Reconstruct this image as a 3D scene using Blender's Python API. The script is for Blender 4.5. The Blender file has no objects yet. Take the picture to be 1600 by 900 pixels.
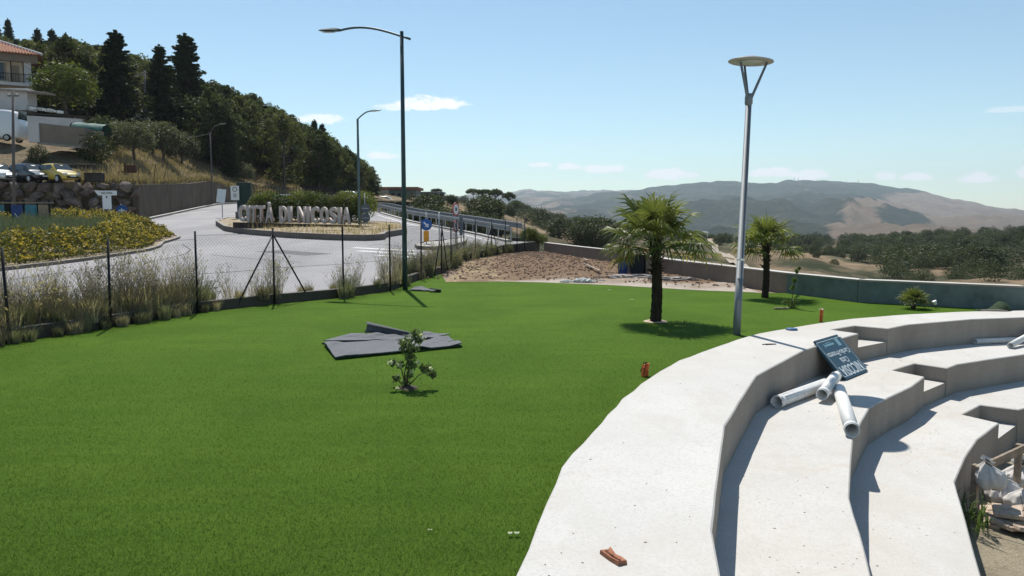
import bpy, bmesh, math, random
import numpy as np
from mathutils import Vector, Matrix

SC = bpy.context.scene
COL = SC.collection
R = math.radians
rng = np.random.default_rng(7)
random.seed(7)

# ------------------------------------------------------------------ camera
F = 1200.0; CZ = 1.9; PITCH = math.atan(115 / F)
cam_d = bpy.data.cameras.new('camera'); cam = bpy.data.objects.new('camera', cam_d); COL.objects.link(cam)
cam_d.sensor_width = 36; cam_d.lens = 36 * F / 1600; cam_d.clip_start = 0.05; cam_d.clip_end = 60000
cam.location = (0, 0, CZ); cam.rotation_euler = (math.pi / 2 - PITCH, 0, 0)
SC.camera = cam
# ------------------------------------------------------------------ sky, sun, exposure
SUN_EL, SUN_AZ = R(58.5), R(-14)            # azimuth from +Y towards +X
W = bpy.data.worlds.new('World'); SC.world = W; W.use_nodes = True
wn, wl = W.node_tree.nodes, W.node_tree.links
wn.clear()
w_out = wn.new('ShaderNodeOutputWorld'); w_bg = wn.new('ShaderNodeBackground'); w_bg.inputs[1].default_value = 0.097
sky = wn.new('ShaderNodeTexSky'); sky.sky_type = 'NISHITA'; sky.sun_disc = False
sky.sun_elevation = SUN_EL; sky.sun_rotation = SUN_AZ; sky.altitude = 700; sky.air_density = 1.0; sky.dust_density = 0.2; sky.ozone_density = 1.0
wl.new(w_bg.outputs[0], w_out.inputs[0])

def wmath(op, a, b=None, c=None):
    n = wn.new('ShaderNodeMath'); n.operation = op
    for i, v in enumerate((a, b, c)):
        if v is None: continue
        if isinstance(v, (int, float)): n.inputs[i].default_value = v
        else: wl.new(v, n.inputs[i])
    return n.outputs[0]

tc = wn.new('ShaderNodeTexCoord'); sep = wn.new('ShaderNodeSeparateXYZ'); wl.new(tc.outputs['Generated'], sep.inputs[0])
az = wmath('ARCTAN2', sep.outputs[0], sep.outputs[1]); el = wmath('ARCSINE', sep.outputs[2])
cxyz = wn.new('ShaderNodeCombineXYZ'); wl.new(az, cxyz.inputs[0]); wl.new(wmath('MULTIPLY', el, 1.7), cxyz.inputs[1])
def wnoise(scale, det, rough=0.55):
    n = wn.new('ShaderNodeTexNoise'); n.inputs['Scale'].default_value = scale; n.inputs['Detail'].default_value = det
    n.inputs['Roughness'].default_value = rough; wl.new(cxyz.outputs[0], n.inputs['Vector']); return n
nz = wnoise(60, 6, 0.62)
nzs = wmath('MULTIPLY', wmath('SUBTRACT', nz.outputs['Fac'], 0.5), 3.6)
clouds = [(672,167,58,13,1.),(622,172,30,8,.7),(505,190,38,9,.8),(600,245,24,5,.6),(845,259,15,4,.7),(888,262,17,5,.7),
          (940,265,34,6,.85),(1040,274,30,8,.8),(1078,275,12,4,.6),(1205,271,38,7,.8),(1262,274,24,8,.8),(1380,276,14,6,.6),
          (1425,277,20,6,.7),(1520,279,24,7,.8),(1606,270,18,9,.8),(1575,175,40,5,.35)]
cl = []
for (x, y, hw, hh, a) in clouds:
    ax = math.atan((x - 800) / F); lo_ = y > 240; cl.append((ax, (335 - y) / F * math.cos(ax), hw / F * math.cos(ax) * (1.15 if lo_ else 1), hh / F * (1.35 if lo_ else 1), min(1, a * 1.35) if lo_ else a))
crg = random.Random(3)
for k in range(26):                          # the same fair-weather band goes on round the rest of the sky
    ax = crg.uniform(0.75, 2 * math.pi - 0.75); ax = ax if ax < math.pi else ax - 2 * math.pi
    s = crg.uniform(.5, 1.5); cl.append((ax, crg.uniform(.04, .15), .03 * s, .007 * s, crg.uniform(.4, .9)))
mask = None
for (ax, ey, hw, hh, a) in cl:
    u = wmath('MULTIPLY', wmath('SUBTRACT', az, ax), 1 / hw)
    v = wmath('MULTIPLY', wmath('SUBTRACT', el, ey - hh * .15), 1 / hh)
    # flatter base: lower half falls off faster
    v = wmath('MAXIMUM', v, wmath('MULTIPLY', v, -1.7))
    d = wmath('ADD', wmath('ADD', wmath('MULTIPLY', u, u), wmath('MULTIPLY', v, v)), nzs)
    m = wn.new('ShaderNodeMapRange'); m.interpolation_type = 'SMOOTHSTEP'
    m.inputs['From Min'].default_value = 1.3; m.inputs['From Max'].default_value = 0.35
    m.inputs['To Min'].default_value = 0; m.inputs['To Max'].default_value = a
    wl.new(d, m.inputs[0])
    mask = m.outputs[0] if mask is None else wmath('MAXIMUM', mask, m.outputs[0])
mixc = wn.new('ShaderNodeMix'); mixc.data_type = 'RGBA'
wl.new(mask, mixc.inputs[0]); tint = wn.new('ShaderNodeMix'); tint.data_type = 'RGBA'; tint.blend_type = 'MULTIPLY'; tint.inputs[0].default_value = 1; tint.inputs[7].default_value = (.96, 1.06, 1.0, 1)
wl.new(sky.outputs[0], tint.inputs[6]); wl.new(tint.outputs[2], mixc.inputs[6]); mixc.inputs[7].default_value = (9.2, 9.3, 9.4, 1)
wl.new(mixc.outputs[2], w_bg.inputs[0])

sun_d = bpy.data.lights.new('sun', 'SUN'); sun_d.energy = 4.7; sun_d.angle = R(0.53); sun_d.color = (1.0, 0.955, 0.88)
sun = bpy.data.objects.new('sun', sun_d); COL.objects.link(sun); sun.location = (-20, 40, 60)
sun_dir = Vector((math.sin(SUN_AZ) * math.cos(SUN_EL), math.cos(SUN_AZ) * math.cos(SUN_EL), math.sin(SUN_EL)))
sun.rotation_euler = sun_dir.to_track_quat('Z', 'Y').to_euler()

SC.view_settings.view_transform = 'Standard'; SC.view_settings.look = 'None'
SC.view_settings.exposure = 0.36; SC.view_settings.gamma = 1.0; SC.view_settings.use_curve_mapping = False
SC.cycles.max_bounces = 6; SC.cycles.transparent_max_bounces = 8; SC.cycles.volume_bounces = 0
SC.cycles.use_denoising = True

# ------------------------------------------------------------------ measuring: photograph -> place
cp, sp = math.cos(PITCH), math.sin(PITCH)
def ray(px, py):
    a = (px - 800) / F; b = (450 - py) / F
    return Vector((a, cp + b * sp, -sp + b * cp))
def G(px, py, z=0.0):
    d = ray(px, py); t = (z - CZ) / d.z
    return Vector((d.x * t, d.y * t, z))
def P(px, py, Y):
    d = ray(px, py); t = Y / d.y
    return Vector((d.x * t, Y, CZ + d.z * t))
def zr(X, Y):                                # road surface: level by the fence, climbing away beyond
    s = 36.0; k = 5.0
    up = 0.045 * k * math.log1p(math.exp(max(-30, min(30, (Y - s) / k)))) if Y < s + 100 else 0.045 * (Y - s)
    side = 0.03 * max(0.0, -X - 17) * min(1.0, max(0.0, (Y - 34) / 14))
    return 0.12 + up + side
def GR(px, py):
    d = ray(px, py); lo, hi = 8.0, 160.0
    f = lambda Y: CZ + d.z * Y / d.y - zr(d.x * Y / d.y, Y)
    Y = lo
    while Y < hi and f(Y) > 0: Y += 0.25
    a, b = Y - .25, Y
    for _ in range(20):
        m = (a + b) / 2
        if f(m) > 0: a = m
        else: b = m
    p = Vector((d.x * b / d.y, b, 0)); p.z = zr(p.x, p.y); return p

# ------------------------------------------------------------------ object helpers
OFF = {}
def link(o, parent=None):
    COL.objects.link(o)
    if parent is not None: o.parent = parent
    return o
def tag(o, label=None, cat=None, group=None, kind=None):
    if label: o['label'] = label
    if cat: o['category'] = cat
    if group: o['group'] = group
    if kind: o['kind'] = kind
    return o
def thing(name, label, cat, loc=(0, 0, 0), rotz=0.0, group=None):
    o = bpy.data.objects.new(name, None); o.empty_display_size = .1; link(o)
    o.location = loc; o.rotation_euler = (0, 0, rotz)
    OFF[o.name] = Vector(loc) if rotz == 0 else Vector((0, 0, 0))
    return tag(o, label, cat, group)
def copy_tree(o, parent=None):
    c = o.copy(); link(c)
    if parent is not None: c.parent = parent
    for ch in list(o.children): copy_tree(ch, c)
    return c
def wrap(me, name, mat, parent=None, smooth=False, off=None):
    if mat is not None: me.materials.append(mat)
    if smooth: me.polygons.foreach_set('use_smooth', [True] * len(me.polygons))
    o = bpy.data.objects.new(name, me); link(o, parent)
    OFF[o.name] = off if off is not None else Vector((0, 0, 0))
    return o
def np_mesh(name, V, Fc):
    """V (n,3), Fc (m,k) arrays -> mesh"""
    V = np.asarray(V, dtype=np.float32); Fc = np.asarray(Fc, dtype=np.int32)
    me = bpy.data.meshes.new(name)
    me.vertices.add(len(V)); me.vertices.foreach_set('co', V.ravel())
    m, k = Fc.shape
    me.loops.add(m * k); me.loops.foreach_set('vertex_index', Fc.ravel())
    me.polygons.add(m); me.polygons.foreach_set('loop_start', np.arange(0, m * k, k, dtype=np.int32))
    me.polygons.foreach_set('loop_total', np.full(m, k, dtype=np.int32))
    me.update(calc_edges=True); me.validate(); return me

class MB:
    """collects shapes (world or local coordinates) and links them as ONE mesh"""
    def __init__(s): s.v = []; s.f = []
    def add(s, vs, fs):
        o = len(s.v); s.v += [tuple(v) for v in vs]; s.f += [tuple(i + o for i in f) for f in fs]; return s
    def box(s, c, size, rz=0, ry=0, rx=0, bev=0.0):
        M = Matrix.Translation(Vector(c)) @ Matrix.Rotation(rz, 4, 'Z') @ Matrix.Rotation(ry, 4, 'Y') @ Matrix.Rotation(rx, 4, 'X')
        hx, hy, hz = (d / 2 for d in size)
        if bev <= 0:
            vs = [M @ Vector((x * hx, y * hy, z * hz)) for z in (-1, 1) for y in (-1, 1) for x in (-1, 1)]
            return s.add(vs, [(0, 2, 3, 1), (4, 5, 7, 6), (0, 1, 5, 4), (2, 6, 7, 3), (0, 4, 6, 2), (1, 3, 7, 5)])
        bm = bmesh.new(); bmesh.ops.create_cube(bm, size=1)
        for v in bm.verts: v.co = Vector((v.co.x * size[0], v.co.y * size[1], v.co.z * size[2]))
        bmesh.ops.bevel(bm, geom=list(bm.edges), offset=bev, segments=2, affect='EDGES', profile=.6)
        s.bm(bm, M); return s
    def bm(s, bm, M=Matrix()):
        bm.verts.ensure_lookup_table(); bm.verts.index_update()
        s.add([M @ v.co for v in bm.verts], [[v.index for v in f.verts] for f in bm.faces]); bm.free(); return s
    def tube(s, pts, r, n=8, cap=True):
        pts = [Vector(p) for p in pts]; rs = r if isinstance(r, (list, tuple)) else [r] * len(pts)
        rings = []; up = Vector((0, 0, 1))
        for i, p in enumerate(pts):
            t = (pts[min(i + 1, len(pts) - 1)] - pts[max(i - 1, 0)]).normalized()
            a = t.cross(up) if abs(t.dot(up)) < .95 else t.cross(Vector((0, 1, 0)))
            a.normalize(); b = t.cross(a).normalized()
            rings.append([p + (a * math.cos(2 * math.pi * k / n) + b * math.sin(2 * math.pi * k / n)) * rs[i] for k in range(n)])
        vs = [v for rg in rings for v in rg]; fs = []
        for i in range(len(pts) - 1):
            for k in range(n):
                k2 = (k + 1) % n; fs.append((i * n + k, i * n + k2, (i + 1) * n + k2, (i + 1) * n + k))
        if cap: fs += [tuple(range(n - 1, -1, -1)), tuple((len(pts) - 1) * n + k for k in range(n))]
        return s.add(vs, fs)
    def pipe(s, p0, p1, ro, ri, n=20, jag0=0, jag1=0, rnd=random):
        """hollow pipe with wall thickness"""
        p0, p1 = Vector(p0), Vector(p1); t = (p1 - p0).normalized()
        a = t.cross(Vector((0, 0, 1))).normalized(); b = t.cross(a)
        cir = lambda p, r, j: [p + (a * math.cos(2 * math.pi * k / n) + b * math.sin(2 * math.pi * k / n)) * r + t * (j * rnd.uniform(-1, 1) if j else 0) for k in range(n)]
        rnd2 = random.Random(5); st = rnd2.getstate()
        rnd = rnd2
        A = cir(p0, ro, jag0); rnd2.setstate(st); D = cir(p0, ri, jag0); B = cir(p1, ro, jag1); rnd2.setstate(st)
        rnd2.seed(9); B = cir(p1, ro, jag1); rnd2.seed(9); Cc = cir(p1, ri, jag1)
        fs = []
        for k in range(n):
            q = (k + 1) % n
            fs += [(k, q, n + q, n + k), (n + k, n + q, 2 * n + q, 2 * n + k), (2 * n + k, 2 * n + q, 3 * n + q, 3 * n + k), (3 * n + k, 3 * n + q, q, k)]
        return s.add(A + B + Cc + D, fs)
    def lathe(s, prof, c=(0, 0, 0), n=16, M=None):
        """prof: list of (r, z)"""
        c = Vector(c); vs = []; fs = []
        for (r, z) in prof:
            for k in range(n):
                v = Vector((r * math.cos(2 * math.pi * k / n), r * math.sin(2 * math.pi * k / n), z))
                vs.append(c + (M @ v if M else v))
        for i in range(len(prof) - 1):
            for k in range(n):
                q = (k + 1) % n; fs.append((i * n + k, i * n + q, (i + 1) * n + q, (i + 1) * n + k))
        fs += [tuple(range(n - 1, -1, -1)), tuple((len(prof) - 1) * n + k for k in range(n))]
        return s.add(vs, fs)
    def prism(s, poly, z0, z1):
        """poly: (x,y) list (counter-clockwise); z0/z1 floats or lists"""
        n = len(poly); a = z0 if isinstance(z0, list) else [z0] * n; b = z1 if isinstance(z1, list) else [z1] * n
        vs = [(p[0], p[1], a[i]) for i, p in enumerate(poly)] + [(p[0], p[1], b[i]) for i, p in enumerate(poly)]
        fs = [tuple(range(n - 1, -1, -1)), tuple(range(n, 2 * n))] + [(i, (i + 1) % n, n + (i + 1) % n, n + i) for i in range(n)]
        return s.add(vs, fs)
    def build(s, name, mat, parent=None, smooth=False, local=False):
        off = Vector((0, 0, 0)) if (parent is None or local) else OFF[parent.name].copy()
        me = bpy.data.meshes.new(name)
        me.from_pydata([(v[0] - off.x, v[1] - off.y, v[2] - off.z) for v in s.v], [], s.f); me.update()
        return wrap(me, name, mat, parent, smooth, off if parent is not None else None)

def text_mesh(txt, size, extrude=0.0, bold=0.0, align='CENTER', sx=1.0):
    c = bpy.data.curves.new('t', 'FONT'); c.body = txt; c.size = size; c.extrude = extrude; c.offset = bold; c.align_x = align
    c.resolution_u = 3
    o = bpy.data.objects.new('t', c); COL.objects.link(o)
    dg = bpy.context.evaluated_depsgraph_get(); dg.update()
    me = bpy.data.meshes.new_from_object(o.evaluated_get(dg))
    bpy.data.objects.remove(o); bpy.data.curves.remove(c)
    if sx != 1.0: me.transform(Matrix.Diagonal((sx, 1, 1, 1)))
    me.materials.clear(); return me

# smooth 2-D noise from summed sinusoids (numpy)
def fbm(x, y, scale, seed=0, octv=5, gain=.5):
    r = np.random.default_rng(seed); out = np.zeros_like(np.asarray(x, float)); amp = 1.0; fr = 1.0 / scale; tot = 0
    for o in range(octv):
        for k in range(4):
            th = r.uniform(0, 2 * math.pi); ph = r.uniform(0, 2 * math.pi); f2 = fr * r.uniform(.7, 1.4)
            out += amp * .5 * np.sin((x * math.cos(th) + y * math.sin(th)) * f2 * 2 * math.pi + ph)
        tot += amp; amp *= gain; fr *= 2.05
    return out / tot

# ------------------------------------------------------------------ materials
def mat(name, col, rough=.8, metal=0.0, var=0.0, vscale=4.0, bump=0.0, bscale=60.0, spec=0.3, coat=0.0):
    m = bpy.data.materials.new(name); m.use_nodes = True; n = m.node_tree.nodes; l = m.node_tree.links
    b = n['Principled BSDF']; b.inputs['Roughness'].default_value = rough; b.inputs['Metallic'].default_value = metal
    b.inputs['Specular IOR Level'].default_value = spec; b.inputs['Coat Weight'].default_value = coat
    b.inputs['Base Color'].default_value = (*col, 1)
    t = n.new('ShaderNodeTexCoord')
    if var > 0:
        nt = n.new('ShaderNodeTexNoise'); nt.inputs['Scale'].default_value = vscale; nt.inputs['Detail'].default_value = 8; nt.inputs['Roughness'].default_value = .65
        l.new(t.outputs['Object'], nt.inputs['Vector'])
        r = n.new('ShaderNodeValToRGB'); r.color_ramp.elements[0].position = .3; r.color_ramp.elements[1].position = .7
        r.color_ramp.elements[0].color = (*[c * (1 - var) for c in col], 1); r.color_ramp.elements[1].color = (*[min(1, c * (1 + var)) for c in col], 1)
        l.new(nt.outputs['Fac'], r.inputs[0]); l.new(r.outputs[0], b.inputs['Base Color'])
    if bump > 0:
        nb = n.new('ShaderNodeTexNoise'); nb.inputs['Scale'].default_value = bscale; nb.inputs['Detail'].default_value = 6
        l.new(t.outputs['Object'], nb.inputs['Vector'])
        bp = n.new('ShaderNodeBump'); bp.inputs['Strength'].default_value = bump; bp.inputs['Distance'].default_value = .02
        l.new(nb.outputs['Fac'], bp.inputs['Height']); l.new(bp.outputs[0], b.inputs['Normal'])
    return m
class NT:
    """tiny node helper for the richer materials"""
    def __init__(s, name):
        s.m = bpy.data.materials.new(name); s.m.use_nodes = True; s.n = s.m.node_tree.nodes; s.l = s.m.node_tree.links
        s.b = s.n['Principled BSDF']; s.out = s.n['Material Output']
        s.tc = s.n.new('ShaderNodeTexCoord'); s.geo = s.n.new('ShaderNodeNewGeometry')
        s.obj = s.tc.outputs['Object']; s.pos = s.geo.outputs['Position']
    def put(s, sock, v):
        if isinstance(v, (int, float)): sock.default_value = v
        elif isinstance(v, (tuple, list)): sock.default_value = (*v, 1) if len(v) == 3 and sock.type == 'RGBA' else v
        else: s.l.new(v, sock)
    def noise(s, scale, det=6, rough=.6, vec=None, mapscale=None, dist=0):
        vec = vec or s.obj
        if mapscale:
            mp = s.n.new('ShaderNodeMapping'); mp.inputs['Scale'].default_value = mapscale; s.l.new(vec, mp.inputs[0]); vec = mp.outputs[0]
        t = s.n.new('ShaderNodeTexNoise'); t.inputs['Scale'].default_value = scale; t.inputs['Detail'].default_value = det
        t.inputs['Roughness'].default_value = rough; t.inputs['Distortion'].default_value = dist; s.l.new(vec, t.inputs['Vector']); return t.outputs['Fac']
    def voro(s, scale, feature='F1', vec=None, out='Distance'):
        t = s.n.new('ShaderNodeTexVoronoi'); t.feature = feature; t.inputs['Scale'].default_value = scale; s.l.new(vec or s.obj, t.inputs['Vector']); return t.outputs[out]
    def ramp(s, fac, stops):
        r = s.n.new('ShaderNodeValToRGB'); s.l.new(fac, r.inputs[0]); e = r.color_ramp.elements
        while len(e) < len(stops): e.new(.5)
        for i, (p, c) in enumerate(stops):
            e[i].position = p; c = (c, c, c) if isinstance(c, (int, float)) else c; e[i].color = (*c, 1)
        return r.outputs[0]
    def mix(s, fac, a, b, mode='MIX'):
        x = s.n.new('ShaderNodeMix'); x.data_type = 'RGBA'; x.blend_type = mode
        s.put(x.inputs[0], fac); s.put(x.inputs[6], a); s.put(x.inputs[7], b); return x.outputs[2]
    def math(s, op, a, b=0.0, clamp=False):
        x = s.n.new('ShaderNodeMath'); x.operation = op; x.use_clamp = clamp; s.put(x.inputs[0], a); s.put(x.inputs[1], b); return x.outputs[0]
    def bump(s, h, strength=.5, dist=.02):
        b = s.n.new('ShaderNodeBump'); b.inputs['Strength'].default_value = strength; b.inputs['Distance'].default_value = dist
        s.l.new(h, b.inputs['Height']); s.l.new(b.outputs[0], s.b.inputs['Normal'])
    def col(s, c, rough=.85, spec=.25):
        s.put(s.b.inputs['Base Color'], c); s.put(s.b.inputs['Roughness'], rough); s.b.inputs['Specular IOR Level'].default_value = spec; return s.m

def leaf_mat(name, c1, c2, trans=.35, rough=.6):
    q = NT(name); r = q.geo.outputs['Random Per Island']
    oi = q.n.new('ShaderNodeObjectInfo')
    c = q.ramp(r, [(0, c1), (1, c2)])
    c = q.mix(.34, c, q.ramp(oi.outputs['Random'], [(0, tuple(x * .5 for x in c1)), (1, tuple(min(1, x * 1.5) for x in c2))]))
    q.col(c, rough, .2)
    tr = q.n.new('ShaderNodeBsdfTranslucent'); q.l.new(q.mix(1, c, (1.25, 1.3, .7), 'MULTIPLY'), tr.inputs[0])
    ms = q.n.new('ShaderNodeMixShader'); ms.inputs[0].default_value = trans
    q.l.new(q.b.outputs[0], ms.inputs[1]); q.l.new(tr.outputs[0], ms.inputs[2]); q.l.new(ms.outputs[0], q.out.inputs[0])
    return q.m

def concrete_mat(name, base=(.555, .54, .512), boards=True):
    q = NT(name)
    big = q.noise(.55, 5, .6); med = q.noise(3.2, 8, .7); fine = q.noise(45, 4, .7)
    c = q.ramp(big, [(.3, tuple(x * .88 for x in base)), (.62, base), (.8, tuple(min(1, x * 1.05) for x in base))])
    c = q.mix(q.ramp(med, [(.5, 0.0), (.72, .35)]), c, tuple(x * .80 for x in base))
    c = q.mix(q.ramp(fine, [(.36, .55), (.52, 0.0)]), c, tuple(x * .72 for x in base))
    # shallow pits and dropped grit
    vd = q.voro(58); pm = q.ramp(q.noise(3, 3), [(.40, 0.0), (.55, 1.0)])
    pit = q.mix(1, q.ramp(vd, [(.10, 1.0), (.18, 0.0)]), pm, 'MULTIPLY')
    c = q.mix(q.mix(1, pit, (.5, .5, .5), 'MULTIPLY'), c, (.22, .20, .17))
    # hairline cracks
    ck = q.voro(.9, 'DISTANCE_TO_EDGE', out='Distance')
    mp = q.n.new('ShaderNodeVectorMath'); mp.operation = 'ADD'
    nv = q.n.new('ShaderNodeTexNoise'); nv.inputs['Scale'].default_value = 2.2; nv.inputs['Detail'].default_value = 5; q.l.new(q.obj, nv.inputs['Vector'])
    q.l.new(q.obj, mp.inputs[0]); q.l.new(nv.outputs['Color'], mp.inputs[1])
    ck = q.voro(.55, 'DISTANCE_TO_EDGE', vec=mp.outputs[0])
    crack = q.mix(1, q.ramp(ck, [(.0, .25), (.005, 0.0)]), q.ramp(q.noise(1.1, 2), [(.5, 0.0), (.58, 1.0)]), 'MULTIPLY')
    c = q.mix(crack, c, (.25, .23, .2))
    # rust / earth stains
    st = q.ramp(q.noise(.8, 6, .7, mapscale=(1, 1.7, 1)), [(.58, 0.0), (.68, .45)])
    c = q.mix(st, c, (.46, .40, .33))
    dirt = q.ramp(q.noise(.28, 7, .7, dist=.6), [(.46, 0.0), (.62, .65)])
    c = q.mix(dirt, c, tuple(x * k for x, k in zip(base, (.84, .80, .74))))
    smear = q.ramp(q.noise(1.6, 7, .75, mapscale=(1, .35, 1)), [(.50, 0.0), (.62, .5)])
    c = q.mix(smear, c, tuple(x * k for x, k in zip(base, (.82, .80, .77))))
    h = fine
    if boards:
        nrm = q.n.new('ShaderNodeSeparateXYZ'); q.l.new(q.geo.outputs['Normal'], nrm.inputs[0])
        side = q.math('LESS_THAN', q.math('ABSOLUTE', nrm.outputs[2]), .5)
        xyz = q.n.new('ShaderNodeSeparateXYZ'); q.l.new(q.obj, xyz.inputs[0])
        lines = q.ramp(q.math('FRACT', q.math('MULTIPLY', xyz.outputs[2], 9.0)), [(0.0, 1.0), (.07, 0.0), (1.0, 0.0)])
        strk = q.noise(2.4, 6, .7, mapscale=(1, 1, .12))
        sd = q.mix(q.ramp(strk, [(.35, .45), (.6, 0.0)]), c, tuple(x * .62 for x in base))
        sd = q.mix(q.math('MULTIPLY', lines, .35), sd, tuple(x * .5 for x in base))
        c = q.mix(side, c, q.mix(1, sd, (.60, .55, .51), 'MULTIPLY'))  # upright faces: formwork tone, with the risers' shade deepened in the colour
    q.bump(q.math('ADD', q.math('MULTIPLY', med, .6), q.math('MULTIPLY', fine, .5)), .35, .012)
    return q.col(c, .92, .15)

M = {}
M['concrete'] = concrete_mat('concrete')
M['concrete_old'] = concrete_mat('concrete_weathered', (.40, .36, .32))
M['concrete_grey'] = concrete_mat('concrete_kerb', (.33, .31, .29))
M['dark_metal'] = mat('dark_paint_metal', (.018, .02, .022), .5, .3, .3, 8)
M['teal_metal'] = mat('green_grey_galvanised', (.10, .15, .16), .55, .4, .2, 5)
M['lamp_grey'] = mat('lamp_grey_paint', (.17, .19, .21), .5, .1, .12, 5, spec=.4)
M['galv'] = mat('galvanised_steel', (.42, .43, .43), .5, .6, .15, 6)
M['white_paint'] = mat('white_paint', (.74, .74, .72), .6, 0, .08, 4)
M['pvc'] = mat('grey_white_pvc', (.66, .66, .64), .45, 0, .12, 9, spec=.4)
M['rubber'] = mat('black_rubber', (.015, .015, .016), .8)
M['glass_dark'] = mat('dark_glass', (.02, .025, .03), .08, 0, spec=.6)
q = NT('translucent_lamp_shade'); q.col((.50, .50, .48), .4, .3); tr_ = q.n.new('ShaderNodeBsdfTranslucent'); tr_.inputs[0].default_value = (.42, .40, .37, 1)
ms_ = q.n.new('ShaderNodeMixShader'); ms_.inputs[0].default_value = .35; q.l.new(q.b.outputs[0], ms_.inputs[1]); q.l.new(tr_.outputs[0], ms_.inputs[2]); q.l.new(ms_.outputs[0], q.out.inputs[0]); M['lamp_shade'] = q.m
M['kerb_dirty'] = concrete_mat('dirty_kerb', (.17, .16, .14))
M['lamp_glass'] = mat('lamp_glass', (.45, .46, .46), .25, 0, spec=.5)
M['wood'] = mat('weathered_wood', (.26, .205, .155), .85, 0, .35, 12, .3, 40)
M['soil'] = mat('bare_soil', (.23, .17, .12), .95, 0, .4, 3, .6, 12)
# ================================================================== SETTING
def grid_mesh(name, V, nr, nc):
    V = np.asarray(V).reshape(-1, 3); i = np.arange(nr - 1)[:, None] * nc + np.arange(nc - 1)[None, :]; i = i.ravel()
    return np_mesh(name, V, np.stack([i, i + 1, i + nc + 1, i + nc], 1))
def add_attr(me, name, vals):
    a = me.attributes.new(name, 'FLOAT', 'POINT'); a.data.foreach_set('value', np.asarray(vals, dtype=np.float32).ravel())
def attr(q, name):
    a = q.n.new('ShaderNodeAttribute'); a.attribute_name = name; return a.outputs['Fac']

# ---- lines measured on the ground
FPX = [(-160, 588), (16, 536), (173, 512), (309, 489), (429, 475), (537, 465), (610, 455), (658, 437), (689.5, 428), (705, 421),
       (715, 411), (725, 408), (743, 405), (768, 401), (790, 397), (808, 396), (820, 395)]
FP = [G(*p) for p in FPX]
FP[0] = Vector((-7.9, 9.3, 0))
def fx(Y):
    return float(np.interp(Y, [-20, 5] + [p.y for p in FP], [-9.0, -8.6] + [p.x for p in FP]))
PAR = [G(*p) for p in [(850, 394), (900, 402), (955, 410), (1042, 429), (1153, 446), (1230, 458), (1340, 472), (1600, 486)]]
PAR.append(Vector((15.5, 14.2, 0))); PAR.append(Vector((22, 12.5, 0)))
EO = [(805, 900), (840, 818), (878, 728), (912, 690), (972, 622), (1015, 590), (1060, 563), (1110, 545), (1163, 527), (1185, 521), (1260, 508), (1330, 498), (1420, 491), (1500, 487), (1600, 485)]
ZT = [0.05, -0.40, -0.85]
E1 = [(1126, 900), (1112.6, 828), (1122, 745), (1132.4, 665), (1155, 628), (1182, 587), (1256, 547), (1295, 534), 'a', (1341.5, 521), (1297.5, 515), (1336, 508.5), (1388, 513), 'b', (1418.5, 507), (1517, 498.5), (1600, 495.5)]
E2 = [(1361, 900), (1353, 866), (1327, 777), (1329, 735), (1333, 683), (1358, 638), (1390, 620), (1424, 604), 'a', (1444.6, 588.6), (1393.8, 578.5), (1429.5, 567.5), (1480, 575), 'b', (1495.5, 569), (1548, 561), (1600, 553.5)]
E3 = [(1533, 900), (1515, 836), (1491.5, 752.6), (1508, 715), (1527, 686.5), 'a', (1561, 661), (1503, 647.6), (1532, 632.5), (1591.6, 640), 'b', (1615, 634), (1680, 622)]
def edge_world(E, z):
    pts = []; tags = []
    t = ''
    for e in E:
        if isinstance(e, str): t = 'n' if e == 'a' else ''; continue
        pts.append(G(e[0], e[1], z)); tags.append(t)
    return pts, tags
OUT = [G(x, y, ZT[0]) for (x, y) in EO]
W1, T1 = edge_world(E1, ZT[0]); W2, T2 = edge_world(E2, ZT[1]); W3, T3 = edge_world(E3, ZT[2])
def arc_ext(p, q, n, step, bend):
    """continue a polyline from p away from q"""
    d = (p - q); d.z = 0; d.normalize(); out = []; a = math.atan2(d.y, d.x); c = p.copy()
    for _ in range(n):
        a += bend; c = c + Vector((math.cos(a), math.sin(a), 0)) * step; out.append(c.copy())
    return out
def extend(pts, bn, bf):
    near = arc_ext(pts[0], pts[2], 5, 1.0, bn); far = arc_ext(pts[-1], pts[-3], 6, 1.2, bf)
    return near[::-1], far
nO, fO = extend(OUT, .06, -.09); n1, f1 = extend(W1, .08, -.09); n2, f2 = extend(W2, .10, -.10); n3, f3 = extend(W3, .12, -.12)
OUTL = nO + OUT + fO

# ---- lawn
lawn_pts = [Vector((-9.2, -12, 0))] + [Vector((fx(y), y, 0)) for y in (-8, 0, 5, 8)] + FP[:9]
lawn_pts += [G(*p) for p in [(697, 441), (780, 440), (850, 441.5), (960, 446), (1085, 453.5), (1187, 457.5)]]
lawn_pts += [p + Vector((.0, .02, 0)) for p in PAR[5:]] + [Vector((22, 9, 0))]
shr = [p + Vector((p.x - 11, p.y - 4, 0)).normalized() * -.12 for p in OUTL]
lawn_pts += [Vector((p.x, p.y, 0)) for p in shr[::-1] if p.x < 15]
lawn_pts += [Vector((2, -12, 0))]
q = NT('artificial_turf')
fine = q.noise(190, 3, .7); tuft = q.noise(46, 4, .7); mid = q.noise(7, 7, .75); big = q.noise(.55, 6, .6, dist=.5)
lay = q.noise(1.0, 3, .6, mapscale=(.55, 4.2, 1))
c = q.ramp(fine, [(.25, (.044, .088, .011)), (.5, (.078, .144, .018)), (.75, (.117, .192, .029))])
c = q.mix(q.ramp(tuft, [(.38, .32), (.55, 0.0)]), c, (.042, .078, .004))
c = q.mix(q.ramp(mid, [(.36, .32), (.56, 0.0)]), c, (.040, .096, .010))
c = q.mix(q.ramp(big, [(.38, 0.0), (.62, .55)]), c, (.105, .182, .022))
c = q.mix(q.ramp(lay, [(.42, 0.0), (.7, .45)]), c, (.055, .122, .012))
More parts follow.
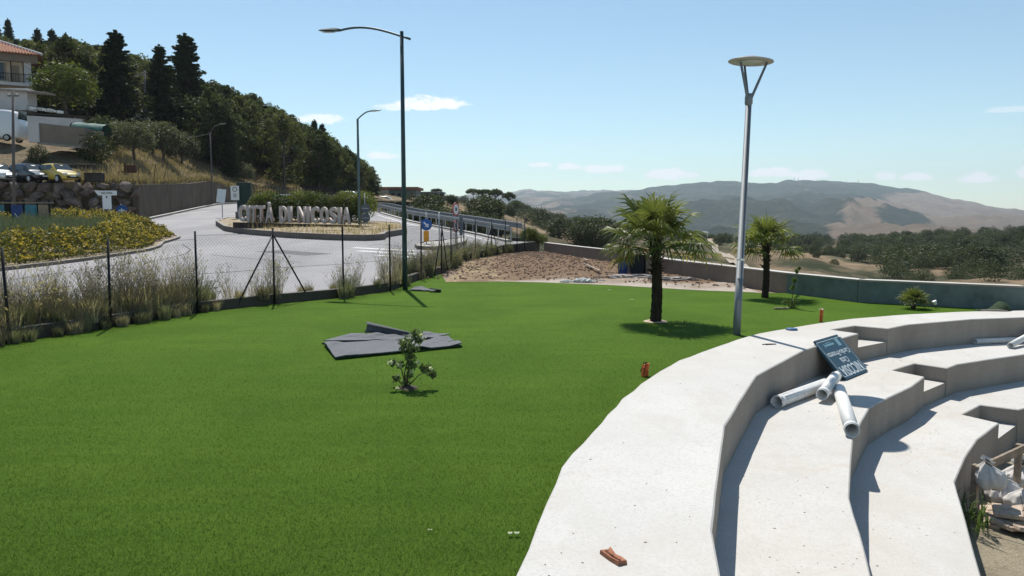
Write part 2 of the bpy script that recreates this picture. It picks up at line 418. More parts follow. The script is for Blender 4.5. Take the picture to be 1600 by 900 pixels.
xyz = q.n.new('ShaderNodeSeparateXYZ'); q.l.new(q.obj, xyz.inputs[0])
seam = q.ramp(q.math('FRACT', q.math('MULTIPLY', q.math('ADD', xyz.outputs[0], q.math('MULTIPLY', xyz.outputs[1], .18)), .5)), [(0, .30), (.012, 0.0), (1, 0.0)])
c = q.mix(seam, c, (.03, .08, .01))
q.bump(q.math('ADD', q.math('MULTIPLY', fine, .7), tuft), .9, .02)
M['turf'] = q.col(c, .9, .04)
mb = MB(); mb.add(lawn_pts, [tuple(range(len(lawn_pts)))[::-1]])
lawn = tag(mb.build('lawn', M['turf']), 'flat bright green artificial turf lawn', kind='structure')

# short blades of the turf where it is near enough to see them
def in_poly(x, y, poly):
    ins = np.zeros(len(x), bool); n = len(poly)
    for i in range(n):
        a, b = poly[i], poly[(i + 1) % n]
        cnd = ((a.y > y) != (b.y > y)) & (x < (b.x - a.x) * (y - a.y) / (b.y - a.y + 1e-12) + a.x)
        ins ^= cnd
    return ins
NB = 480000
Y = 2.6 / (1 - rng.random(NB) * (1 - 2.6 / 15.0)); X = (rng.random(NB) * 2 - 1) * (Y * .72 + .6)
ok = in_poly(X, Y, lawn_pts) & (rng.random(NB) < np.clip((15 - Y) / 7, 0, 1)); X, Y = X[ok], Y[ok]
n = len(X); sc_ = .7 + .06 * Y
h = rng.uniform(.007, .018, n) * (.9 + .02 * Y); w = rng.uniform(.0010, .0022, n) * sc_; th = rng.uniform(0, 2 * math.pi, n); ln = rng.uniform(.002, .02, n); la = rng.uniform(0, 2 * math.pi, n)
V = np.empty((n, 3, 3), np.float32)
V[:, 0] = np.stack([X - np.cos(th) * w, Y - np.sin(th) * w, np.full(n, .001)], 1)
V[:, 1] = np.stack([X + np.cos(th) * w, Y + np.sin(th) * w, np.full(n, .001)], 1)
V[:, 2] = np.stack([X + np.cos(la) * ln, Y + np.sin(la) * ln, h], 1)
M['blade'] = leaf_mat('turf_blade', (.028, .062, .007), (.117, .190, .030), .22, .85)
tag(wrap(np_mesh('turf_blades', V.reshape(-1, 3), np.arange(n * 3).reshape(-1, 3)), 'turf_blades', M['blade']), 'short plastic blades of the green artificial turf', 'turf', kind='stuff')

# ---- bare yard behind the lawn
LB = [G(*p) for p in [(697, 441), (780, 440), (850, 441.5), (960, 446), (1085, 453.5), (1187, 457.5)]]
nr, nc = 110, 90
lf = [Vector((fx(y), y, 0)) for y in np.linspace(LB[0].y, 38.2, nr)]
rp = [PAR[5] * .0 + LB[-1]] + [p for p in PAR[4::-1]]
def resample(pts, n):
    d = [0.0]
    for a, b in zip(pts[:-1], pts[1:]): d.append(d[-1] + (b - a).length)
    t = np.linspace(0, d[-1], n)
    return [Vector((np.interp(s, d, [p.x for p in pts]), np.interp(s, d, [p.y for p in pts]), np.interp(s, d, [p.z for p in pts]))) for s in t]
rf = resample(rp, nr); bt = resample(LB, nc)
V = []
for i in range(nr):
    v = i / (nr - 1)
    for j in range(nc):
        u = j / (nc - 1); p = lf[i].lerp(rf[i], u); p0 = lf[0].lerp(rf[0], u)
        p = p + (bt[j] - p0) * (1 - v) ** 3
        V.append((p.x, p.y, 0))
V = np.array(V); vv = np.repeat(np.linspace(0, 1, nr), nc); uu = np.tile(np.linspace(0, 1, nc), nr)
fade = np.clip(vv * 9, 0, 1) * np.clip(uu * 12 + .3, 0, 1)
V[:, 2] = .006 + fade * (np.abs(fbm(V[:, 0], V[:, 1], 2.2, 3)) * .035 + np.abs(fbm(V[:, 0], V[:, 1], .7, 4)) * .025)
me = grid_mesh('dirt_yard', V, nr, nc)
add_attr(me, 'sand', np.clip(1.25 - vv * 9 + fbm(V[:, 0], V[:, 1], 2, 5) * .5 - np.clip(.45 - uu, 0, 1) * 3, 0, 1))
add_attr(me, 'straw', np.clip(1.2 - uu * 5 + fbm(V[:, 0], V[:, 1], 1.6, 6) * .9, 0, 1))
q = NT('turned_earth')
c = q.ramp(q.noise(1.3, 8, .75), [(.3, (.13, .082, .050)), (.55, (.215, .145, .090)), (.75, (.31, .225, .145))])
c = q.mix(q.ramp(q.noise(14, 5, .7), [(.4, .5), (.6, 0.0)]), c, (.09, .055, .04))
st = q.ramp(q.noise(9, 6, .8, mapscale=(1, .4, 1)), [(.4, 0.0), (.6, 1.0)])
c = q.mix(q.math('MULTIPLY', st, attr(q, 'straw')), c, (.36, .29, .18))
c = q.mix(attr(q, 'sand'), c, q.ramp(q.noise(5, 6, .7), [(.3, (.34, .29, .24)), (.7, (.48, .42, .36))]))
q.bump(q.noise(11, 8, .75), .8, .05)
M['earth'] = q.col(c, .95, .1)
wrap(me, 'dirt_yard', M['earth'], smooth=True); tag(bpy.data.objects['dirt_yard'], kind='structure')

# ---- ground below the steps
mb = MB(); NX, NY = 60, 60
V = np.array([(x, y, 0) for y in np.linspace(-4, 18, NY) for x in np.linspace(1.5, 24, NX)])
V[:, 2] = -1.34 + fbm(V[:, 0], V[:, 1], 2.0, 8) * .05 + fbm(V[:, 0], V[:, 1], .4, 9) * .02
q = NT('dry_rubble_ground')
c = q.ramp(q.noise(2.2, 8, .75), [(.3, (.26, .215, .15)), (.55, (.42, .36, .26)), (.75, (.55, .48, .36))])
c = q.mix(q.ramp(q.noise(30, 5, .8, mapscale=(1, .35, 1)), [(.45, 0.0), (.65, .7)]), c, (.52, .45, .31))
c = q.mix(q.ramp(q.voro(22), [(.08, .8), (.2, 0.0)]), c, (.09, .075, .05))
q.bump(q.noise(25, 8, .8), 1.0, .05); M['rubble_ground'] = q.col(c, .95, .1)
tag(wrap(grid_mesh('ground_by_the_steps', V, NY, NX), 'lower_ground', M['rubble_ground'], smooth=True), kind='structure')

# ---- road
GRAIL = [GR(*p) for p in [(789, 378), (747, 368), (727, 364), (640, 347), (592, 333)]]
def xr(Y):
    if Y < 38.5: return fx(Y) - .08
    return float(np.interp(Y, [38.5, 40, 41.5] + [g.y for g in GRAIL] + [100, 150], [1.1, 1.3, .9] + [g.x + .35 for g in GRAIL] + [-21.5, -36]))
rows = np.concatenate([np.linspace(2, 45, 60), np.linspace(46, 150, 70)]); nc = 60
V = []
for Yv in rows:
    a = xr(Yv); b = -75.0
    for u in np.linspace(0, 1, nc) ** 1.6:
        x = a + (b - a) * u; V.append((x, Yv, zr(x, Yv)))
q = NT('asphalt')
agg = q.noise(120, 4, .7); big = q.noise(.35, 6, .65); trk = q.noise(.5, 4, .6, mapscale=(.5, .12, 1))
c = q.ramp(agg, [(.3, (.22, .213, .22)), (.7, (.33, .318, .325))])
c = q.mix(q.ramp(big, [(.4, 0.0), (.7, .35)]), c, (.37, .35, .34))
c = q.mix(q.ramp(trk, [(.42, 0.0), (.6, .5)]), c, (.155, .155, .16))
c = q.mix(q.ramp(q.noise(1.7, 6, .7), [(.62, 0.0), (.72, .45)]), c, (.09, .088, .09))
ck = q.voro(.22, 'DISTANCE_TO_EDGE'); c = q.mix(q.math('MULTIPLY', q.ramp(ck, [(0, .6), (.003, 0.0)]), q.ramp(big, [(.5, 0.0), (.55, 1.0)])), c, (.05, .05, .05))
q.bump(agg, .3, .01); M['asphalt'] = q.col(c, .8, .3)
road = tag(wrap(grid_mesh('road', np.array(V)[:, :3], len(rows), nc), 'road', M['asphalt'], smooth=True), kind='structure')
# flip so that the sheet faces up
for o in (road,):
    if o.data.polygons[0].normal.z < 0: o.data.flip_normals()

M['road_white'] = mat('worn_road_paint', (.62, .62, .60), .75, 0, .3, 6)
def road_strip(pts, w, name='road_marking', lift=.006, m=None):
    """a painted band that lies on the road along pts"""
    pts = [Vector(p) for p in pts]; L = []
    for i, p in enumerate(pts):
        t = pts[min(i + 1, len(pts) - 1)] - pts[max(i - 1, 0)]; t.z = 0; t.normalize(); s = Vector((-t.y, t.x, 0)) * w / 2
        for k in (-1, 1):
            r_ = p + s * k; L.append((r_.x, r_.y, zr(r_.x, r_.y) + lift))
    o = wrap(grid_mesh(name, np.array(L), len(pts), 2), name, m or M['road_white'], road)
    if o.data.polygons[0].normal.z < 0: o.data.flip_normals()
    return o
def dens(pts, step=.6):
    L = sum((b - a).length for a, b in zip(pts[:-1], pts[1:])); return resample(pts, max(2, int(L / step)))
# give-way bands, edge lines
for (a, b) in [((552, 387), (648, 392)), ((560, 392), (660, 398)), ((590, 399), (668, 403))]:
    road_strip(dens([GR(*a), GR(*b)]), .45)
road_strip(dens([GR(590, 336), GR(636, 349.5), GR(727, 367), GR(775, 379)]), .14)
road_strip(dens([GR(215, 341), GR(330, 329.5)]), .14)
road_strip(dens([GR(588, 436), GR(606, 427)]), .16)
M['tar'] = mat('tar_seal', (.06, .06, .062), .7, 0, .3, 5)
for L_ in ([(20, 437), (110, 424), (190, 413), (255, 405), (290, 397), (298, 390), (285, 382)], [(575, 384), (600, 381), (626, 386)], [(330, 398), (400, 405), (470, 410)]):
    road_strip(dens([GR(*p) for p in L_], .5), .09, 'tar_seam', .004, M['tar'])
road_strip(dens([GR(420, 392), GR(500, 398)], .5), 1.4, 'road_patch', .003, mat('asphalt_patch', (.115, .112, .115), .85, 0, .25, 3))

# ---- low kerb wall under the fence and kerbs of the islands
def wall_along(mb, pts, th, z0, z1, side=1):
    """closed band th thick, to the left (side=1) of the line"""
    n = len(pts); nn = []
    for i, p in enumerate(pts):
        t = pts[min(i + 1, n - 1)] - pts[max(i - 1, 0)]; t = Vector((t.x, t.y, 0)).normalized(); nn.append(Vector((-t.y, t.x, 0)) * th * side)
    f0 = (lambda p: z0) if not callable(z0) else z0; f1 = (lambda p: z1) if not callable(z1) else z1
    vs = []
    for p, m_ in zip(pts, nn):
        qv = p + m_
        vs += [(p.x, p.y, f0(p)), (p.x, p.y, f1(p)), (qv.x, qv.y, f1(p)), (qv.x, qv.y, f0(p))]
    fs = []
    for i in range(n - 1):
        a, b = i * 4, i * 4 + 4
        for k in range(4): fs.append((a + k, a + (k + 1) % 4, b + (k + 1) % 4, b + k))
    fs += [(3, 2, 1, 0), tuple((n - 1) * 4 + k for k in range(4))]
    return mb.add(vs, fs)
kp = [Vector((fx(y) - .06, y, 0)) for y in np.concatenate([np.linspace(3, 12, 10), np.linspace(12.5, 38.3, 60)])]
kp += [Vector((1.2, 39.3, 0)), Vector((1.45, 40.4, 0)), Vector((1.0, 41.8, 0)), Vector((-.1, 42.6, 0))]
mb = MB(); wall_along(mb, kp, .16, -.1, lambda p: .20 + max(0, p.y - 30) * .035)
tag(mb.build('fence_kerb', M['kerb_dirty']), 'low stained concrete kerb wall along the foot of the wire fence', 'kerb wall')

# ---- hill on the left, valley ahead, mountains: lofted from profiles (column azimuth, depth, height)
def loft(name, cols, offs, sub=(8, 8), noise=None, seed=0):
    """cols: list of (px, d0, [py...]) ; returns mesh + interpolator"""
    pxs = np.array([c[0] for c in cols], float); d0 = np.array([c[1] for c in cols], float)
    py = np.array([c[2] for c in cols], float); offs = np.array(offs, float)
    Yd = d0[:, None] + offs[None, :]
    Z = CZ + (335 - py) / F * Yd * 1.0
    def at(px, off):
        px = np.atleast_1d(np.asarray(px, float)); off = np.atleast_1d(np.asarray(off, float))
        j = np.clip(np.searchsorted(pxs, px) - 1, 0, len(pxs) - 2); t = np.clip((px - pxs[j]) / (pxs[j + 1] - pxs[j]), 0, 1); t = t * t * (3 - 2 * t) * .5 + t * .5
        k = np.clip(np.searchsorted(offs, off) - 1, 0, len(offs) - 2); s = np.clip((off - offs[k]) / (offs[k + 1] - offs[k]), 0, 1)
        z = (Z[j, k] * (1 - s) + Z[j, k + 1] * s) * (1 - t) + (Z[j + 1, k] * (1 - s) + Z[j + 1, k + 1] * s) * t
        d = d0[j] * (1 - t) + d0[j + 1] * t + off
        x = (px - 800) / F * d
        if noise is not None: z = z + noise(x, d, off)
        return np.stack([x, d, z], -1)
    PX = np.concatenate([np.linspace(a, b, sub[0], endpoint=False) for a, b in zip(pxs[:-1], pxs[1:])] + [pxs[-1:]])
    OF = np.concatenate([np.linspace(a, b, sub[1], endpoint=False) for a, b in zip(offs[:-1], offs[1:])] + [offs[-1:]])
    A, B = np.meshgrid(PX, OF)
    V = at(A.ravel(), B.ravel())
    me = grid_mesh(name, V, len(OF), len(PX))
    return me, at, V, A.ravel(), B.ravel()
hill_cols = [(-900, 54, [320, 292, 240, 200, 165, 130, 112, 105, 100]), (-300, 56, [330, 286, 238, 200, 168, 138, 116, 108, 108]), (0, 57, [338, 285, 235, 200, 172, 142, 120, 112, 112]),
             (120, 58, [340, 285, 240, 214, 190, 160, 137, 124, 124]), (215, 61, [341, 287, 262, 240, 218, 188, 163, 150, 150]),
             (330, 91, [326, 284, 268, 252, 232, 208, 186, 172, 172]), (400, 101, [318, 300, 284, 270, 248, 222, 202, 190, 190]),
             (500, 114, [314, 308, 300, 290, 273, 258, 244, 234, 234]), (560, 128, [313, 310, 306, 300, 292, 286, 280, 276, 276]), (600, 140, [314, 312, 310, 308, 306, 304, 303, 302, 303]), (650, 160, [316, 314, 313, 312, 311, 311, 311, 311, 312])]
hill_offs = [-.2, 0.6, 8, 20, 45, 85, 140, 220, 330]
hn = lambda x, y, o: (fbm(x, y, 14, 21) * .5 + fbm(x, y, 4, 22) * .12) * np.clip((o - 2) / 12, 0, 1)
me, hill_at, HV, HPX, HOF = loft('hill', hill_cols, hill_offs, (10, 10), hn)
add_attr(me, 'forest', np.clip((HOF - 22) / 20 + fbm(HV[:, 0], HV[:, 1], 10, 23) * .5, 0, 1))
q = NT('dry_hillside')
c = q.ramp(q.noise(.35, 8, .7), [(.3, (.14, .108, .07)), (.5, (.27, .21, .135)), (.7, (.37, .295, .195))])
c = q.mix(q.ramp(q.noise(2.6, 8, .8), [(.45, 0.0), (.6, .75)]), c, (.13, .10, .06))
c = q.mix(q.ramp(q.noise(.9, 6, .7), [(.52, 0.0), (.66, .6)]), c, (.085, .085, .04))
c = q.mix(attr(q, 'forest'), c, q.ramp(q.noise(.8, 6, .7), [(.35, (.030, .032, .018)), (.7, (.09, .075, .045))]))
q.bump(q.noise(3, 8, .8), 1, .3); M['hillside'] = q.col(c, .95, .1)
hill = tag(wrap(me, 'hill', M['hillside'], smooth=True), kind='structure')
def flip_up(o):
    nz_ = sum(p.normal.z for p in o.data.polygons)
    if nz_ < 0: o.data.flip_normals()
for o in (hill, bpy.data.objects['dirt_yard'], bpy.data.objects['lower_ground'], lawn): flip_up(o)

vo = [0, 25, 65, 115, 185, 275, 375, 475, 955]
val_cols = [(520, 118, [325, 322, 318, 315, 311, 309, 307, 312, 400]), (560, 104, [326, 322, 318, 315, 311, 308, 306, 312, 400]), (600, 84, [337, 329, 321, 315, 309, 306, 305, 312, 400]), (640, 66, [352, 340, 330, 322, 314, 309, 308, 316, 400]), (700, 55, [372, 350, 337, 327, 319, 313, 311, 318, 400]), (790, 45, [400, 370, 352, 342, 333, 327, 323, 332, 400]),
            (860, 45, [420, 392, 373, 364, 357, 351, 348, 358, 400]), (950, 45, [435, 405, 388, 377, 369, 363, 360, 368, 400]), (1050, 45, [452, 422, 403, 390, 381, 375, 372, 380, 402]),
            (1150, 45, [470, 436, 415, 401, 391, 383, 378, 386, 404]), (1250, 45, [485, 448, 427, 411, 398, 388, 381, 390, 405]), (1350, 45, [500, 462, 437, 419, 403, 391, 380, 388, 405]),
            (1450, 45, [505, 464, 441, 421, 403, 386, 373, 382, 405]), (1600, 45, [505, 464, 440, 418, 398, 380, 366, 376, 405]), (1800, 45, [505, 464, 440, 418, 398, 380, 366, 376, 405]), (2300, 45, [505, 464, 440, 418, 398, 380, 366, 376, 405])]
vn = lambda x, y, o: (fbm(x, y, 60, 31) * 1.2 + fbm(x, y, 18, 32) * .35) * np.clip((o - 3) / 60, 0, 1)
me, val_at, VV, VPX, VOF = loft('valley', val_cols, vo, (8, 10), vn)
scr = np.clip((HV[0, 0] * 0) + fbm(VV[:, 0], VV[:, 1], 45, 33) * 1.6 + .42 + np.where((VPX > 1340) & (VOF > 55), .8, 0) - np.where((VPX > 1180) & (VPX < 1370) & (VOF < 155), .6, 0), 0, 1)
add_attr(me, 'scrub', scr)
q = NT('valley_fields')
c = q.ramp(q.noise(.03, 8, .65), [(.3, (.20, .14, .085)), (.5, (.34, .245, .155)), (.72, (.44, .34, .225))])
c = q.mix(q.ramp(q.noise(.25, 8, .75), [(.48, 0.0), (.62, .6)]), c, (.15, .12, .07))
c = q.mix(q.math('MULTIPLY', attr(q, 'scrub'), q.ramp(q.noise(.12, 7, .75), [(.36, .25), (.52, 1.0)])), c, (.050, .060, .028))
q.bump(q.noise(.6, 8, .8), 1, 1.0); M['valley'] = q.col(c, .95, .1)
valley = tag(wrap(me, 'valley', M['valley'], smooth=True), kind='structure'); flip_up(valley)

# ---- mountains
def ridge_loft(name, prof, d_ridge, d_front, y_front, seed, amp, paint, back=1600):
    pxs = np.arange(prof[0][0], prof[-1][0] + 1, 6.0); yr = np.interp(pxs, [p[0] for p in prof], [p[1] for p in prof])
    yr = yr + fbm(pxs, pxs * 0, 90, seed) * 2.2 + fbm(pxs, pxs * 0, 25, seed + 1) * .8
    T = np.concatenate([np.linspace(0, 1, 90), [1.12, 1.4]])
    V = []; U = []
    for t in T:
        for px, y in zip(pxs, yr):
            if t <= 1:
                d = d_front + (d_ridge - d_front) * t; py = y_front + (y - y_front) * (t ** .75)
                env = math.sin(math.pi * min(1, t)) ** .8
            else:
                d = d_ridge + (t - 1) * back * 2; py = y + (t - 1) * 60; env = 0
            x = (px - 800) / F * d; V.append((x, d, CZ + (335 - py) / F * d)); U.append((px, py, env))
    V = np.array(V); U = np.array(U)
    nz_ = fbm(V[:, 0], V[:, 1], 1500, seed + 2, 6, .55)
    rdg = -np.abs(fbm(V[:, 0], V[:, 1], 900, seed + 3, 5, .5))
    V[:, 2] += U[:, 2] * amp * (nz_ * .9 + rdg * .8 + .2)
    me = grid_mesh(name, V, len(T), len(pxs))
    add_attr(me, 'field', paint(U[:, 0], U[:, 1], V))
    o = tag(wrap(me, name, M['mountain'], smooth=True), kind='structure'); flip_up(o); return o
q = NT('mountain_cover')
fld = q.ramp(q.noise(.0016, 8, .7), [(.3, (.29, .195, .13)), (.5, (.43, .305, .21)), (.7, (.52, .41, .30))])
fld = q.mix(q.ramp(q.noise(.006, 8, .75), [(.45, 0.0), (.6, .5)]), fld, (.24, .18, .13))
scrb = q.ramp(q.noise(.006, 10, .8), [(.3, (.022, .040, .026)), (.5, (.060, .082, .050)), (.72, (.19, .175, .125))])
nf = q.math('ADD', attr(q, 'field'), q.math('MULTIPLY', q.math('SUBTRACT', q.noise(.0032, 9, .72), .5), 2.1))
c = q.mix(q.ramp(nf, [(.40, 0.0), (.62, 1.0)]), scrb, fld)
q.bump(q.noise(.008, 10, .8), 1, 120); M['mountain'] = q.col(c, .95, .05)
prof1 = [(380, 330), (640, 318), (760, 318), (820, 314), (880, 308), (930, 303), (985, 298), (1010, 295), (1040, 291), (1100, 285.5), (1140, 283), (1180, 287), (1210, 287), (1228, 283), (1262, 282), (1300, 284), (1340, 285), (1390, 293), (1430, 298), (1470, 308), (1530, 320), (1600, 331), (1800, 345), (2200, 340)]
def paint1(px, py, V):
    f = np.full(len(px), .27)
    s = (px - 1310) * .9 - (py - 283) * -.2           # right flank: ploughed and stubble fields
    f += np.clip((px - (1290 + (355 - py) * .55)) / 60, 0, 1) * np.clip((py - 297) / 12, 0, 1) * .75
    f -= np.exp(-(((px - 1415) / 48) ** 2 + ((py - 347) / 15) ** 2)) * .9
    f -= np.exp(-(((px - 1335) / 40) ** 2 + ((py - 315) / 11) ** 2)) * .6
    f += np.exp(-(((px - 1345) / 70) ** 2 + ((py - 362 - (px - 1345) * .02) / 7) ** 2)) * .45
    f += np.clip((1000 - px) / 120, 0, 1) * .20 - np.exp(-(((px - 1150) / 130) ** 2)) * .22
    return np.clip(f, 0, 1)
ridge_loft('mountain', prof1, 5200, 1000, 398, 40, 85, paint1)
prof2 = [(300, 322), (640, 312), (740, 304), (770, 302), (820, 298), (860, 299), (900, 301), (940, 297), (985, 297), (1060, 300), (1200, 312), (1500, 330)]
ridge_loft('mountain_far', prof2, 8200, 4200, 325, 60, 50, lambda px, py, V: np.full(len(px), .45), back=500)
bpy.data.objects['mountain_far'].name = 'mountain.001'
# the land under it all, out to the horizon
mb = MB(); mb.add([(-8900, -900, -88), (8900, -900, -88), (8900, 8900, -88), (-8900, 8900, -88)], [(0, 1, 2, 3)])
tag(mb.build('terrain', M['valley']), kind='structure')
# near base slab under lawn, yard and road
mb = MB(); mb.prism([(-120, -40), (40, -40), (40, 13.0), (10.5, 15.4), (7.7, 17.0), (6.9, 19.2), (1.9, 40), (-6, 62), (-18, 90), (-18, 96), (-120, 96)], -12, -1.5)
tag(mb.build('bedrock', M['soil']), kind='structure')
mb = MB(); mb.prism([(-60, -38), (-.6, -38), (-.6, 1.2), (-.2, 4), (.6, 8), (3.0, 11.6), (5.6, 13.1), (9, 14.35), (12.5, 14.5), (12.5, 15.0), (7.6, 16.8), (6.8, 19.0), (1.8, 38.6), (-.2, 42.5), (-8, 62), (-18, 90), (-60, 90)], -1.6, -.03)
tag(mb.build('subsoil', M['soil']), kind='structure')
# ================================================================== CONCRETE STEPS AND WHAT LIES ON THEM
def rough_line(pts, step=.3, j=.004, seed=1):
    r = random.Random(seed); out = []
    for a, b in zip(pts[:-1], pts[1:]):
        n = max(1, int((b - a).length / step)); d = Vector((b.y - a.y, a.x - b.x, 0)).normalized()
        for k in range(n):
            p = a.lerp(b, k / n); out.append(p + (d * r.uniform(-j, j) if k else Vector()))
    out.append(pts[-1]); return out
amph = thing('concrete_steps', 'pale curved concrete seating steps with stair notches, right of the lawn', 'steps', (4.5, 8, -1.3))
def shift_in(p, d):          # away from the stage centre
    v = Vector((p.x - 11, p.y - 4, 0)).normalized(); return Vector((p.x + v.x * d, p.y + v.y * d, p.z))
def tier(outer, inner, z, zb, name='tier', lab=None):
    poly = [(p.x, p.y) for p in inner] + [(p.x, p.y) for p in outer[::-1]]
    a = sum(p[0] * q_[1] - q_[0] * p[1] for p, q_ in zip(poly, poly[1:] + poly[:1]))
    if a < 0: poly = poly[::-1]
    bm = bmesh.new(); vs = [bm.verts.new((x, y, z)) for x, y in poly]; f = bm.faces.new(vs)
    r = bmesh.ops.extrude_face_region(bm, geom=[f]); nv = [g for g in r['geom'] if isinstance(g, bmesh.types.BMVert)]
    top = [g for g in r['geom'] if isinstance(g, bmesh.types.BMFace)]
    for v in nv: v.co.z = zb
    bmesh.ops.recalc_face_normals(bm, faces=bm.faces)
    # worn arris along the free edges
    es = [e for e in bm.edges if all(abs(v.co.z - z) < 1e-6 for v in e.verts)]
    bmesh.ops.bevel(bm, geom=es, offset=.012, segments=1, affect='EDGES')
    bmesh.ops.triangulate(bm, faces=[f for f in bm.faces if len(f.verts) > 4])
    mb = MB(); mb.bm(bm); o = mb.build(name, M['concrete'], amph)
    if lab: o['label'] = lab
    return o
# top tier is cast in two lengths with an open joint between them
JO, JI = G(1186, 521, .05), G(1262, 545.5, .05)
def split_at(pts, p):
    i = min(range(len(pts)), key=lambda k: (pts[k] - p).length)
    return i
tier(rough_line(OUTL, seed=1, j=.012), rough_line(n1 + W1 + f1, seed=2), .05, -.75)
o2 = [shift_in(p, .25) for p in n1 + W1[:8] + W1[12:] + f1]
tier(o2, rough_line(n2 + W2 + f2, seed=5), ZT[1], -1.1)
o3 = [shift_in(p, .25) for p in n2 + W2[:8] + W2[12:] + f2]
tier(o3, rough_line(n3 + W3 + f3, seed=6), ZT[2], -1.5)
# half-height treads in the stair notches
def tread(fl, bl, br, fr, z, zb):
    c = (fl + bl + br + fr) / 4; back = ((bl + br) / 2 - (fl + fr) / 2).normalized(); sid = (fr - fl).normalized()
    pts = [fl + back * .012 - sid * .05, fr + back * .012 + sid * .05, br + back * .06 + sid * .05, bl + back * .06 - sid * .05]
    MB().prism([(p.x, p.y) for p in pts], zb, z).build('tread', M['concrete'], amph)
for Wk, i0, zt in ((W1, 8, .05), (W2, 8, ZT[1]), (W3, 5, ZT[2])):
    tread(Wk[i0], Wk[i0 + 1], Wk[i0 + 2], Wk[i0 + 3], zt - .225, zt - .7)

# ---- town sign leaning upside down against the top step
sg = [P(1319.5, 595, 10.5), P(1357, 579.6, 11.2)]
bl = G(1319.5, 595, -.393); br = G(1357, 579.6, -.393)
ux = (br - bl); wid = ux.length; ux.normalize()
tl = P(1287, 529, bl.y + .62); vy = (tl - bl); vy = (vy - ux * vy.dot(ux)); hei = vy.length; vy.normalize(); wz = ux.cross(vy).normalized()
if wz.y > 0: wz = -wz
SM = Matrix((ux, vy, wz)).transposed().to_4x4(); SM.translation = bl
def sloc(x, y, z): return SM @ Vector((x, y, z))
M['sign_teal'] = mat('teal_sign_face', (.030, .075, .105), .45, 0, .08, 3, spec=.4)
M['sign_edge'] = mat('teal_sign_edge', (.018, .04, .055), .5)
M['sign_white'] = mat('sign_white_print', (.62, .68, .70), .5)
M['sign_pale'] = mat('sign_pale_print', (.20, .36, .40), .5)
ts = thing('town_sign', 'dark teal town sign leaning upside down against the top concrete step', 'sign', tuple(bl))
bm = bmesh.new(); bmesh.ops.create_cube(bm, size=1)
for v in bm.verts: v.co = Vector((v.co.x * wid + wid / 2, v.co.y * hei + hei / 2, v.co.z * .03))
bmesh.ops.bevel(bm, geom=[e for e in bm.edges if abs((e.verts[0].co - e.verts[1].co).normalized().z) > .9], offset=.05, segments=4, affect='EDGES')
bmesh.ops.recalc_face_normals(bm, faces=bm.faces)
MB().bm(bm, SM).build('panel', M['sign_teal'], ts)
fr = MB(); t_ = .008
for (x, y, w, h) in ((wid / 2, .045, wid - .09, t_), (wid / 2, hei - .045, wid - .09, t_), (.045, hei / 2, t_, hei - .09), (wid - .045, hei / 2, t_, hei - .09)):
    fr.add([sloc(x - w / 2, y - h / 2, .0165), sloc(x + w / 2, y - h / 2, .0165), sloc(x + w / 2, y + h / 2, .0165), sloc(x - w / 2, y + h / 2, .0165)], [(0, 1, 2, 3)])
fr.build('border_line', M['sign_white'], ts)
def sign_text(txt, size, cx, cy, m, bold=0, sx=1.0):
    me = text_mesh(txt, size, .001, bold, sx=sx)
    # upside down: text up points to the lower edge of the leaning panel
    T = SM @ Matrix.Translation((cx, cy, .018)) @ Matrix.Rotation(math.pi, 4, 'Z')
    me.transform(Matrix.Translation(-Vector(bl)) @ T)
    return wrap(me, 'lettering', m, ts)
sx_ = 1.0
sign_text('NICOSIA', .235, wid / 2, hei * .29, M['sign_white'], .004, sx=.80)
sign_text('Città', .135, wid / 2, hei * .47, M['sign_white'], .001)
sign_text('Cardio-Protetta', .125, wid / 2, hei * .645, M['sign_white'], .001, sx=.95)
lg = MB()
for (x0, y0, w, h) in ((.26, .80, .33, .045), (.30, .865, .22, .016), (.22, .78, .03, .09)):
    lg.add([sloc(wid * x0, hei * y0, .0165), sloc(wid * (x0 + w), hei * y0, .0165), sloc(wid * (x0 + w), hei * y0 + hei * h, .0165), sloc(wid * x0, hei * (y0 + h), .0165)], [(0, 1, 2, 3)])
lg.build('small_print', M['sign_pale'], ts)
lg = MB(); lg.add([sloc(wid * .70, hei * .735, .0165), sloc(wid * .82, hei * .735, .0165), sloc(wid * .82, hei * .92, .0165), sloc(wid * .70, hei * .92, .0165)], [(0, 1, 2, 3)])
lg.build('emblem', M['sign_pale'], ts)

# ---- plastic pipes
def pipe(label, p0, p1, ro, group, jag=(0, 0), thick=.006):
    p0, p1 = Vector(p0), Vector(p1); t = thing('pvc_pipe', label, 'pipe', tuple((p0 + p1) / 2), 0, group)
    MB().pipe(p0, p1, ro, ro - thick, 24, jag[0], jag[1]).build('pipe_wall', M['pvc'], t, True)
    d = (p1 - p0).normalized()
    if ro > .06:      # socket collar
        c = p0 + d * .1
        MB().pipe(p0 + d * .03, p0 + d * .10, ro + .004, ro - .001, 24).build('collar', M['pvc'], t, True)
    return t
def flat_shade_fix(o): pass
zf = ZT[1]
pr = .075
a, b = G(1213, 638, zf), G(1292, 608, zf)
pipe('grey plastic pipe lying along the foot of the step, partly in shade', (a.x, a.y, zf + pr + .002), (b.x, b.y, zf + pr + .002), pr, 'loose plastic pipes by the town sign', (.02, 0))
a = P(1284, 617, G(1284, 630, zf).y); b = P(1306, 588, G(1306, 612, zf).y + .12)
pipe('short plastic pipe with broken white end, propped on the other pipes', tuple(a), tuple(b), .07, 'loose plastic pipes by the town sign', (0, .05))
a, b = G(1331, 684, zf), G(1311, 618, zf); a.z = b.z = zf + pr + .002
pipe('white plastic pipe jutting over the edge of the middle step', tuple(a), tuple(b), pr, 'loose plastic pipes by the town sign')
a, b = G(1523, 538, zf), G(1640, 533, zf)
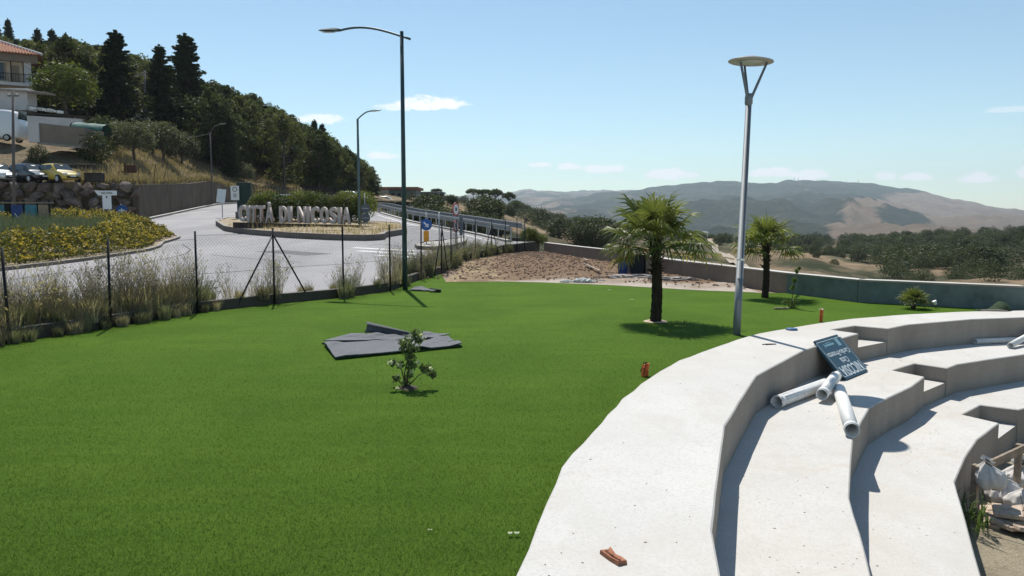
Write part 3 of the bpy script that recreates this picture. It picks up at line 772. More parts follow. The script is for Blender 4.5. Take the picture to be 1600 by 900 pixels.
pipe('plastic pipe lying against the riser at the right edge of the picture', (a.x, a.y, zf + .052), (b.x, b.y, zf + .052), .05, 'loose pipes at the far end of the steps')
a, b = G(1578, 545, zf), P(1640, 506, G(1610, 528, zf).y)
pipe('white plastic pipe slanting up across another at the right edge', (a.x, a.y, zf + .055), tuple(b), .052, 'loose pipes at the far end of the steps')

# ---- small things on the top step
M['brick'] = mat('broken_brick', (.30, .13, .075), .9, 0, .35, 25, .5, 60)
M['brick_pale'] = mat('pale_tile', (.46, .36, .28), .9, 0, .25, 12, .3, 60)
M['blue'] = mat('blue_plastic', (.05, .12, .25), .5, 0, .2, 10)
M['orange'] = mat('orange_conduit', (.55, .12, .03), .55, 0, .25, 14)
c = G(958, 873, .05); t = thing('brick_shard', 'broken reddish brown brick shard lying on the nearest concrete step', 'brick', tuple(c))
r_ = random.Random(4); mb = MB(); M4 = Matrix.Rotation(R(-62), 4, 'Z')
prof = [(-.085, -.030), (.0, -.034), (.085, -.028), (.092, .026), (.035, .030), (.01, .012), (-.075, .034), (-.055, .004)]
tp = [M4 @ Vector((x, y, 0)) for x, y in prof]
mb.add([(c.x + p.x, c.y + p.y, c.z + .001) for p in tp] + [(c.x + p.x * .95, c.y + p.y * .95, c.z + .028 + r_.uniform(-.008, .008)) for p in tp],
       [tuple(range(7, -1, -1)), tuple(range(8, 16))] + [(i, (i + 1) % 8, 8 + (i + 1) % 8, 8 + i) for i in range(8)])
mb.build('clay_body', M['brick'], t)
mb = MB(); mb.tube([c + M4 @ Vector((x, -.012, .03)) for x in (-.05, 0, .08)], .006, 6); mb.build('groove_ridge', M['brick'], t)
c = G(1237, 515.5, .051); t = thing('blue_disc', 'flat blue plastic lid on the far part of the top step', 'lid', tuple(c))
MB().lathe([(.0, 0.001), (.085, .001), (.09, .012), (.085, .026), (.06, .03), (.0, .03)], c, 20).build('disc', M['blue'], t, True)
MB().lathe([(.086, .004), (.095, .006), (.095, .011), (.086, .013)], c, 20).build('rim', M['blue'], t, True)
c = G(1202, 539, .05); t = thing('wire_scrap', 'dark bent scrap of wire on the top step near the joint', 'wire', tuple(c))
pts = [c + Vector((x, y, .007)) for x, y in ((-.10, .0), (-.03, .04), (.10, .05), (.11, .035), (.0, .0), (-.06, -.015))]
MB().tube(pts, .006, 6).build('strand', M['dark_metal'], t, True)
# orange corrugated conduit ends standing at the lawn edge
def conduit(label, base, h, r, lean, n_strand):
    t = thing('conduit', label, 'conduit', tuple(base), 0, 'orange cable conduits at the lawn edge')
    for k in range(n_strand):
        a = k * 2.1; o = Vector((math.cos(a), math.sin(a), 0)) * r * .9 * (n_strand > 1)
        prof = []; ns = int(h / .014)
        hh = h * (1 - .12 * k)
        pts = [base + o + Vector((lean * s * s, 0, hh * s)) for s in np.linspace(0, 1, ns)]
        MB().tube(pts, [r * (1.0 if i % 2 else .84) for i in range(ns)], 10).build('corrugated_tube', M['orange'], t)
    mb = MB()
    for k in range(3):
        a = k * 2 + .5; o = Vector((math.cos(a), math.sin(a), 0)) * r * 1.2
        mb.tube([base + o * .3 + Vector((lean, 0, h * .97)), base + o * .5 + Vector((lean * 1.1, 0, h * 1.10)), base + o * 1.3 + Vector((lean, 0, h * (1.0 if n_strand == 1 else .8)))] + ([base + o * 1.8 + Vector((0, 0, h * .3))] if n_strand > 1 else []), .005, 5)
    mb.build('cable_ends', M['white_paint'] if n_strand == 1 else M['dark_metal'], t)
    return t
conduit('cut orange corrugated conduits with cable ends, nearest the camera', G(1007, 588, 0), .155, .026, .012, 3)
conduit('single upright orange conduit stub near the young trees', G(1282.5, 503, 0), .22, .034, .01, 1)
# ---- dark mossy cushion at the far end of the step
c = G(1565, 487, .035); t = thing('turf_roll', 'dark green offcut of turf slumped on the far end of the top step', 'turf', tuple(c))
mb = MB(); prof = []
nu, nv = 26, 10; V = []
for i in range(nu):
    u = i / (nu - 1); x = -.42 + u * .64; hgt = .03 + .15 * math.exp(-((u - .76) / .20) ** 2); wd = .10 + .1 * math.exp(-((u - .7) / .25) ** 2)
    if i in (0, nu - 1): hgt *= .2; wd *= .4
    for j in range(nv):
        a = math.pi * j / (nv - 1); V.append((c.x + x, c.y + .12 - math.cos(a) * wd, c.z + .002 + math.sin(a) * hgt * (1 + .1 * math.sin(i * 1.9 + j))))
mb.add(V, [(i * nv + j, i * nv + j + 1, (i + 1) * nv + j + 1, (i + 1) * nv + j) for i in range(nu - 1) for j in range(nv - 1)])
M['turf_dark'] = mat('dark_turf', (.03, .055, .025), .9, 0, .4, 30, .8, 120)
mb.build('folded_pile', M['turf_dark'], t, True)
MB().tube([(c.x - .40, c.y - .02, c.z + .02), (c.x - .1, c.y - .08, c.z + .035), (c.x + .06, c.y - .09, c.z + .02)], .018, 6).build('loose_edge', M['concrete_old'], t, True)

# ---- grit, leaves and crumbs on the steps (uncountable)
q_pts = []; fcs = []; g = random.Random(11)
def crumb(p, s):
    o = len(q_pts); d = [Vector((g.uniform(-1, 1), g.uniform(-1, 1), 0)) * s for _ in range(4)]
    a = g.uniform(0, 6.3); e = g.uniform(.5, 2.2)
    for k in range(4):
        ang = a + k * 1.57 + g.uniform(-.3, .3); q_pts.append((p.x + math.cos(ang) * s * e, p.y + math.sin(ang) * s, p.z + .0015))
    q_pts.append((p.x, p.y, p.z + s * g.uniform(.4, .9)))
    fcs.extend([(o, o + 1, o + 4), (o + 1, o + 2, o + 4), (o + 2, o + 3, o + 4), (o + 3, o, o + 4)])
for _ in range(520):
    k = g.random()
    ln, wl_, z = ((W1, OUT, .05), (W2, W1, ZT[1]), (W3, W2, ZT[2]))[g.choice((0, 1, 1, 2, 2))]
    i = g.randrange(0, len(ln) - 1); p = ln[i].lerp(ln[i + 1], g.random()); p = shift_in(p, g.uniform(.05, 1.0)); p.z = z
    if ln is W1 and p.y < 5 and g.random() < .3: pass
    crumb(p, g.uniform(.002, .007))
M['grit'] = leaf_mat('grit', (.06, .045, .03), (.24, .19, .13), 0, .9)
me = bpy.data.meshes.new('grit'); me.from_pydata(q_pts, [], fcs)
tag(wrap(me, 'grit', M['grit']), 'dry leaf crumbs and grit scattered over the concrete steps', 'grit', kind='stuff')

# ---- the corner below the steps: fence rail, sacks, broken tiles, weeds
zl = -1.33
pA = G(1523, 800, zl); pA = Vector((pA.x, pA.y, zl))
A_top = P(1525, 726, 8.05); B_top = P(1600, 690, 8.65); C_top = P(1680, 655, 9.3)
t = thing('timber_rail', 'weathered timber rail fence beside the sacks below the lowest step', 'rail', (A_top.x, A_top.y, zl))
for p in (A_top, B_top + Vector((-.12, -.1, 0)), C_top):
    mb = MB(); mb.box((p.x, p.y, (p.z + zl) / 2 - .03), (.075, .06, p.z - zl + .06), R(40)); mb.build('post', M['wood'], t)
d = (C_top - A_top); mid = (A_top + C_top) / 2
MB().box(mid + Vector((.0, -.055, -.035)), (d.length + .1, .03, .09), math.atan2(d.y, d.x), -math.asin(d.z / d.length)).build('rail', M['wood'], t)

q = NT('woven_sack'); cc = q.ramp(q.noise(7, 6, .7), [(.3, (.44, .41, .385)), (.7, (.64, .61, .58))]); q.bump(q.noise(14, 4, .55), .35, .02); M['sack'] = q.col(cc, .7, .3)
def sack(label, c, size, seed, rz=0.0, mname='sack'):
    r = random.Random(seed); nz, na = 34, 56; V = []; ph = [r.uniform(0, 6.28) for _ in range(6)]
    tx, ty = r.uniform(-.35, .35), r.uniform(-.3, .1)
    for i in range(nz):
        u = i / (nz - 1)
        Rr = np.interp(u, [0, .03, .15, .4, .62, .78, .86, .93, 1.0], [.05, .72, .95, 1.0, .80, .42, .20, .26, .40])
        fold = np.interp(u, [0, .2, .5, .8, 1], [.05, .07, .12, .30, .35])
        for k in range(na):
            th = 2 * math.pi * k / na
            f = math.sin(7 * th + ph[0] + 1.4 * math.sin(2 * th + ph[1]) + 2.0 * u) + .6 * math.sin(13 * th + ph[2] - 3 * u) + .5 * math.sin(3 * th + ph[3]) + .5 * math.sin(9 * u + 2 * th + ph[4])
            rr = Rr * (1 + fold * .55 * f); z = u + .05 * math.sin(3 * th + ph[5]) * (1 - u) - .10 * u * (1 + math.sin(th + ph[2]))
            V.append((rr * math.cos(th) + tx * u * u, rr * math.sin(th) + ty * u * u, z))
    fs = [(i * na + k, i * na + (k + 1) % na, (i + 1) * na + (k + 1) % na, (i + 1) * na + k) for i in range(nz - 1) for k in range(na)] + [tuple(range(na - 1, -1, -1))]
    Mx = Matrix.Translation(Vector(c) - Vector((0, 0, size[2] * .5))) @ Matrix.Rotation(rz, 4, 'Z') @ Matrix.Diagonal((size[0] / 2, size[1] / 2, size[2], 1))
    t = thing('sack', label, 'sack', tuple(c), 0, 'white sacks below the lowest step')
    MB().add([Mx @ Vector(v) for v in V], fs).build('sack_body', M[mname], t, True)
    i0 = int(nz * .86); MB().tube([Mx @ (Vector(V[i0 * na + k]) * 1.0) for k in range(0, na, 3)] + [Mx @ Vector(V[i0 * na])], .007, 5, False).build('tie_cord', M['rubber'], t)
    return t
sack('slack whitish sack hung over the timber rail', P(1550, 738, 7.95), (.32, .22, .36), 3)
sack('crumpled white sack in front of the rail, lowest of the heap', P(1570, 762, 8.5) , (.46, .34, .36), 7, .4)
sack('white sack at the back of the heap by the right edge', P(1602, 742, 9.0), (.6, .4, .46), 12, .2)
sack('rolled white sack at the right edge in front of the heap', P(1603, 775, 8.25), (.46, .34, .36), 17, -.3)
gt = random.Random(8)
tl_pos = [(1553, 800, .06), (1574, 799, .12), (1590, 810, .06), (1566, 815, .03), (1600, 800, .12), (1585, 822, .02), (1552, 812, .02), (1600, 826, .03)]
tl_lab = ['leftmost pale tile piece at the heap below the sacks', 'pale tile piece tilted on top of the heap under the sacks', 'pale tile piece right of centre in the tile heap', 'pale tile piece half buried in front of the heap',
          'highest pale tile piece at the right edge of the picture', 'front pale tile piece beside the dry ground', 'low pale tile piece by the green weeds', 'pale tile piece lying at the right edge, nearest the camera']
for (x, y, h), lb in zip(tl_pos, tl_lab):
    c = G(x, y, zl + h); t = thing('tile_piece', lb, 'tile', tuple(c), 0, 'broken tiles below the steps')
    s1, s2 = gt.uniform(.24, .34), gt.uniform(.18, .24); rz, rx, ry = gt.uniform(-.8, .8), gt.uniform(-.25, .35), gt.uniform(-.25, .25)
    MB().box(c, (s1, s2, .045), rz, ry, rx, .006).build('slab', M['brick_pale'], t)
    Mx = Matrix.Rotation(rz, 4, 'Z') @ Matrix.Rotation(ry, 4, 'Y') @ Matrix.Rotation(rx, 4, 'X'); off = Mx @ Vector((0, 0, .0255))
    MB().box(c + off, (s1 * .9, .012, .007), rz, ry, rx).build('rib', M['brick_pale'], t)
# ================================================================== PARK: wall, fence, lamps, plants, debris
# ---- parapet wall
M['teal_net'] = mat('teal_shade_net', (.135, .165, .160), .85, 0, .3, 3, .4, 90)
par = thing('parapet_wall', 'long low concrete parapet wall along the far edge of the lawn', 'wall', tuple(PAR[3]))
def par_seg(i, m, name='wall_panel', lab=None):
    mb = MB(); wall_along(mb, [PAR[i], PAR[i + 1]], .22, -.6, .455, 1)
    o = mb.build(name, m, par); 
    if lab: o['label'] = lab
for i in range(len(PAR) - 1):
    par_seg(i, M['concrete_old'])
# coping: butts end to end, 3 cm wider than the wall
for i in range(len(PAR) - 1):
    a, b = PAR[i], PAR[i + 1]; t = (b - a).normalized(); n_ = Vector((t.y, -t.x, 0))
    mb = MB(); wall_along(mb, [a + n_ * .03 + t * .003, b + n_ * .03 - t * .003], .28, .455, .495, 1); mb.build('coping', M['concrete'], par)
# dark teal sheet fixed to the inner face of its right part
for i in range(5, len(PAR) - 1):
    a, b = PAR[i], PAR[i + 1]; t = (b - a).normalized(); n_ = Vector((-t.y, t.x, 0))
    if n_.y > 0: n_ = -n_
    mb = MB(); wall_along(mb, [a + n_ * .02, b + n_ * .02], .012, .0, .452, 1); o = mb.build('net_panel', M['teal_net'], par); o['label'] = 'dark teal netting on the wall face'

# ---- wire fence
fen = thing('wire_fence', 'dark chain link fence with thin posts between lawn and road', 'fence', tuple(FP[5]))
post_h = [1.42, 1.42, 1.5, 1.58, 1.62, 1.63, 1.65, 1.66, 1.66, 1.68, 1.70, 1.66, 1.7, 1.7, 1.7, 1.72, 1.74]
fr_ = random.Random(2)
tops = []
for i, (p, h) in enumerate(zip(FP, post_h)):
    ln = Vector((fr_.uniform(-.03, .03), fr_.uniform(-.02, .02), h)); tops.append(p + ln)
    MB().tube([p + Vector((0, 0, -.2)), p + ln], .021, 8).build('post', M['dark_metal'], fen, True)
for i in (4, 8, 13):            # braced posts
    for s in (-1, 1):
        d = (FP[i + 1] - FP[i - 1]).normalized() * s
        MB().tube([tops[i] - Vector((0, 0, .14)), FP[i] + d * (.92 if i == 4 else 1.0) + Vector((0, 0, -.02))], .018, 8).build('brace', M['dark_metal'], fen, True)
wv, wf = [], []
mbw = MB()
for i in range(len(FP) - 1):
    a, b = FP[i], FP[i + 1]; L = (b - a).length; t = (b - a) / L; hA, hB = post_h[i] - .08, post_h[i + 1] - .08
    hh = min(hA, hB); z0 = .10; nrm = Vector((-t.y, t.x, 0)) * .001
    pitch = .075
    k = -hh
    for sgn in (1, -1):
        s = -(hh - z0)
        while s < L:
            # line from (s, z0) rising at 45 degrees
            s0, s1 = s, s + (hh - z0); za, zb = z0, hh
            if s0 < 0: za += -s0; s0 = 0
            if s1 > L: zb -= (s1 - L); s1 = L
            if s1 > s0 + .02:
                if sgn == 1: p0, p1 = a + t * s0, a + t * s1
                else: p0, p1 = b - t * s0, b - t * s1
                p0 = Vector((p0.x, p0.y, za)); p1 = Vector((p1.x, p1.y, zb)); r_ = .0008
                e = (p1 - p0).normalized(); u = Vector((-t.y, t.x, 0)); w = e.cross(u)
                vs = [p0 + u * r_, p0 + w * r_, p0 - u * r_ - w * r_, p1 + u * r_, p1 + w * r_, p1 - u * r_ - w * r_]
                mbw.add(vs, [(0, 1, 4, 3), (1, 2, 5, 4), (2, 0, 3, 5)])
            s += pitch
    for hz_ in (hh, hh * .5):
        mbw.tube([Vector((a.x, a.y, hz_)), Vector((b.x, b.y, hz_))], .003, 4, False)
o = mbw.build('wire_mesh', M['dark_metal'], fen); o['kind'] = 'stuff'

# ---- park lamp by the steps (leans slightly to the right)
b = Vector((3.56, 12.05, 0)); lean = .024
t = thing('park_lamp', 'grey park lamp with saucer head on three arms, right of the palms', 'lamp post', tuple(b))
H = 3.62
AX = lambda z, x=0, y=0: Vector((b.x + x + z * lean * 1.0, b.y + y, z))
MB().tube([AX(-.1), AX(.9), AX(.9), AX(H)], [.062, .056, .056, .045], 18).build('pole', M['lamp_grey'], t, True)
MB().box(AX(.42, .0, -.058), (.075, .012, .30), bev=.005).build('access_door', M['lamp_grey'], t)
MB().tube([AX(1.18), AX(1.215)], .058, 18).build('sticker_band', M['white_paint'], t, True)
MB().lathe([(.045, 0), (.06, .03), (.06, .12), (.05, .18)], AX(H - .05), 18).build('hub', M['lamp_grey'], t, True)
ZH = 4.20
for k in range(3):
    a = R(90 + 120 * k + 5); e = AX(ZH, math.cos(a) * .24, math.sin(a) * .24)
    MB().tube([AX(H + .02, math.cos(a) * .03, math.sin(a) * .03), AX(H + .1, math.cos(a) * .05, math.sin(a) * .05), e], [.024, .022, .018], 8).build('arm', M['lamp_grey'], t, True)
Ml = Matrix.Rotation(R(3), 3, 'Y')
sh = MB().lathe([(.0, .06), (.12, .045), (.28, .0), (.335, -.015), (.34, -.028), (.325, -.035), (.25, -.03), (.0, -.02)][::-1], AX(ZH + .055), 32, Ml).build('shade', M['lamp_shade'], t, True)
MB().lathe([(.0, -.075), (.14, -.07), (.20, -.045), (.21, -.032), (.0, -.03)], AX(ZH + .055), 24, Ml).build('diffuser', M['lamp_glass'], sh, True)

# ---- street lamps
def street_lamp(label, base, H, r0, r1, arm_vec, rise, head_len, m, group=None, curve='bow', name='street_lamp', tail=0.0):
    t = thing(name, label, 'street lamp', tuple(base), 0, group)
    top = base + Vector((0, 0, H))
    MB().tube([base + Vector((0, 0, -.1)), base + Vector((0, 0, H * .5)), top], [r0, (r0 + r1) / 2, r1], 14).build('pole', m, t, True)
    av = Vector(arm_vec); pts = []
    for s in np.linspace(-tail, 1, 14):
        if curve == 'bow': z = rise * math.sin(min(1, max(-.5, s)) * math.pi * .62) 
        else: z = rise * math.sin(min(1, max(0, s)) * math.pi * .5)
        pts.append(top + av * s + Vector((0, 0, z - (.12 if curve == 'bow' else .02))))
    MB().tube(pts, r1 * .62, 10).build('arm', m, t, True)
    e = pts[-1]; d = av.normalized(); tilt = .10
    hd = (d + Vector((0, 0, tilt))).normalized(); sd = hd.cross(Vector((0, 0, 1))).normalized(); up = sd.cross(hd)
    L = head_len; w = L * .20; mb = MB(); V = []
    for s, ww, hh in ((-.06, .35, .5), (0, .55, .8), (.2, .9, 1.0), (.6, 1.0, .75), (.9, .8, .5), (1.0, .35, .3)):
        c = e + hd * L * s
        V += [c + sd * w * ww, c + sd * w * ww * .5 + up * .09 * L * hh, c - sd * w * ww * .5 + up * .09 * L * hh, c - sd * w * ww, c - up * .05 * L * hh]
    fs = [(i * 5 + k, i * 5 + (k + 1) % 5, i * 5 + 5 + (k + 1) % 5, i * 5 + 5 + k) for i in range(5) for k in range(5)] + [(4, 3, 2, 1, 0), (25, 26, 27, 28, 29)]
    mb.add(V, fs); hdp = mb.build('lamp_head', m, t)
    V = []
    for s in (.25, .85):
        c = e + hd * L * s - up * .06 * L; V += [c + sd * w * .6, c - sd * w * .6]
    MB().add(V, [(0, 1, 3, 2)]).build('lens', M['lamp_glass'], hdp)
    MB().box(base + Vector((0, -r0 - .002, 1.0)), (r0 * 1.1, .01, .4)).build('access_door', m, t)
    return t
M['teal_dark'] = mat('dark_green_grey_pole', (.045, .075, .085), .5, .3, .15, 4)
b = G(633, 452, 0)
L1 = street_lamp('tall dark street lamp with bowed arm standing on the lawn', b, P(631, 49, b.y).z, .066, .045, (-1.72, .85, 0), .36, .66, M['teal_dark'], tail=.13)
b = GR(562, 362); b.z += .28
L2 = street_lamp('grey street lamp on the letter island, arm to the right', b, P(562, 186, b.y).z - b.z, .10, .07, (.85, -.1, 0), .5, .75, M['teal_metal'], curve='up')

# ---- fan palms
M['frond'] = leaf_mat('palm_frond', (.060, .080, .022), (.19, .21, .070), .42, .45)
M['frond_dry'] = leaf_mat('palm_frond_dry', (.22, .17, .06), (.36, .29, .10), .3, .6)
M['petiole'] = mat('palm_petiole', (.10, .12, .03), .6)
q = NT('palm_trunk'); c = q.ramp(q.noise(14, 8, .8, mapscale=(1, 1, .35)), [(.3, (.018, .014, .010)), (.7, (.075, .058, .042))]); q.bump(q.noise(30, 6, .8, mapscale=(1, 1, .3)), 1, .05); M['trunk_palm'] = q.col(c, .95, .1)
M['bark'] = mat('bark', (.10, .08, .06), .9, 0, .4, 6, .8, 20)
def fan_mesh(seed, rad=.48, pet=.5, nseg=24, spread=235):
    r = random.Random(seed); V, Fq = [], []
    def quadstrip(c, w):
        o = len(V)
        for (p, s, ww) in zip(c, w[0], w[1]): V.append(tuple(p - s * ww)); V.append(tuple(p + s * ww))
        for i in range(len(c) - 1): Fq.append((o + 2 * i, o + 2 * i + 1, o + 2 * i + 3, o + 2 * i + 2))
    # petiole along +X
    pp = [Vector((pet * s, 0, .05 * math.sin(s * 2.2))) for s in np.linspace(0, 1, 5)]
    quadstrip(pp, ([Vector((0, 1, 0))] * 5, [.016, .012, .01, .009, .008]))
    quadstrip(pp, ([Vector((0, 0, 1))] * 5, [.010, .008, .007, .006, .005]))
    hub = pp[-1]
    for k in range(nseg):
        a = R(-spread / 2 + spread * k / (nseg - 1) + r.uniform(-2, 2)); L = rad * (1 - .25 * abs(a) / R(spread / 2)) * r.uniform(.9, 1.06)
        d = Vector((math.cos(a), math.sin(a), .10)); s = Vector((-math.sin(a), math.cos(a), 0)) ; dr = r.uniform(.25, .55); brk = r.uniform(.5, .75)
        c = []
        for u in (0, .35, brk, .85, 1.0):
            z = .22 * math.sin(u * 1.6) * L * .5 - (max(0, u - brk) ** 1.3) * dr * 2.6 * L - .10 * u * u * L
            c.append(hub + Vector((d.x * L * u, d.y * L * u, z)))
        s2 = (s + Vector((0, 0, .5 if k % 2 else -.5))).normalized()
        w = [.003, .014, .017, .011, .001]
        quadstrip(c, ([s2] * 5, w))
    me = np_mesh('frond', np.array(V), np.array(Fq)); me.materials.append(M['frond']); return me
fans = [fan_mesh(s, .46 + .03 * (s % 3), .46 + .06 * (s % 2)) for s in range(5)]
fans_dry = []
for s in range(2):
    m_ = fan_mesh(40 + s, .42, .5); m_.materials.clear(); m_.materials.append(M['frond_dry']); fans_dry.append(m_)
def palm(label, base, trunk_h, trunk_r, scale, nfr, seed, ndry=3, dryaz=None, name='fan_palm'):
    r = random.Random(seed); t = thing(name, label, 'palm', tuple(base), 0, 'fan palms on the lawn')
    pr = []; ns = 46; mb = MB(); n = 18; V = []
    for i in range(ns):
        z = trunk_h * i / (ns - 1); rr = trunk_r * (1.12 - .25 * (i / ns) + (.28 if i > ns * .78 else 0) * math.sin((i / ns - .78) / .22 * math.pi))
        ring = (i % 4) / 4.0
        for k in range(n):
            a = 2 * math.pi * k / n; q_ = rr * (1 + .13 * ring + r.uniform(-.05, .07)); V.append((base.x + q_ * math.cos(a) + .02 * math.sin(z * 3), base.y + q_ * math.sin(a), base.z + z - .02))
    mb.add(V, [(i * n + k, i * n + (k + 1) % n, (i + 1) * n + (k + 1) % n, (i + 1) * n + k) for i in range(ns - 1) for k in range(n)] + [tuple((ns - 1) * n + k for k in range(n))])
    mb.build('trunk', M['trunk_palm'], t)
    # old leaf stubs
    top = Vector((0, 0, trunk_h - .03))
    for k in range(nfr):
        g = k / (nfr - 1); el_ = R(84 - 94 * g ** .95 + r.uniform(-7, 7)); azm = k * 2.39996 + r.uniform(-.25, .25)
        me = fans[r.randrange(5)]
        o = bpy.data.objects.new('frond', me); link(o, t)
        sc = scale * (.8 + .25 * min(1, g * 2.5)) * r.uniform(.9, 1.1)
        o.location = top + Vector((math.cos(azm) * .05, math.sin(azm) * .05, -.16 * g * scale))
        o.rotation_euler = (r.uniform(-.35, .35), -el_, azm); o.scale = (sc,) * 3
    for k in range(7):
        o = bpy.data.objects.new('frond', fans[k % 5]); link(o, t); o.location = top + Vector((0, 0, -.05)); o.rotation_euler = (r.uniform(-.4, .4), -R(r.uniform(15, 60)), k * .9 + .4); o.scale = (scale * .62,) * 3
    for k in range(ndry):
        azm = (dryaz[k] if dryaz else r.uniform(0, 6.28)); o = bpy.data.objects.new('frond', fans_dry[k % 2]); link(o, t); o['label'] = 'yellowed dry frond'
        o.location = top + Vector((0, 0, -.22 * scale)); o.rotation_euler = (r.uniform(-.3, .3), R(-4 + 7 * k), azm); o.scale = (scale,) * 3
    sp_ = MB()
    for k in range(3): sp_.tube([base + top, base + top + Vector((.02 * (k - 1) - .02, 0, .4)), base + top + Vector((.05 * (k - 1) - .02, .02 * k, .62 + .18 * (k == 1))) * 1.0], [.014, .010, .002], 5)
    sp_.build('spear_leaf', M['petiole'], t)
    fib = MB()
    for k in range(60):
        a = r.uniform(0, 6.28); z = trunk_h * r.uniform(.55, .98); rr = trunk_r * 1.15
        p = base + Vector((math.cos(a) * rr, math.sin(a) * rr, z)); d = Vector((math.cos(a), math.sin(a), r.uniform(.2, 1.0))).normalized()
        fib.tube([p - d * .03, p + d * r.uniform(.03, .09)], [.016, .006], 4)
    fib.build('leaf_stubs', M['trunk_palm'], t)
    return t
pb = G(1024, 503, 0); palm('larger fan palm with dark shaggy trunk in the middle of the lawn', pb, 1.50, .086, 1.04, 27, 5, 4, [3.3, 3.0, .3, 2.8])
pb2 = G(1195, 465, 0); palm('smaller fan palm standing behind the park lamp', pb2, 1.27, .068, .86, 22, 9, 3, [3.4, 2.9, -.2])
# bare ring of pale mulch at the foot of the big palm
c = G(1024, 502, .004); t = thing('planting_ring', 'thin pale ring of bare earth round the foot of the larger palm', 'planting ring', tuple(c))
MB().lathe([(.0, .0), (.21, .0), (.18, .010), (.1, .018), (.0, .018)], c, 22).build('earth', M['brick_pale'], t)
# small young palm by the wall
c = G(1427, 482.5, 0); t = thing('young_palm', 'small low bushy young palm against the teal wall', 'palm', tuple(c))
r = random.Random(4)
MB().lathe([(.03, -.02), (.05, .03), (.035, .12), (.02, .16)], c, 10).build('trunk', M['trunk_palm'], t)
for k in range(22):
    g = k / 21; o = bpy.data.objects.new('frond', fans[r.randrange(5)]); link(o, t); o.location = (0, 0, .08); o.rotation_euler = (r.uniform(-.4, .4), -R(85 - 80 * g), k * 2.4); o.scale = (.40,) * 3

M['dark_soil'] = mat('dark_soil', (.06, .045, .035), .95, 0, .3, 20)
# ---- leafy young shrubs
def leaf_pts(rg, centers, rad, n):
    C = np.array(centers); i = rg.integers(0, len(C), n); d = rg.normal(size=(n, 3)); d /= np.linalg.norm(d, axis=1)[:, None]
    rr = np.array(rad)[i] if np.ndim(rad) else np.full(n, rad)
    return C[i] + d * (rr * rg.random(n) ** .45)[:, None]
def leaf_quads(rg, Pn, size, aspect=.5, flat=.0, var=.4):
    n = len(Pn); a = rg.normal(size=(n, 3)); a[:, 2] *= (1 - flat); a /= np.linalg.norm(a, axis=1)[:, None]
    b = rg.normal(size=(n, 3)); b[:, 2] *= (1 - flat); b -= (b * a).sum(1)[:, None] * a; b /= np.linalg.norm(b, axis=1)[:, None]
    s = size * (1 + var * (rg.random(n) * 2 - 1)); a *= s[:, None]; b *= (s * aspect)[:, None]
    V = np.empty((n, 4, 3)); V[:, 0] = Pn - a; V[:, 1] = Pn - b; V[:, 2] = Pn + a; V[:, 3] = Pn + b
    return V.reshape(-1, 3), np.arange(n * 4).reshape(-1, 4)
M['rose_leaf'] = leaf_mat('rose_leaf', (.07, .10, .040), (.21, .27, .12), .4, .35)
M['green_leaf'] = leaf_mat('young_leaf', (.06, .10, .03), (.13, .18, .06), .35, .45)
M['petal'] = leaf_mat('pale_flower', (.62, .64, .42), (.75, .76, .60), .3, .6)
M['stem'] = mat('brown_stem', (.10, .075, .045), .8, 0, .3, 20)
def shrub(name, label, base, stems, clumps, nleaf, lsize, flowers, seed, lm, cat='shrub', group=None):
    rg = np.random.default_rng(seed); t = thing(name, label, cat, tuple(base), 0, group)
    mb = MB()
    for st in stems:
        pts = [base + Vector(p) for p in st]; n = len(pts); mb.tube(pts, [.010 * (1 - .75 * i / (n - 1)) for i in range(n)], 6)
    mb.build('stems', M['stem'], t, True)
    Pn = leaf_pts(rg, [c[:3] for c in clumps], [c[3] * 1.4 for c in clumps], nleaf)
    V, Fq = leaf_quads(rg, Pn, lsize, .55)
    o = wrap(np_mesh('foliage', V, Fq), 'foliage', lm, t)
    if flowers:
        for f in flowers:
            Pn = leaf_pts(rg, [f], .018, 26); V, Fq = leaf_quads(rg, Pn, .017, .7); wrap(np_mesh('flower', V, Fq), 'flower', M['petal'], t)
    return t
b = G(634, 606, 0); k_ = 8.35 / F
def S(px, py, dy=0.0): return ((px - 634) * k_, dy, (604 - py) * k_)
stems = [[S(634, 604), S(632, 580, .02), S(640, 548, .03), S(650, 512, .02)], [S(634, 604), S(628, 575), S(618, 562, -.05)], [S(635, 604), S(655, 583, -.02), S(672, 575, -.06)], [S(634, 604), S(638, 570, .06), S(634, 535, .08)], [S(634, 604), S(623, 595, .04), S(617, 588, .05)], [S(636, 604), S(640, 560, -.05), S(655, 522, -.03)]]
cl_ = [(*S(650, 518), .045), (*S(655, 524, .03), .05), (*S(641, 530, -.03), .06), (*S(632, 537), .05), (*S(646, 538, .05), .055), (*S(637, 546), .05), (*S(629, 532, .06), .04), (*S(642, 556), .05), (*S(645, 566, -.04), .05),
       (*S(672, 574, -.06), .06), (*S(664, 570, -.05), .04), (*S(678, 580, -.07), .035), (*S(615, 562, -.05), .035), (*S(626, 566, -.03), .035), (*S(618, 590, .05), .035), (*S(640, 582), .035), (*S(634, 597), .04)]
shrub('rose_bush', 'small leggy rose bush with pale flowers, in front of the grey sheet', b, stems, cl_, 1500, .018, [S(614, 561, -.08), S(627, 566, -.08), S(655, 561, -.08), S(645, 576, -.08), S(622, 603, -.08), S(660, 520, -.05), S(676, 569, -.12)], 3, M['rose_leaf'])
MB().lathe([(.16, .001), (.13, .014), (.06, .03), (.0, .03)][::-1], b, 16)
c = G(637, 606, .003); t = thing('planting_ring', 'dark patch of turned soil at the foot of the rose bush', 'planting ring', tuple(c))
mb = MB(); rr_ = random.Random(3); V = [(c.x + math.cos(a) * .13 * rr_.uniform(.7, 1.2), c.y + math.sin(a) * .13 * rr_.uniform(.7, 1.2), c.z + .001) for a in np.linspace(0, 6.28, 18, endpoint=False)]; V.append((c.x, c.y, c.z + .03))
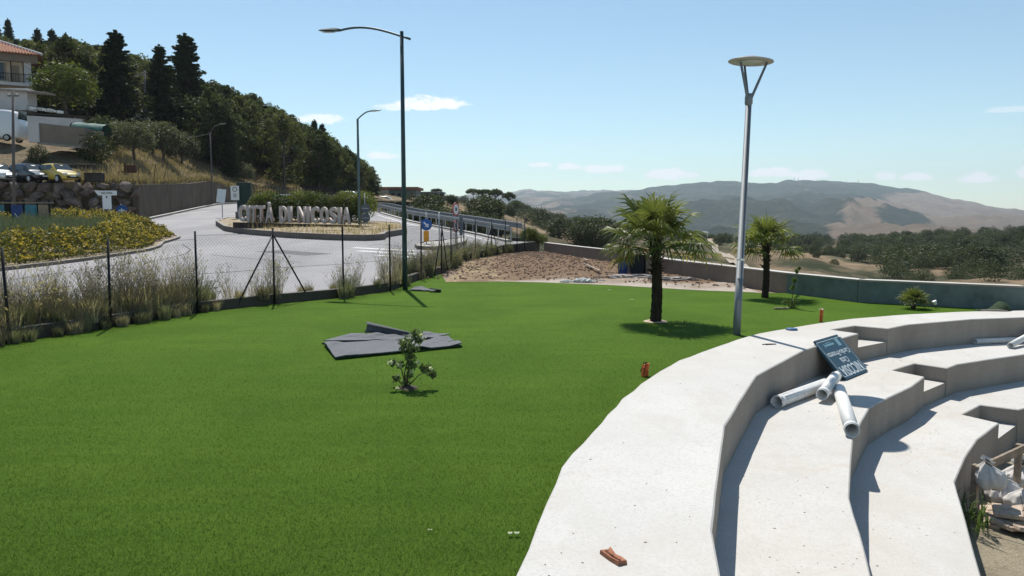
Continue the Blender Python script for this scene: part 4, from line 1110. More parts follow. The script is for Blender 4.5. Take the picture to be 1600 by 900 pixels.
mb.add(V, [(i, (i + 1) % 18, 18) for i in range(18)]); mb.build('earth', M['dark_soil'], t)
b = G(1234, 482, 0); k2 = b.y / F
def S2(px, py, dy=0.0): return ((px - 1234) * k2, dy, (481 - py) * k2)
shrub('sapling', 'thin staked sapling with low leafy shoots behind the conduit stub', b, [[S2(1236, 481), S2(1238, 455), S2(1243, 418)], [S2(1236, 481), S2(1228, 470), S2(1226, 462)], [S2(1235, 481), S2(1244, 468)], [S2(1238, 452), S2(1240, 440), S2(1246, 425)]],
      [(*S2(1227, 472), .06), (*S2(1236, 474), .08), (*S2(1244, 466), .07), (*S2(1241, 478), .06), (*S2(1238, 448), .04), (*S2(1243, 422), .035), (*S2(1240, 436), .035), (*S2(1247, 418), .02)], 420, .026, None, 6, M['green_leaf'], 'sapling')
c = G(1221, 483, .004); t = thing('wood_offcut', 'short pale wooden offcut lying beside the staked sapling', 'wood', tuple(c))
MB().box(c + Vector((0, 0, .016)), (.30, .06, .03), .1, bev=.003).build('plank', M['wood'], t); MB().box(c + Vector((.05, -.02, .034)), (.05, .02, .006), .1).build('cleat', M['wood'], t)
# pale flower-like tag against the wall
c = G(1462, 482, 0); t = thing('garden_spotlight', 'small white spike light by the teal wall, right of the young palm', 'garden light', tuple(c))
MB().tube([c, c + Vector((0, 0, .10))], .006, 6).build('spike', M['dark_metal'], t)
MB().lathe([(.012, 0), (.03, .02), (.045, .09), (.04, .095), (.0, .08)], c + Vector((.0, 0, .07)), 12, Matrix.Rotation(R(-25), 3, 'Y')).build('cone', M['white_paint'], t, True)
# second low shoot of the same planting behind the small palm is left out: nothing shows of it

# ---- grey turf sheets dropped on the lawn
q = NT('turf_backing'); c = q.ramp(q.noise(40, 4, .7), [(.3, (.085, .09, .10)), (.7, (.14, .145, .155))]); c = q.mix(q.ramp(q.voro(60), [(.1, .5), (.25, 0.0)]), c, (.05, .05, .055)); M['backing'] = q.col(c, .8, .25)
def sheet(t, name, quad, z0, th, wav, seed, m, nu=28, nv=14, zf=None):
    """quad: 4 ground points in order; a sheet of thickness th"""
    V = []
    for lay in (1, 0):
        for i in range(nu):
            for j in range(nv):
                u, v = i / (nu - 1), j / (nv - 1)
                p = quad[0].lerp(quad[1], u).lerp(quad[3].lerp(quad[2], u), v)
                n_ = float(fbm(np.array([p.x]), np.array([p.y]), .8, seed)[0]) * wav
                zz = z0 + max(0, n_) + (zf(u, v) if zf else 0)
                V.append((p.x, p.y, zz + th * lay))
    N = nu * nv; idx = lambda l, i, j: l * N + i * nv + j
    fs = []
    for i in range(nu - 1):
        for j in range(nv - 1):
            fs.append((idx(0, i, j), idx(0, i + 1, j), idx(0, i + 1, j + 1), idx(0, i, j + 1)))
    rim = [(i, 0) for i in range(nu)] + [(nu - 1, j) for j in range(1, nv)] + [(i, nv - 1) for i in range(nu - 2, -1, -1)] + [(0, j) for j in range(nv - 2, 0, -1)]
    for a, b_ in zip(rim, rim[1:] + rim[:1]): fs.append((idx(0, *a), idx(0, *b_), idx(1, *b_), idx(1, *a)))
    return MB().add(V, fs).build(name, m, t)
g4 = lambda L: [G(x, y, 0) for x, y in L]
qa = g4([(524, 563), (722, 543), (700, 531), (506, 541)]); ctr = (qa[0] + qa[2]) / 2
t = thing('turf_sheet', 'grey backed turf sheet lying upside down, folded, behind the rose bush', 'turf sheet', tuple(ctr))
sheet(t, 'backing', qa, .030, .014, .035, 3, M['backing'])
sheet(t, 'lower_fold', [p + Vector((0, .03, 0)) for p in qa], .004, .022, .02, 4, M['turf_dark'])
qb = g4([(506, 538), (660, 536.5), (704, 527), (548, 526.5)]); ctr = (qb[0] + qb[2]) / 2
t = thing('turf_sheet', 'farther grey turf sheet with a rolled up edge, behind the first', 'turf sheet', tuple(ctr))
sheet(t, 'backing', qb, .048, .012, .045, 5, M['backing'])
c0, c1 = G(572, 527, 0), G(640, 531, 0)
mb = MB(); n = 16; V = []
ns = 14
for i in range(ns):
    s = i / (ns - 1); p = c0.lerp(c1, s); rr_ = .085 * (1 - .75 * s)
    for k in range(n):
        a = -2.6 + 5.0 * k / (n - 1); V.append((p.x + math.sin(a) * .02, p.y + math.cos(a) * rr_ * .8, .075 + rr_ + math.sin(a) * rr_))
mb.add(V, [(i * n + k, i * n + k + 1, (i + 1) * n + k + 1, (i + 1) * n + k) for i in range(ns - 1) for k in range(n - 1)])
mb.build('rolled_edge', M['backing'], t, True)
mb = MB(); e = [P(503, 537, qb[0].y), P(520, 533, qb[0].y), P(545, 537, qb[0].y - .1), P(525, 541, qb[0].y - .2), P(504, 538, qb[0].y)]
mb.tube(e, .012, 6); mb.build('frayed_loop', M['dark_metal'], t, True)
# flap by the street lamp
qc = g4([(640, 454.5), (688, 456.5), (690, 453.5), (646, 452)]); t = thing('turf_flap', 'small dark turf flap and lid beside the foot of the tall street lamp', 'turf flap', tuple(qc[0]))
sheet(t, 'flap', qc, .01, .02, .05, 7, M['backing'], 14, 6); c = G(678, 455, .03)
MB().box(c + Vector((.03, 0, .05)), (.28, .16, .02), .1, .15, 0).build('lid', M['turf_dark'], t)
# pale scraps on the turf
for (x, y, s), lb in zip([(802, 833, .026), (672, 828, .011), (952, 453, .03), (987, 468, .03)], ['pair of pale dry leaves on the turf near the bottom of the picture', 'tiny pale speck of a leaf on the turf left of the steps', 'white paper scrap on the far lawn left of the big palm', 'white paper scrap on the lawn just left of the palm trunk']):
    c = G(x, y, .022); t = thing('litter_scrap', lb, 'litter', tuple(c), 0, 'pale scraps on the turf'); mb = MB()
    rr_ = random.Random(int(x))
    for k in (-1, 1):
        o_ = Vector((k * s * .75, 0, 0)); V = [c + o_ + Vector((math.cos(a) * s * .6 * rr_.uniform(.7, 1.2), math.sin(a) * s * .5, .004 + .25 * s * math.cos(2 * a))) for a in np.linspace(0, 6.28, 8, endpoint=False)]
        mb = MB(); mb.add(V + [v - Vector((0, 0, .002)) for v in V], [tuple(range(8)), tuple(range(15, 7, -1))]); mb.build('leaf', M['petal'], t)

# ---- things in the bare yard
c = G(973, 428.5, .03); t = thing('blue_drum', 'blue plastic drum beside the dark shelter in the yard', 'drum', tuple(c))
M['drum'] = mat('blue_drum', (.02, .055, .16), .4, 0, .15, 6)
MB().lathe([(.0, 0), (.14, 0), (.15, .03), (.15, .16), (.157, .18), (.15, .20), (.15, .36), (.135, .42), (.0, .43)], c, 18).build('drum_body', M['drum'], t, True)
MB().lathe([(.03, 0), (.03, .03), (.0, .03)], c + Vector((.06, 0, .425)), 10).build('bung', M['rubber'], t)
a = G(985, 429, .03); d_ = a.y; t = thing('yard_shelter', 'small dark shelter with tin roof beside the parapet, left of the palm trunk', 'shelter', tuple(a))
w_ = 34 * d_ / F; MB().box(a + Vector((w_ * .32, .35, .30)), (w_ * .62, .7, .62)).build('dark_box', M['drum'] if False else mat('dark_box', (.012, .016, .022), .7), t)  # near-black solid box under the roof sheet
MB().box(a + Vector((w_ * .78, .2, .30)), (.10, .45, .66)).build('side_wall', M['concrete_old'], t)
MB().box(a + Vector((w_ * .5, .3, .665)), (w_ * 1.25, .95, .05), 0, .10, 0).build('roof_sheet', M['brick_pale'], t)
MB().box(a + Vector((w_ * .42, .26, .74)), (w_ * .7, .5, .06), .2, .12, 0).build('roof_board', M['brick'], t)
def lump(name, label, cat, c, size, seed, m, group=None, extra=None):
    t = thing(name, label, cat, tuple(c), 0, group); bm = bmesh.new(); bmesh.ops.create_icosphere(bm, subdivisions=4, radius=1)
    for v in bm.verts:
        p = v.co.normalized(); n_ = float(fbm(np.array([p.x * 2 + seed]), np.array([p.y * 2 + p.z]), 1.2, seed)[0])
        v.co = p * (1 + .35 * n_); v.co.z = max(v.co.z, -.15)
    MB().bm(bm, Matrix.Translation(Vector(c)) @ Matrix.Diagonal((size[0] / 2, size[1] / 2, size[2], 1))).build('crumpled_heap', m, t)
    if extra: MB().tube([Vector(c) + Vector(p) for p in extra], .015, 5).build('loose_strip', m, t)
    return t
M['tarp_grey'] = mat('grey_cloth', (.30, .27, .25), .85, 0, .35, 8, .6, 30)
M['white_plastic'] = mat('white_plastic_sheet', (.62, .62, .60), .5, 0, .25, 12, .5, 30)
lump('plastic_sheeting', 'crumpled white plastic sheeting at the edge of the lawn', 'plastic', G(911, 440, .03), (.55, .3, .10), 4, M['white_plastic'], extra=[(.2, 0, .05), (.45, -.05, .04), (.6, .02, .03)])
lump('plastic_sheeting', 'small white plastic scrap left of the larger crumpled sheeting', 'plastic', G(884, 440, .03), (.28, .15, .05), 6, M['white_plastic'], extra=[(.1, 0, .03), (.2, -.05, .02)])
lump('cloth_heap', 'long grey ground cloth heaped below the shelter and drum', 'cloth', G(990, 434, .02), (1.5, .5, .10), 9, M['tarp_grey'], extra=[(-.8, 0, .04), (-1.2, .1, .03)])
lump('cloth_heap', 'dark grey ground cloth heaped right of the palm trunk', 'cloth', G(1052, 438, .02), (1.3, .45, .10), 13, M['tarp_grey'], extra=[(.5, 0, .04), (.8, -.1, .02)])
for (x0, y0, x1, y1), lb in zip([(913, 412, 938, 424.5), (945, 426, 960, 427), (912, 404, 918, 408)], ['pale timber plank lying slantwise in the bare yard', 'short pale board lying flat near the blue drum', 'small timber stub near the parapet in the yard']):
    p, q2 = G(x0, y0, .12), G(x1, y1, .10); t = thing('plank', lb, 'plank', tuple((p + q2) / 2), 0, 'planks in the bare yard'); d = q2 - p
    MB().box((p + q2) / 2 + Vector((0, 0, .015)), (d.length, .09, .03), math.atan2(d.y, d.x), 0, 0, .004).build('board', M['wood'], t)
    MB().box(p + d * .12 + Vector((0, 0, .035)), (.06, .10, .012), math.atan2(d.y, d.x)).build('cleat', M['wood'], t)
# clods and stones of the turned earth (uncountable)
rg = np.random.default_rng(12); n = 2600
u, v = rg.random(n), rg.random(n) ** .8 * .95 + .04
lfx = np.array([p.x for p in lf]); lfy = np.array([p.y for p in lf]); rfx = np.array([p.x for p in rf]); rfy = np.array([p.y for p in rf])
iv = v * (nr - 1) if False else v * (len(lf) - 1); i0 = iv.astype(int)
X = lfx[i0] + (rfx[i0] - lfx[i0]) * u; Y = lfy[i0] + (rfy[i0] - lfy[i0]) * u
keep = Y > np.interp(X, [p.x for p in LB], [p.y for p in LB]) + .5
X, Y = X[keep], Y[keep]; n = len(X); s = rg.uniform(.010, .036, n); 
base8 = np.array([(-1, -1, -.4), (1, -1, -.4), (1, 1, -.4), (-1, 1, -.4), (-.6, -.7, .9), (.7, -.5, .8), (.6, .7, 1.0), (-.7, .5, .7)])
V = base8[None] * s[:, None, None] * rg.uniform(.6, 1.3, (n, 8, 3)); V[:, :, 0] += X[:, None]; V[:, :, 1] += Y[:, None]; V[:, :, 2] += .04
fcs = np.array([(0, 3, 2, 1), (4, 5, 6, 7), (0, 1, 5, 4), (1, 2, 6, 5), (2, 3, 7, 6), (3, 0, 4, 7)])
Fq = (fcs[None] + (np.arange(n) * 8)[:, None, None]).reshape(-1, 4)
M['clod'] = leaf_mat('clods', (.17, .11, .08), (.29, .205, .15), 0, .95)
tag(wrap(np_mesh('earth_clods', V.reshape(-1, 3), Fq), 'earth_clods', M['clod']), 'loose reddish clods and stones on the bare yard', 'stones', kind='stuff')

# ---- dry weeds along the fence
M['dry_stem'] = leaf_mat('dry_weed_stem', (.24, .20, .15), (.46, .40, .30), .35, .9)
M['dry_green'] = leaf_mat('grey_green_weed', (.13, .14, .085), (.28, .27, .18), .35, .8)
def weed_mesh(seed, H, nst, spread, green, seedheads):
    r = random.Random(seed); mb = MB()
    for k in range(nst):
        a = r.uniform(0, 6.28); l = r.uniform(.1, spread); h = H * r.uniform(.5, 1); bx_ = Vector((r.uniform(-.12, .12), r.uniform(-.08, .08), 0))
        tip = bx_ + Vector((math.cos(a) * l, math.sin(a) * l * .7, h)); mid = bx_.lerp(tip, .5) + Vector((r.uniform(-.06, .06), r.uniform(-.06, .06), .06 * h))
        mb.tube([bx_, mid, tip], [.0034, .0024, .0012], 3, False)
        for j in range(r.randint(2, 6)):
            s = r.uniform(.35, .95); p = (bx_.lerp(mid, s * 2) if s < .5 else mid.lerp(tip, s * 2 - 1)); b_ = r.uniform(0, 6.28); L = r.uniform(.05, .22) * H
            q_ = p + Vector((math.cos(b_) * L * .6, math.sin(b_) * L * .6, L * .8)); mb.tube([p, q_], [.0025, .001], 3, False)
            if seedheads and r.random() < .7:
                for w_ in range(3):
                    z = q_ + Vector((r.uniform(-.02, .02), r.uniform(-.02, .02), r.uniform(-.02, .03))); e = r.uniform(.006, .014)
                    mb.add([z + Vector((e, 0, 0)), z + Vector((0, e, e)), z + Vector((-e, 0, 0)), z + Vector((0, -e, -e))], [(0, 1, 2, 3)])
    for k in range(int(nst * green)):
        a = r.uniform(0, 6.28); b_ = Vector((r.uniform(-.3, .3) * spread, r.uniform(-.15, .15), 0)); h = H * r.uniform(.25, .6); w_ = r.uniform(.003, .006)
        tip = b_ + Vector((math.cos(a) * h * .45, math.sin(a) * h * .35, h)); mid = b_.lerp(tip, .55) + Vector((0, 0, h * .15)); sd = Vector((-math.sin(a), math.cos(a), 0)) * w_
        o = [b_ - sd, b_ + sd, mid + sd, mid - sd, tip]; mb.add(o, [(0, 1, 2, 3), (3, 2, 4)])
    me = bpy.data.meshes.new('weed'); me.from_pydata([tuple(v) for v in mb.v], [], mb.f); return me
weeds = {'grass': [weed_mesh(s, .62, 34, .38, 9, False) for s in range(3)], 'stalk': [weed_mesh(10 + s, .95, 22, .40, 1.5, True) for s in range(3)], 'green': [weed_mesh(20 + s, .55, 26, .25, 10, True) for s in range(2)]}
for k, L in weeds.items():
    for m_ in L: m_.materials.append(M['dry_green'] if k == 'green' else M['dry_stem'])
for m_ in weeds['grass'][:1]: m_.materials.clear(); m_.materials.append(M['dry_green'])
wl_ = {'grass': 'low tangled dry grass clump at the foot of the wire fence', 'stalk': 'tall bare dry weed with branching stalks by the wire fence', 'green': 'grey green leafy weed clump by the far part of the wire fence'}
wr = random.Random(5)
BAYS = ['at the left picture edge', 'between the two leftmost fence posts in view', 'in the bay left of the braced post', 'at the left brace of the nearest braced post', 'at the right brace of the nearest braced post', 'left of the tall street lamp', 'just behind the tall street lamp', 'right of the tall street lamp', 'at the second braced post', 'right of the second braced post', 'below the keep right sign', 'under the double sign pole', 'in the far bays before the third braced post', 'at the third braced post', 'in the bay after the third braced post', 'near the far end of the fence', 'at the far end of the fence']
def weed(kind, Yv, dx, sc):
    x = fx(Yv) + dx; m_ = wr.choice(weeds[kind]); o = bpy.data.objects.new('dry_weed', m_); link(o)
    o.location = (x, Yv, .0 if dx > -.05 else .12); o.rotation_euler = (0, 0, wr.uniform(0, 6.28)); o.scale = (sc, sc, sc * wr.uniform(.85, 1.15)); bay = BAYS[min(16, int(np.searchsorted([p.y for p in FP], Yv)))]; tag(o, {'grass': 'low tangled dry grass clump ', 'stalk': 'tall bare dry weed stalks ', 'green': 'grey green leafy weed clump '}[kind] + bay, 'weed', {'grass': 'dry grass clumps along the fence', 'stalk': 'dry stalks along the fence', 'green': 'leafy weeds along the far fence'}[kind])
Yv = 9.4
while Yv < 15.2:                       # thick mass at the left
    for _ in range(3): weed('grass', Yv + wr.uniform(-.2, .2), wr.uniform(-1.1, -.15), wr.uniform(.8, 1.3))
    weed('grass', Yv + wr.uniform(-.1, .1), wr.uniform(-.02, .1), wr.uniform(.45, .8))
    for _ in range(2): weed('stalk', Yv + wr.uniform(-.15, .15), wr.uniform(-.9, -.1), wr.uniform(.85, 1.25))
    Yv += .30
while Yv < 22:
    if wr.random() < .8: weed('grass', Yv, wr.uniform(-.7, .05), wr.uniform(.45, .85))
    if wr.random() < .75: weed('stalk', Yv, wr.uniform(-.9, 0), wr.uniform(.6, 1.15))
    Yv += .33
while Yv < 37.5:
    for _ in range(2): weed('green', Yv, wr.uniform(-.8, .15), wr.uniform(.7, 1.35))
    if wr.random() < .5: weed('stalk', Yv, wr.uniform(-.6, .2), wr.uniform(.6, .9))
    Yv += .45
for xx, yy in [(552, 466), (560, 464), (345, 478), (335, 480)]:
    p = G(xx, yy, 0); o = bpy.data.objects.new('dry_weed', weeds['green'][0]); link(o); o.location = (p.x - .2, p.y, 0); o.scale = (1, 1, 1.1); tag(o, 'grey green leafy weed clump by the nearer part of the wire fence', 'weed', 'leafy weeds along the near fence')
# discarded bottle under the fence
c = G(397, 474, 0); t = thing('water_bottle', 'crushed clear water bottle under the braced fence post', 'bottle', tuple(c))
M['clear'] = mat('cloudy_plastic', (.5, .58, .62), .25, 0, .2, 20, spec=.5)
MB().lathe([(.0, 0), (.042, .0), (.045, .03), (.038, .07), (.045, .11), (.04, .15), (.016, .20), (.016, .225), (.0, .225)], c + Vector((0, 0, .05)), 12, Matrix.Rotation(R(35), 3, 'Y')).build('bottle_body', M['clear'], t, True)
MB().lathe([(.018, .225), (.018, .245), (.0, .245)], c + Vector((0, 0, .05)), 10, Matrix.Rotation(R(35), 3, 'Y')).build('cap', M['blue'], t)
# weeds at the foot of the sacks
rg = np.random.default_rng(5); b = G(1545, 835, -1.33)
t = thing('weed_clump', 'dark green leafy weeds between the lowest step and the tile heap', 'weed', tuple(b)); mb = MB(); r = random.Random(3)
for k in range(60):
    a = r.uniform(0, 6.28); l = r.uniform(.05, .28); h = r.uniform(.1, .34); b0 = b + Vector((r.uniform(-.30, .08), r.uniform(-.12, .45), 0)); tip = b0 + Vector((math.cos(a) * l, math.sin(a) * l, h)); mid = b0.lerp(tip, .6) + Vector((0, 0, .06)); sd = Vector((-math.sin(a), math.cos(a), 0)) * .009
    mb.add([b0 - sd * .5, b0 + sd * .5, mid + sd, mid - sd, tip], [(0, 1, 2, 3), (3, 2, 4)])
mb.build('leaves', M['green_leaf'], t)
mb = MB()
for k in range(3):
    b0 = b + Vector((r.uniform(-.2, .4), r.uniform(-.2, .3), 0)); mb.tube([b0, b0 + Vector((r.uniform(-.05, .05), 0, .3)), b0 + Vector((r.uniform(-.12, .12), 0, .5))], [.005, .004, .002], 4)
mb.build('stalks', M['stem'], t)
# ================================================================== ROAD ISLANDS, LETTERS, SIGNS, GUARDRAILS
def island(name, label, pts, kerb_h, kerb_w, fill_m, mound=0.0, step=.5):
    """closed kerb ring with a filled top"""
    pts = dens(pts + [pts[0]], step)[:-1]; n = len(pts)
    c = sum(pts, Vector()) / n
    area = sum(a.x * b_.y - b_.x * a.y for a, b_ in zip(pts, pts[1:] + pts[:1]))
    if area < 0: pts = pts[::-1]
    t = tag(bpy.data.objects.new(name, None)); link(t); OFF[t.name] = Vector(); tag(t, label, kind='structure')
    inn = []
    for i, p in enumerate(pts):
        a = (pts[(i + 1) % n] - pts[i - 1]); a = Vector((a.x, a.y, 0)).normalized(); inn.append(p + Vector((-a.y, a.x, 0)) * kerb_w)
    V = []
    for p, q_ in zip(pts, inn):
        z = zr(p.x, p.y); V += [(p.x, p.y, z - .1), (p.x, p.y, z + kerb_h), (q_.x, q_.y, z + kerb_h), (q_.x, q_.y, z - .1)]
    fs = [(i * 4 + k, i * 4 + (k + 1) % 4, ((i + 1) % n) * 4 + (k + 1) % 4, ((i + 1) % n) * 4 + k) for i in range(n) for k in range(4)]
    bm = bmesh.new(); 
    mb = MB().add(V, fs); o = mb.build('kerb', M['concrete_grey'], t)
    bm.from_mesh(o.data); bmesh.ops.recalc_face_normals(bm, faces=bm.faces); bm.to_mesh(o.data); bm.free()
    # filled top: rings shrinking to the centre
    rings = 7; V = []
    for r_ in range(rings):
        s = 1 - r_ / rings
        for q_ in inn:
            p = c.lerp(q_, s); V.append((p.x, p.y, zr(p.x, p.y) + kerb_h - .03 + mound * (1 - s ** 2) + .03 * math.sin(p.x * 3) * math.sin(p.y * 2.3)))
    V.append((c.x, c.y, zr(c.x, c.y) + kerb_h - .03 + mound))
    fs = [(r_ * n + i, r_ * n + (i + 1) % n, (r_ + 1) * n + (i + 1) % n, (r_ + 1) * n + i) for r_ in range(rings - 1) for i in range(n)]
    fs += [((rings - 1) * n + i, (rings - 1) * n + (i + 1) % n, rings * n) for i in range(n)]
    o = MB().add(V, fs).build('fill', fill_m, t, True); flip_up(o)
    return t, c
# letter island: measured on the road, then closed at the back
li = [GR(337, 352), GR(350, 361), GR(392, 367), GR(450, 372), GR(520, 375.5), GR(575, 376.5), GR(600, 375), GR(604, 371)]
back = [GR(604, 371) + Vector((.8, 3.0, 0)), GR(575, 368) + Vector((1, 8, 0)), GR(450, 365) + Vector((1, 12, 0)), GR(370, 358) + Vector((0, 10, 0)), GR(340, 352) + Vector((-1, 4, 0))]
li_pts = li + back
for p in li_pts: p.z = 0
M['dry_soil'] = mat('dry_island_soil', (.30, .24, .165), .95, 0, .45, 3, .7, 14)
isl, isl_c = island('letter_island', 'kerbed traffic island carrying the big letters', li_pts, .34, .22, M['dry_soil'], .25)
isl_top = lambda p: zr(p.x, p.y) + .40
# ---- the big letters
LY = GR(450, 366).y + 1.2
a0 = P(373, 350, LY); a1 = P(549, 353.5, LY - 1.4)
ldir = (a1 - a0); ldir.z = 0; LW = ldir.length; ldir.normalize(); lrot = math.atan2(ldir.y, ldir.x)
zb0 = P(373, 346.5, a0.y).z; zb1 = P(549, 351, a1.y).z
lt = thing('letter_sign', 'row of big pale concrete letters reading CITTÀ DI NICOSIA on the island', 'sign', (a0.x, a0.y, zb0), 0)
M['letter'] = mat('pale_pink_grey_letter', (.45, .40, .375), .85, 0, .12, 4, .2, 30)
M['letter_side'] = M['letter']
words = 'CITTÀ DI NICOSIA'; adv = {'I': .42, ' ': .55, 'T': .78, 'À': .95, 'C': .92, 'D': .95, 'N': 1.0, 'O': 1.0, 'S': .9, 'A': .95}
tot = sum(adv[ch] for ch in words); x = 0.0; LH = 26 * LY / F
for ch in words:
    w = adv[ch] / tot * LW
    if ch != ' ':
        me = text_mesh(ch, 1.0, .0, .035, 'LEFT'); co = np.array([v.co for v in me.vertices]); mn, mx = co.min(0), co.max(0)
        bpy.data.meshes.remove(me)
        me = text_mesh(ch, 1.0, .13, .030, 'LEFT')
        hgt = (mx[1] - mn[1]); capz = LH / .74
        sy = capz * .92 if ch == 'À' else capz; s0 = sy * .74 / (.74 if ch == 'À' else hgt) if ch != 'À' else LH * 1.22 / hgt
        sxx = (w * .84) / (mx[0] - mn[0])
        u = x / LW; zb = zb0 + (zb1 - zb0) * u; pos = a0 + ldir * (x + w * .08)
        T = Matrix.Translation((pos.x, pos.y, zb)) @ Matrix.Rotation(lrot, 4, 'Z') @ Matrix.Rotation(math.pi / 2, 4, 'X') @ Matrix.Diagonal((sxx, s0, 1, 1)) @ Matrix.Translation((-mn[0], -mn[1], 0))
        me.transform(Matrix.Translation(-OFF[lt.name]) @ T); o = wrap(me, 'letter', M['letter'], lt)
    x += w
V = []
for (p, z) in ((a0 - ldir * .25, zb0), (a1 + ldir * .55, zb1)):
    nn = Vector((-ldir.y, ldir.x, 0))
    for s in (-.26, .26):
        for dz in (-.36, -.03): V.append(tuple(p + nn * s + Vector((0, 0, 0)))[:2] + (z + dz,))
MB().add(V, [(0, 1, 3, 2), (4, 6, 7, 5), (0, 4, 5, 1), (2, 3, 7, 6), (1, 5, 7, 3), (0, 2, 6, 4)]).build('plinth', mat('dark_rusty_plinth', (.06, .04, .035), .9, 0, .4, 3), lt)

# ---- signs
M['sign_blue'] = mat('sign_blue', (.02, .09, .30), .45, 0, .1, 6)
M['sign_back'] = mat('sign_back_grey', (.10, .12, .14), .6, .3, .15, 6)
M['sign_yellow'] = mat('sign_amber', (.70, .30, .02), .5, 0, .1, 6)
M['sign_red'] = mat('sign_red', (.40, .02, .025), .5)
M['plain_white'] = mat('sign_plate_white', (.66, .68, .68), .5, 0, .06, 3)
def disc(mb, c, r, facing, th=.02, n=28):
    f = Vector(facing).normalized(); a = f.cross(Vector((0, 0, 1))).normalized(); b_ = a.cross(f)
    V = [c + (a * math.cos(k * 2 * math.pi / n) + b_ * math.sin(k * 2 * math.pi / n)) * r for k in range(n)]
    V2 = [v - f * th for v in V]
    return mb.add(V + V2, [tuple(range(n)), tuple(range(2 * n - 1, n - 1, -1))] + [(i, n + i, n + (i + 1) % n, (i + 1) % n) for i in range(n)])
def pole(t, b_, h, r=.03, m=None, name='pole'): return MB().tube([Vector(b_) + Vector((0, 0, -.1)), Vector(b_) + Vector((0, 0, h))], r, 10).build(name, m or M['galv'], t, True)
def plate(mb, c, w, h, facing, th=.02, up=0.0):
    f = Vector(facing).normalized(); a = Vector((0, 0, 1)).cross(f).normalized(); b_ = f.cross(a)
    if up:
        a, b_ = a * math.cos(up) + b_ * math.sin(up), b_ * math.cos(up) - a * math.sin(up)
    V = [c + a * w / 2 * sx + b_ * h / 2 * sy - f * th * k for k in (0, 1) for sx, sy in ((-1, -1), (1, -1), (1, 1), (-1, 1))]
    return mb.add(V, [(0, 1, 2, 3), (7, 6, 5, 4)] + [(i, i + 4, (i + 1) % 4 + 4, (i + 1) % 4) for i in range(4)])
# splitter island with keep-right sign
si = [GR(648, 386), GR(652, 390), GR(680, 391), GR(712, 387.5), GR(728, 381), GR(730, 376), GR(722, 375), GR(690, 379), GR(660, 382)]
for p in si: p.z = 0
M['paving'] = mat('pale_paving', (.42, .40, .37), .9, 0, .2, 2)
sp_i, sp_c = island('splitter_island', 'small kerbed splitter island before the guardrail', si, .17, .14, M['paving'], 0, .4)
b = GR(665, 386); b.y += .4; b.z = zr(b.x, b.y) + .15
FACE = Vector((.15, -1, 0))
t = thing('keep_right_sign', 'round blue keep right arrow sign over an amber marker, on the splitter island', 'road sign', tuple(b))
zc = P(667, 351, b.y).z; pole(t, b, zc + .62 - b.z, .028, M['galv'])
cc = Vector((b.x, b.y - .05, zc)); f_ = FACE.normalized()
dsc = disc(MB(), cc, .285, FACE).build('disc', M['sign_blue'], t)
ax_ = f_.cross(Vector((0, 0, 1))).normalized() * -1
u_ = (Vector((0, 0, -1)) + (-ax_ if (-ax_).x > 0 else ax_)).normalized(); w_ = f_.cross(u_).normalized(); o_ = cc + f_ * .004
mb = MB(); mb.add([o_ - u_ * .17 - w_ * .035, o_ - u_ * .17 + w_ * .035, o_ + u_ * .03 + w_ * .035, o_ + u_ * .03 - w_ * .035], [(0, 1, 2, 3)]).add([o_ + u_ * .02 - w_ * .12, o_ + u_ * .02 + w_ * .12, o_ + u_ * .19], [(0, 1, 2)])
mb.build('arrow', M['sign_white'], dsc)
zz = P(665, 369, b.y).z; plate(MB(), Vector((b.x, b.y - .055, zz)), .26, .52, FACE, .03).build('amber_panel', M['sign_yellow'], t)
# tall double sign seen nearly edge-on
b = GR(711, 385); b.y += .3; b.z = zr(b.x, b.y) + .14
t = thing('double_sign', 'pole with two round signs seen nearly edge on, on the splitter island', 'road sign', tuple(b)); ed = Vector((.93, -.42, 0)).normalized()
pole(t, b, P(712, 316, b.y).z - b.z, .03, M['galv'])
for y, rr_ in ((327, .33), (353, .30)):
    c = Vector((b.x, b.y, P(711, y, b.y).z)) + ed * .045
    d1 = disc(MB(), c, rr_, ed, .02).build('disc', M['sign_red'], t); disc(MB(), c + ed * .004, rr_ * .78, ed, .003).build('disc_face', M['plain_white'], d1)
    plate(MB(), c + ed * .009, rr_ * .5, rr_ * .5, ed, .003).build('pictogram', M['dark_metal'], d1)
b = GR(685, 388); b.y += .5; b.z = zr(b.x, b.y) + .14
t = thing('sign_pole', 'bare grey sign pole on the splitter island beside the keep right sign', 'pole', tuple(b)); pole(t, b, P(685, 333, b.y).z - b.z, .035)
MB().lathe([(.036, 0), (.04, .01), (.0, .03)], Vector((b.x, b.y, P(685, 333, b.y).z)), 10).build('cap', M['galv'], t)
b = GR(719, 386); b.y += .8; b.z = zr(b.x, b.y) + .14
t = thing('grey_cabinet', 'narrow grey post box standing behind the double sign pole', 'cabinet', tuple(b)); MB().box(b + Vector((0, 0, .85)), (.16, .14, .9), bev=.01).build('case', M['sign_back'], t); MB().box(b + Vector((0, 0, .2)), (.06, .06, .5)).build('leg', M['galv'], t)
# backs of two round signs on the letter island
b = GR(566, 366); b.y += 1.0; b.z = zr(b.x, b.y) + .3
t = thing('sign_pair_backs', 'grey backs of two round signs on one post, beside the island lamp', 'road sign', tuple(b)); pole(t, b, P(566, 302, b.y).z - b.z, .03)
for y in (325.5, 340.5):
    c = Vector((b.x + .05, b.y - .05, P(566, y, b.y).z)); disc(MB(), c, .285, (.1, -1, 0)).build('disc_back', M['sign_back'], t); MB().box(c + Vector((0, -.02, 0)), (.4, .02, .04)).build('bracket', M['galv'], t)
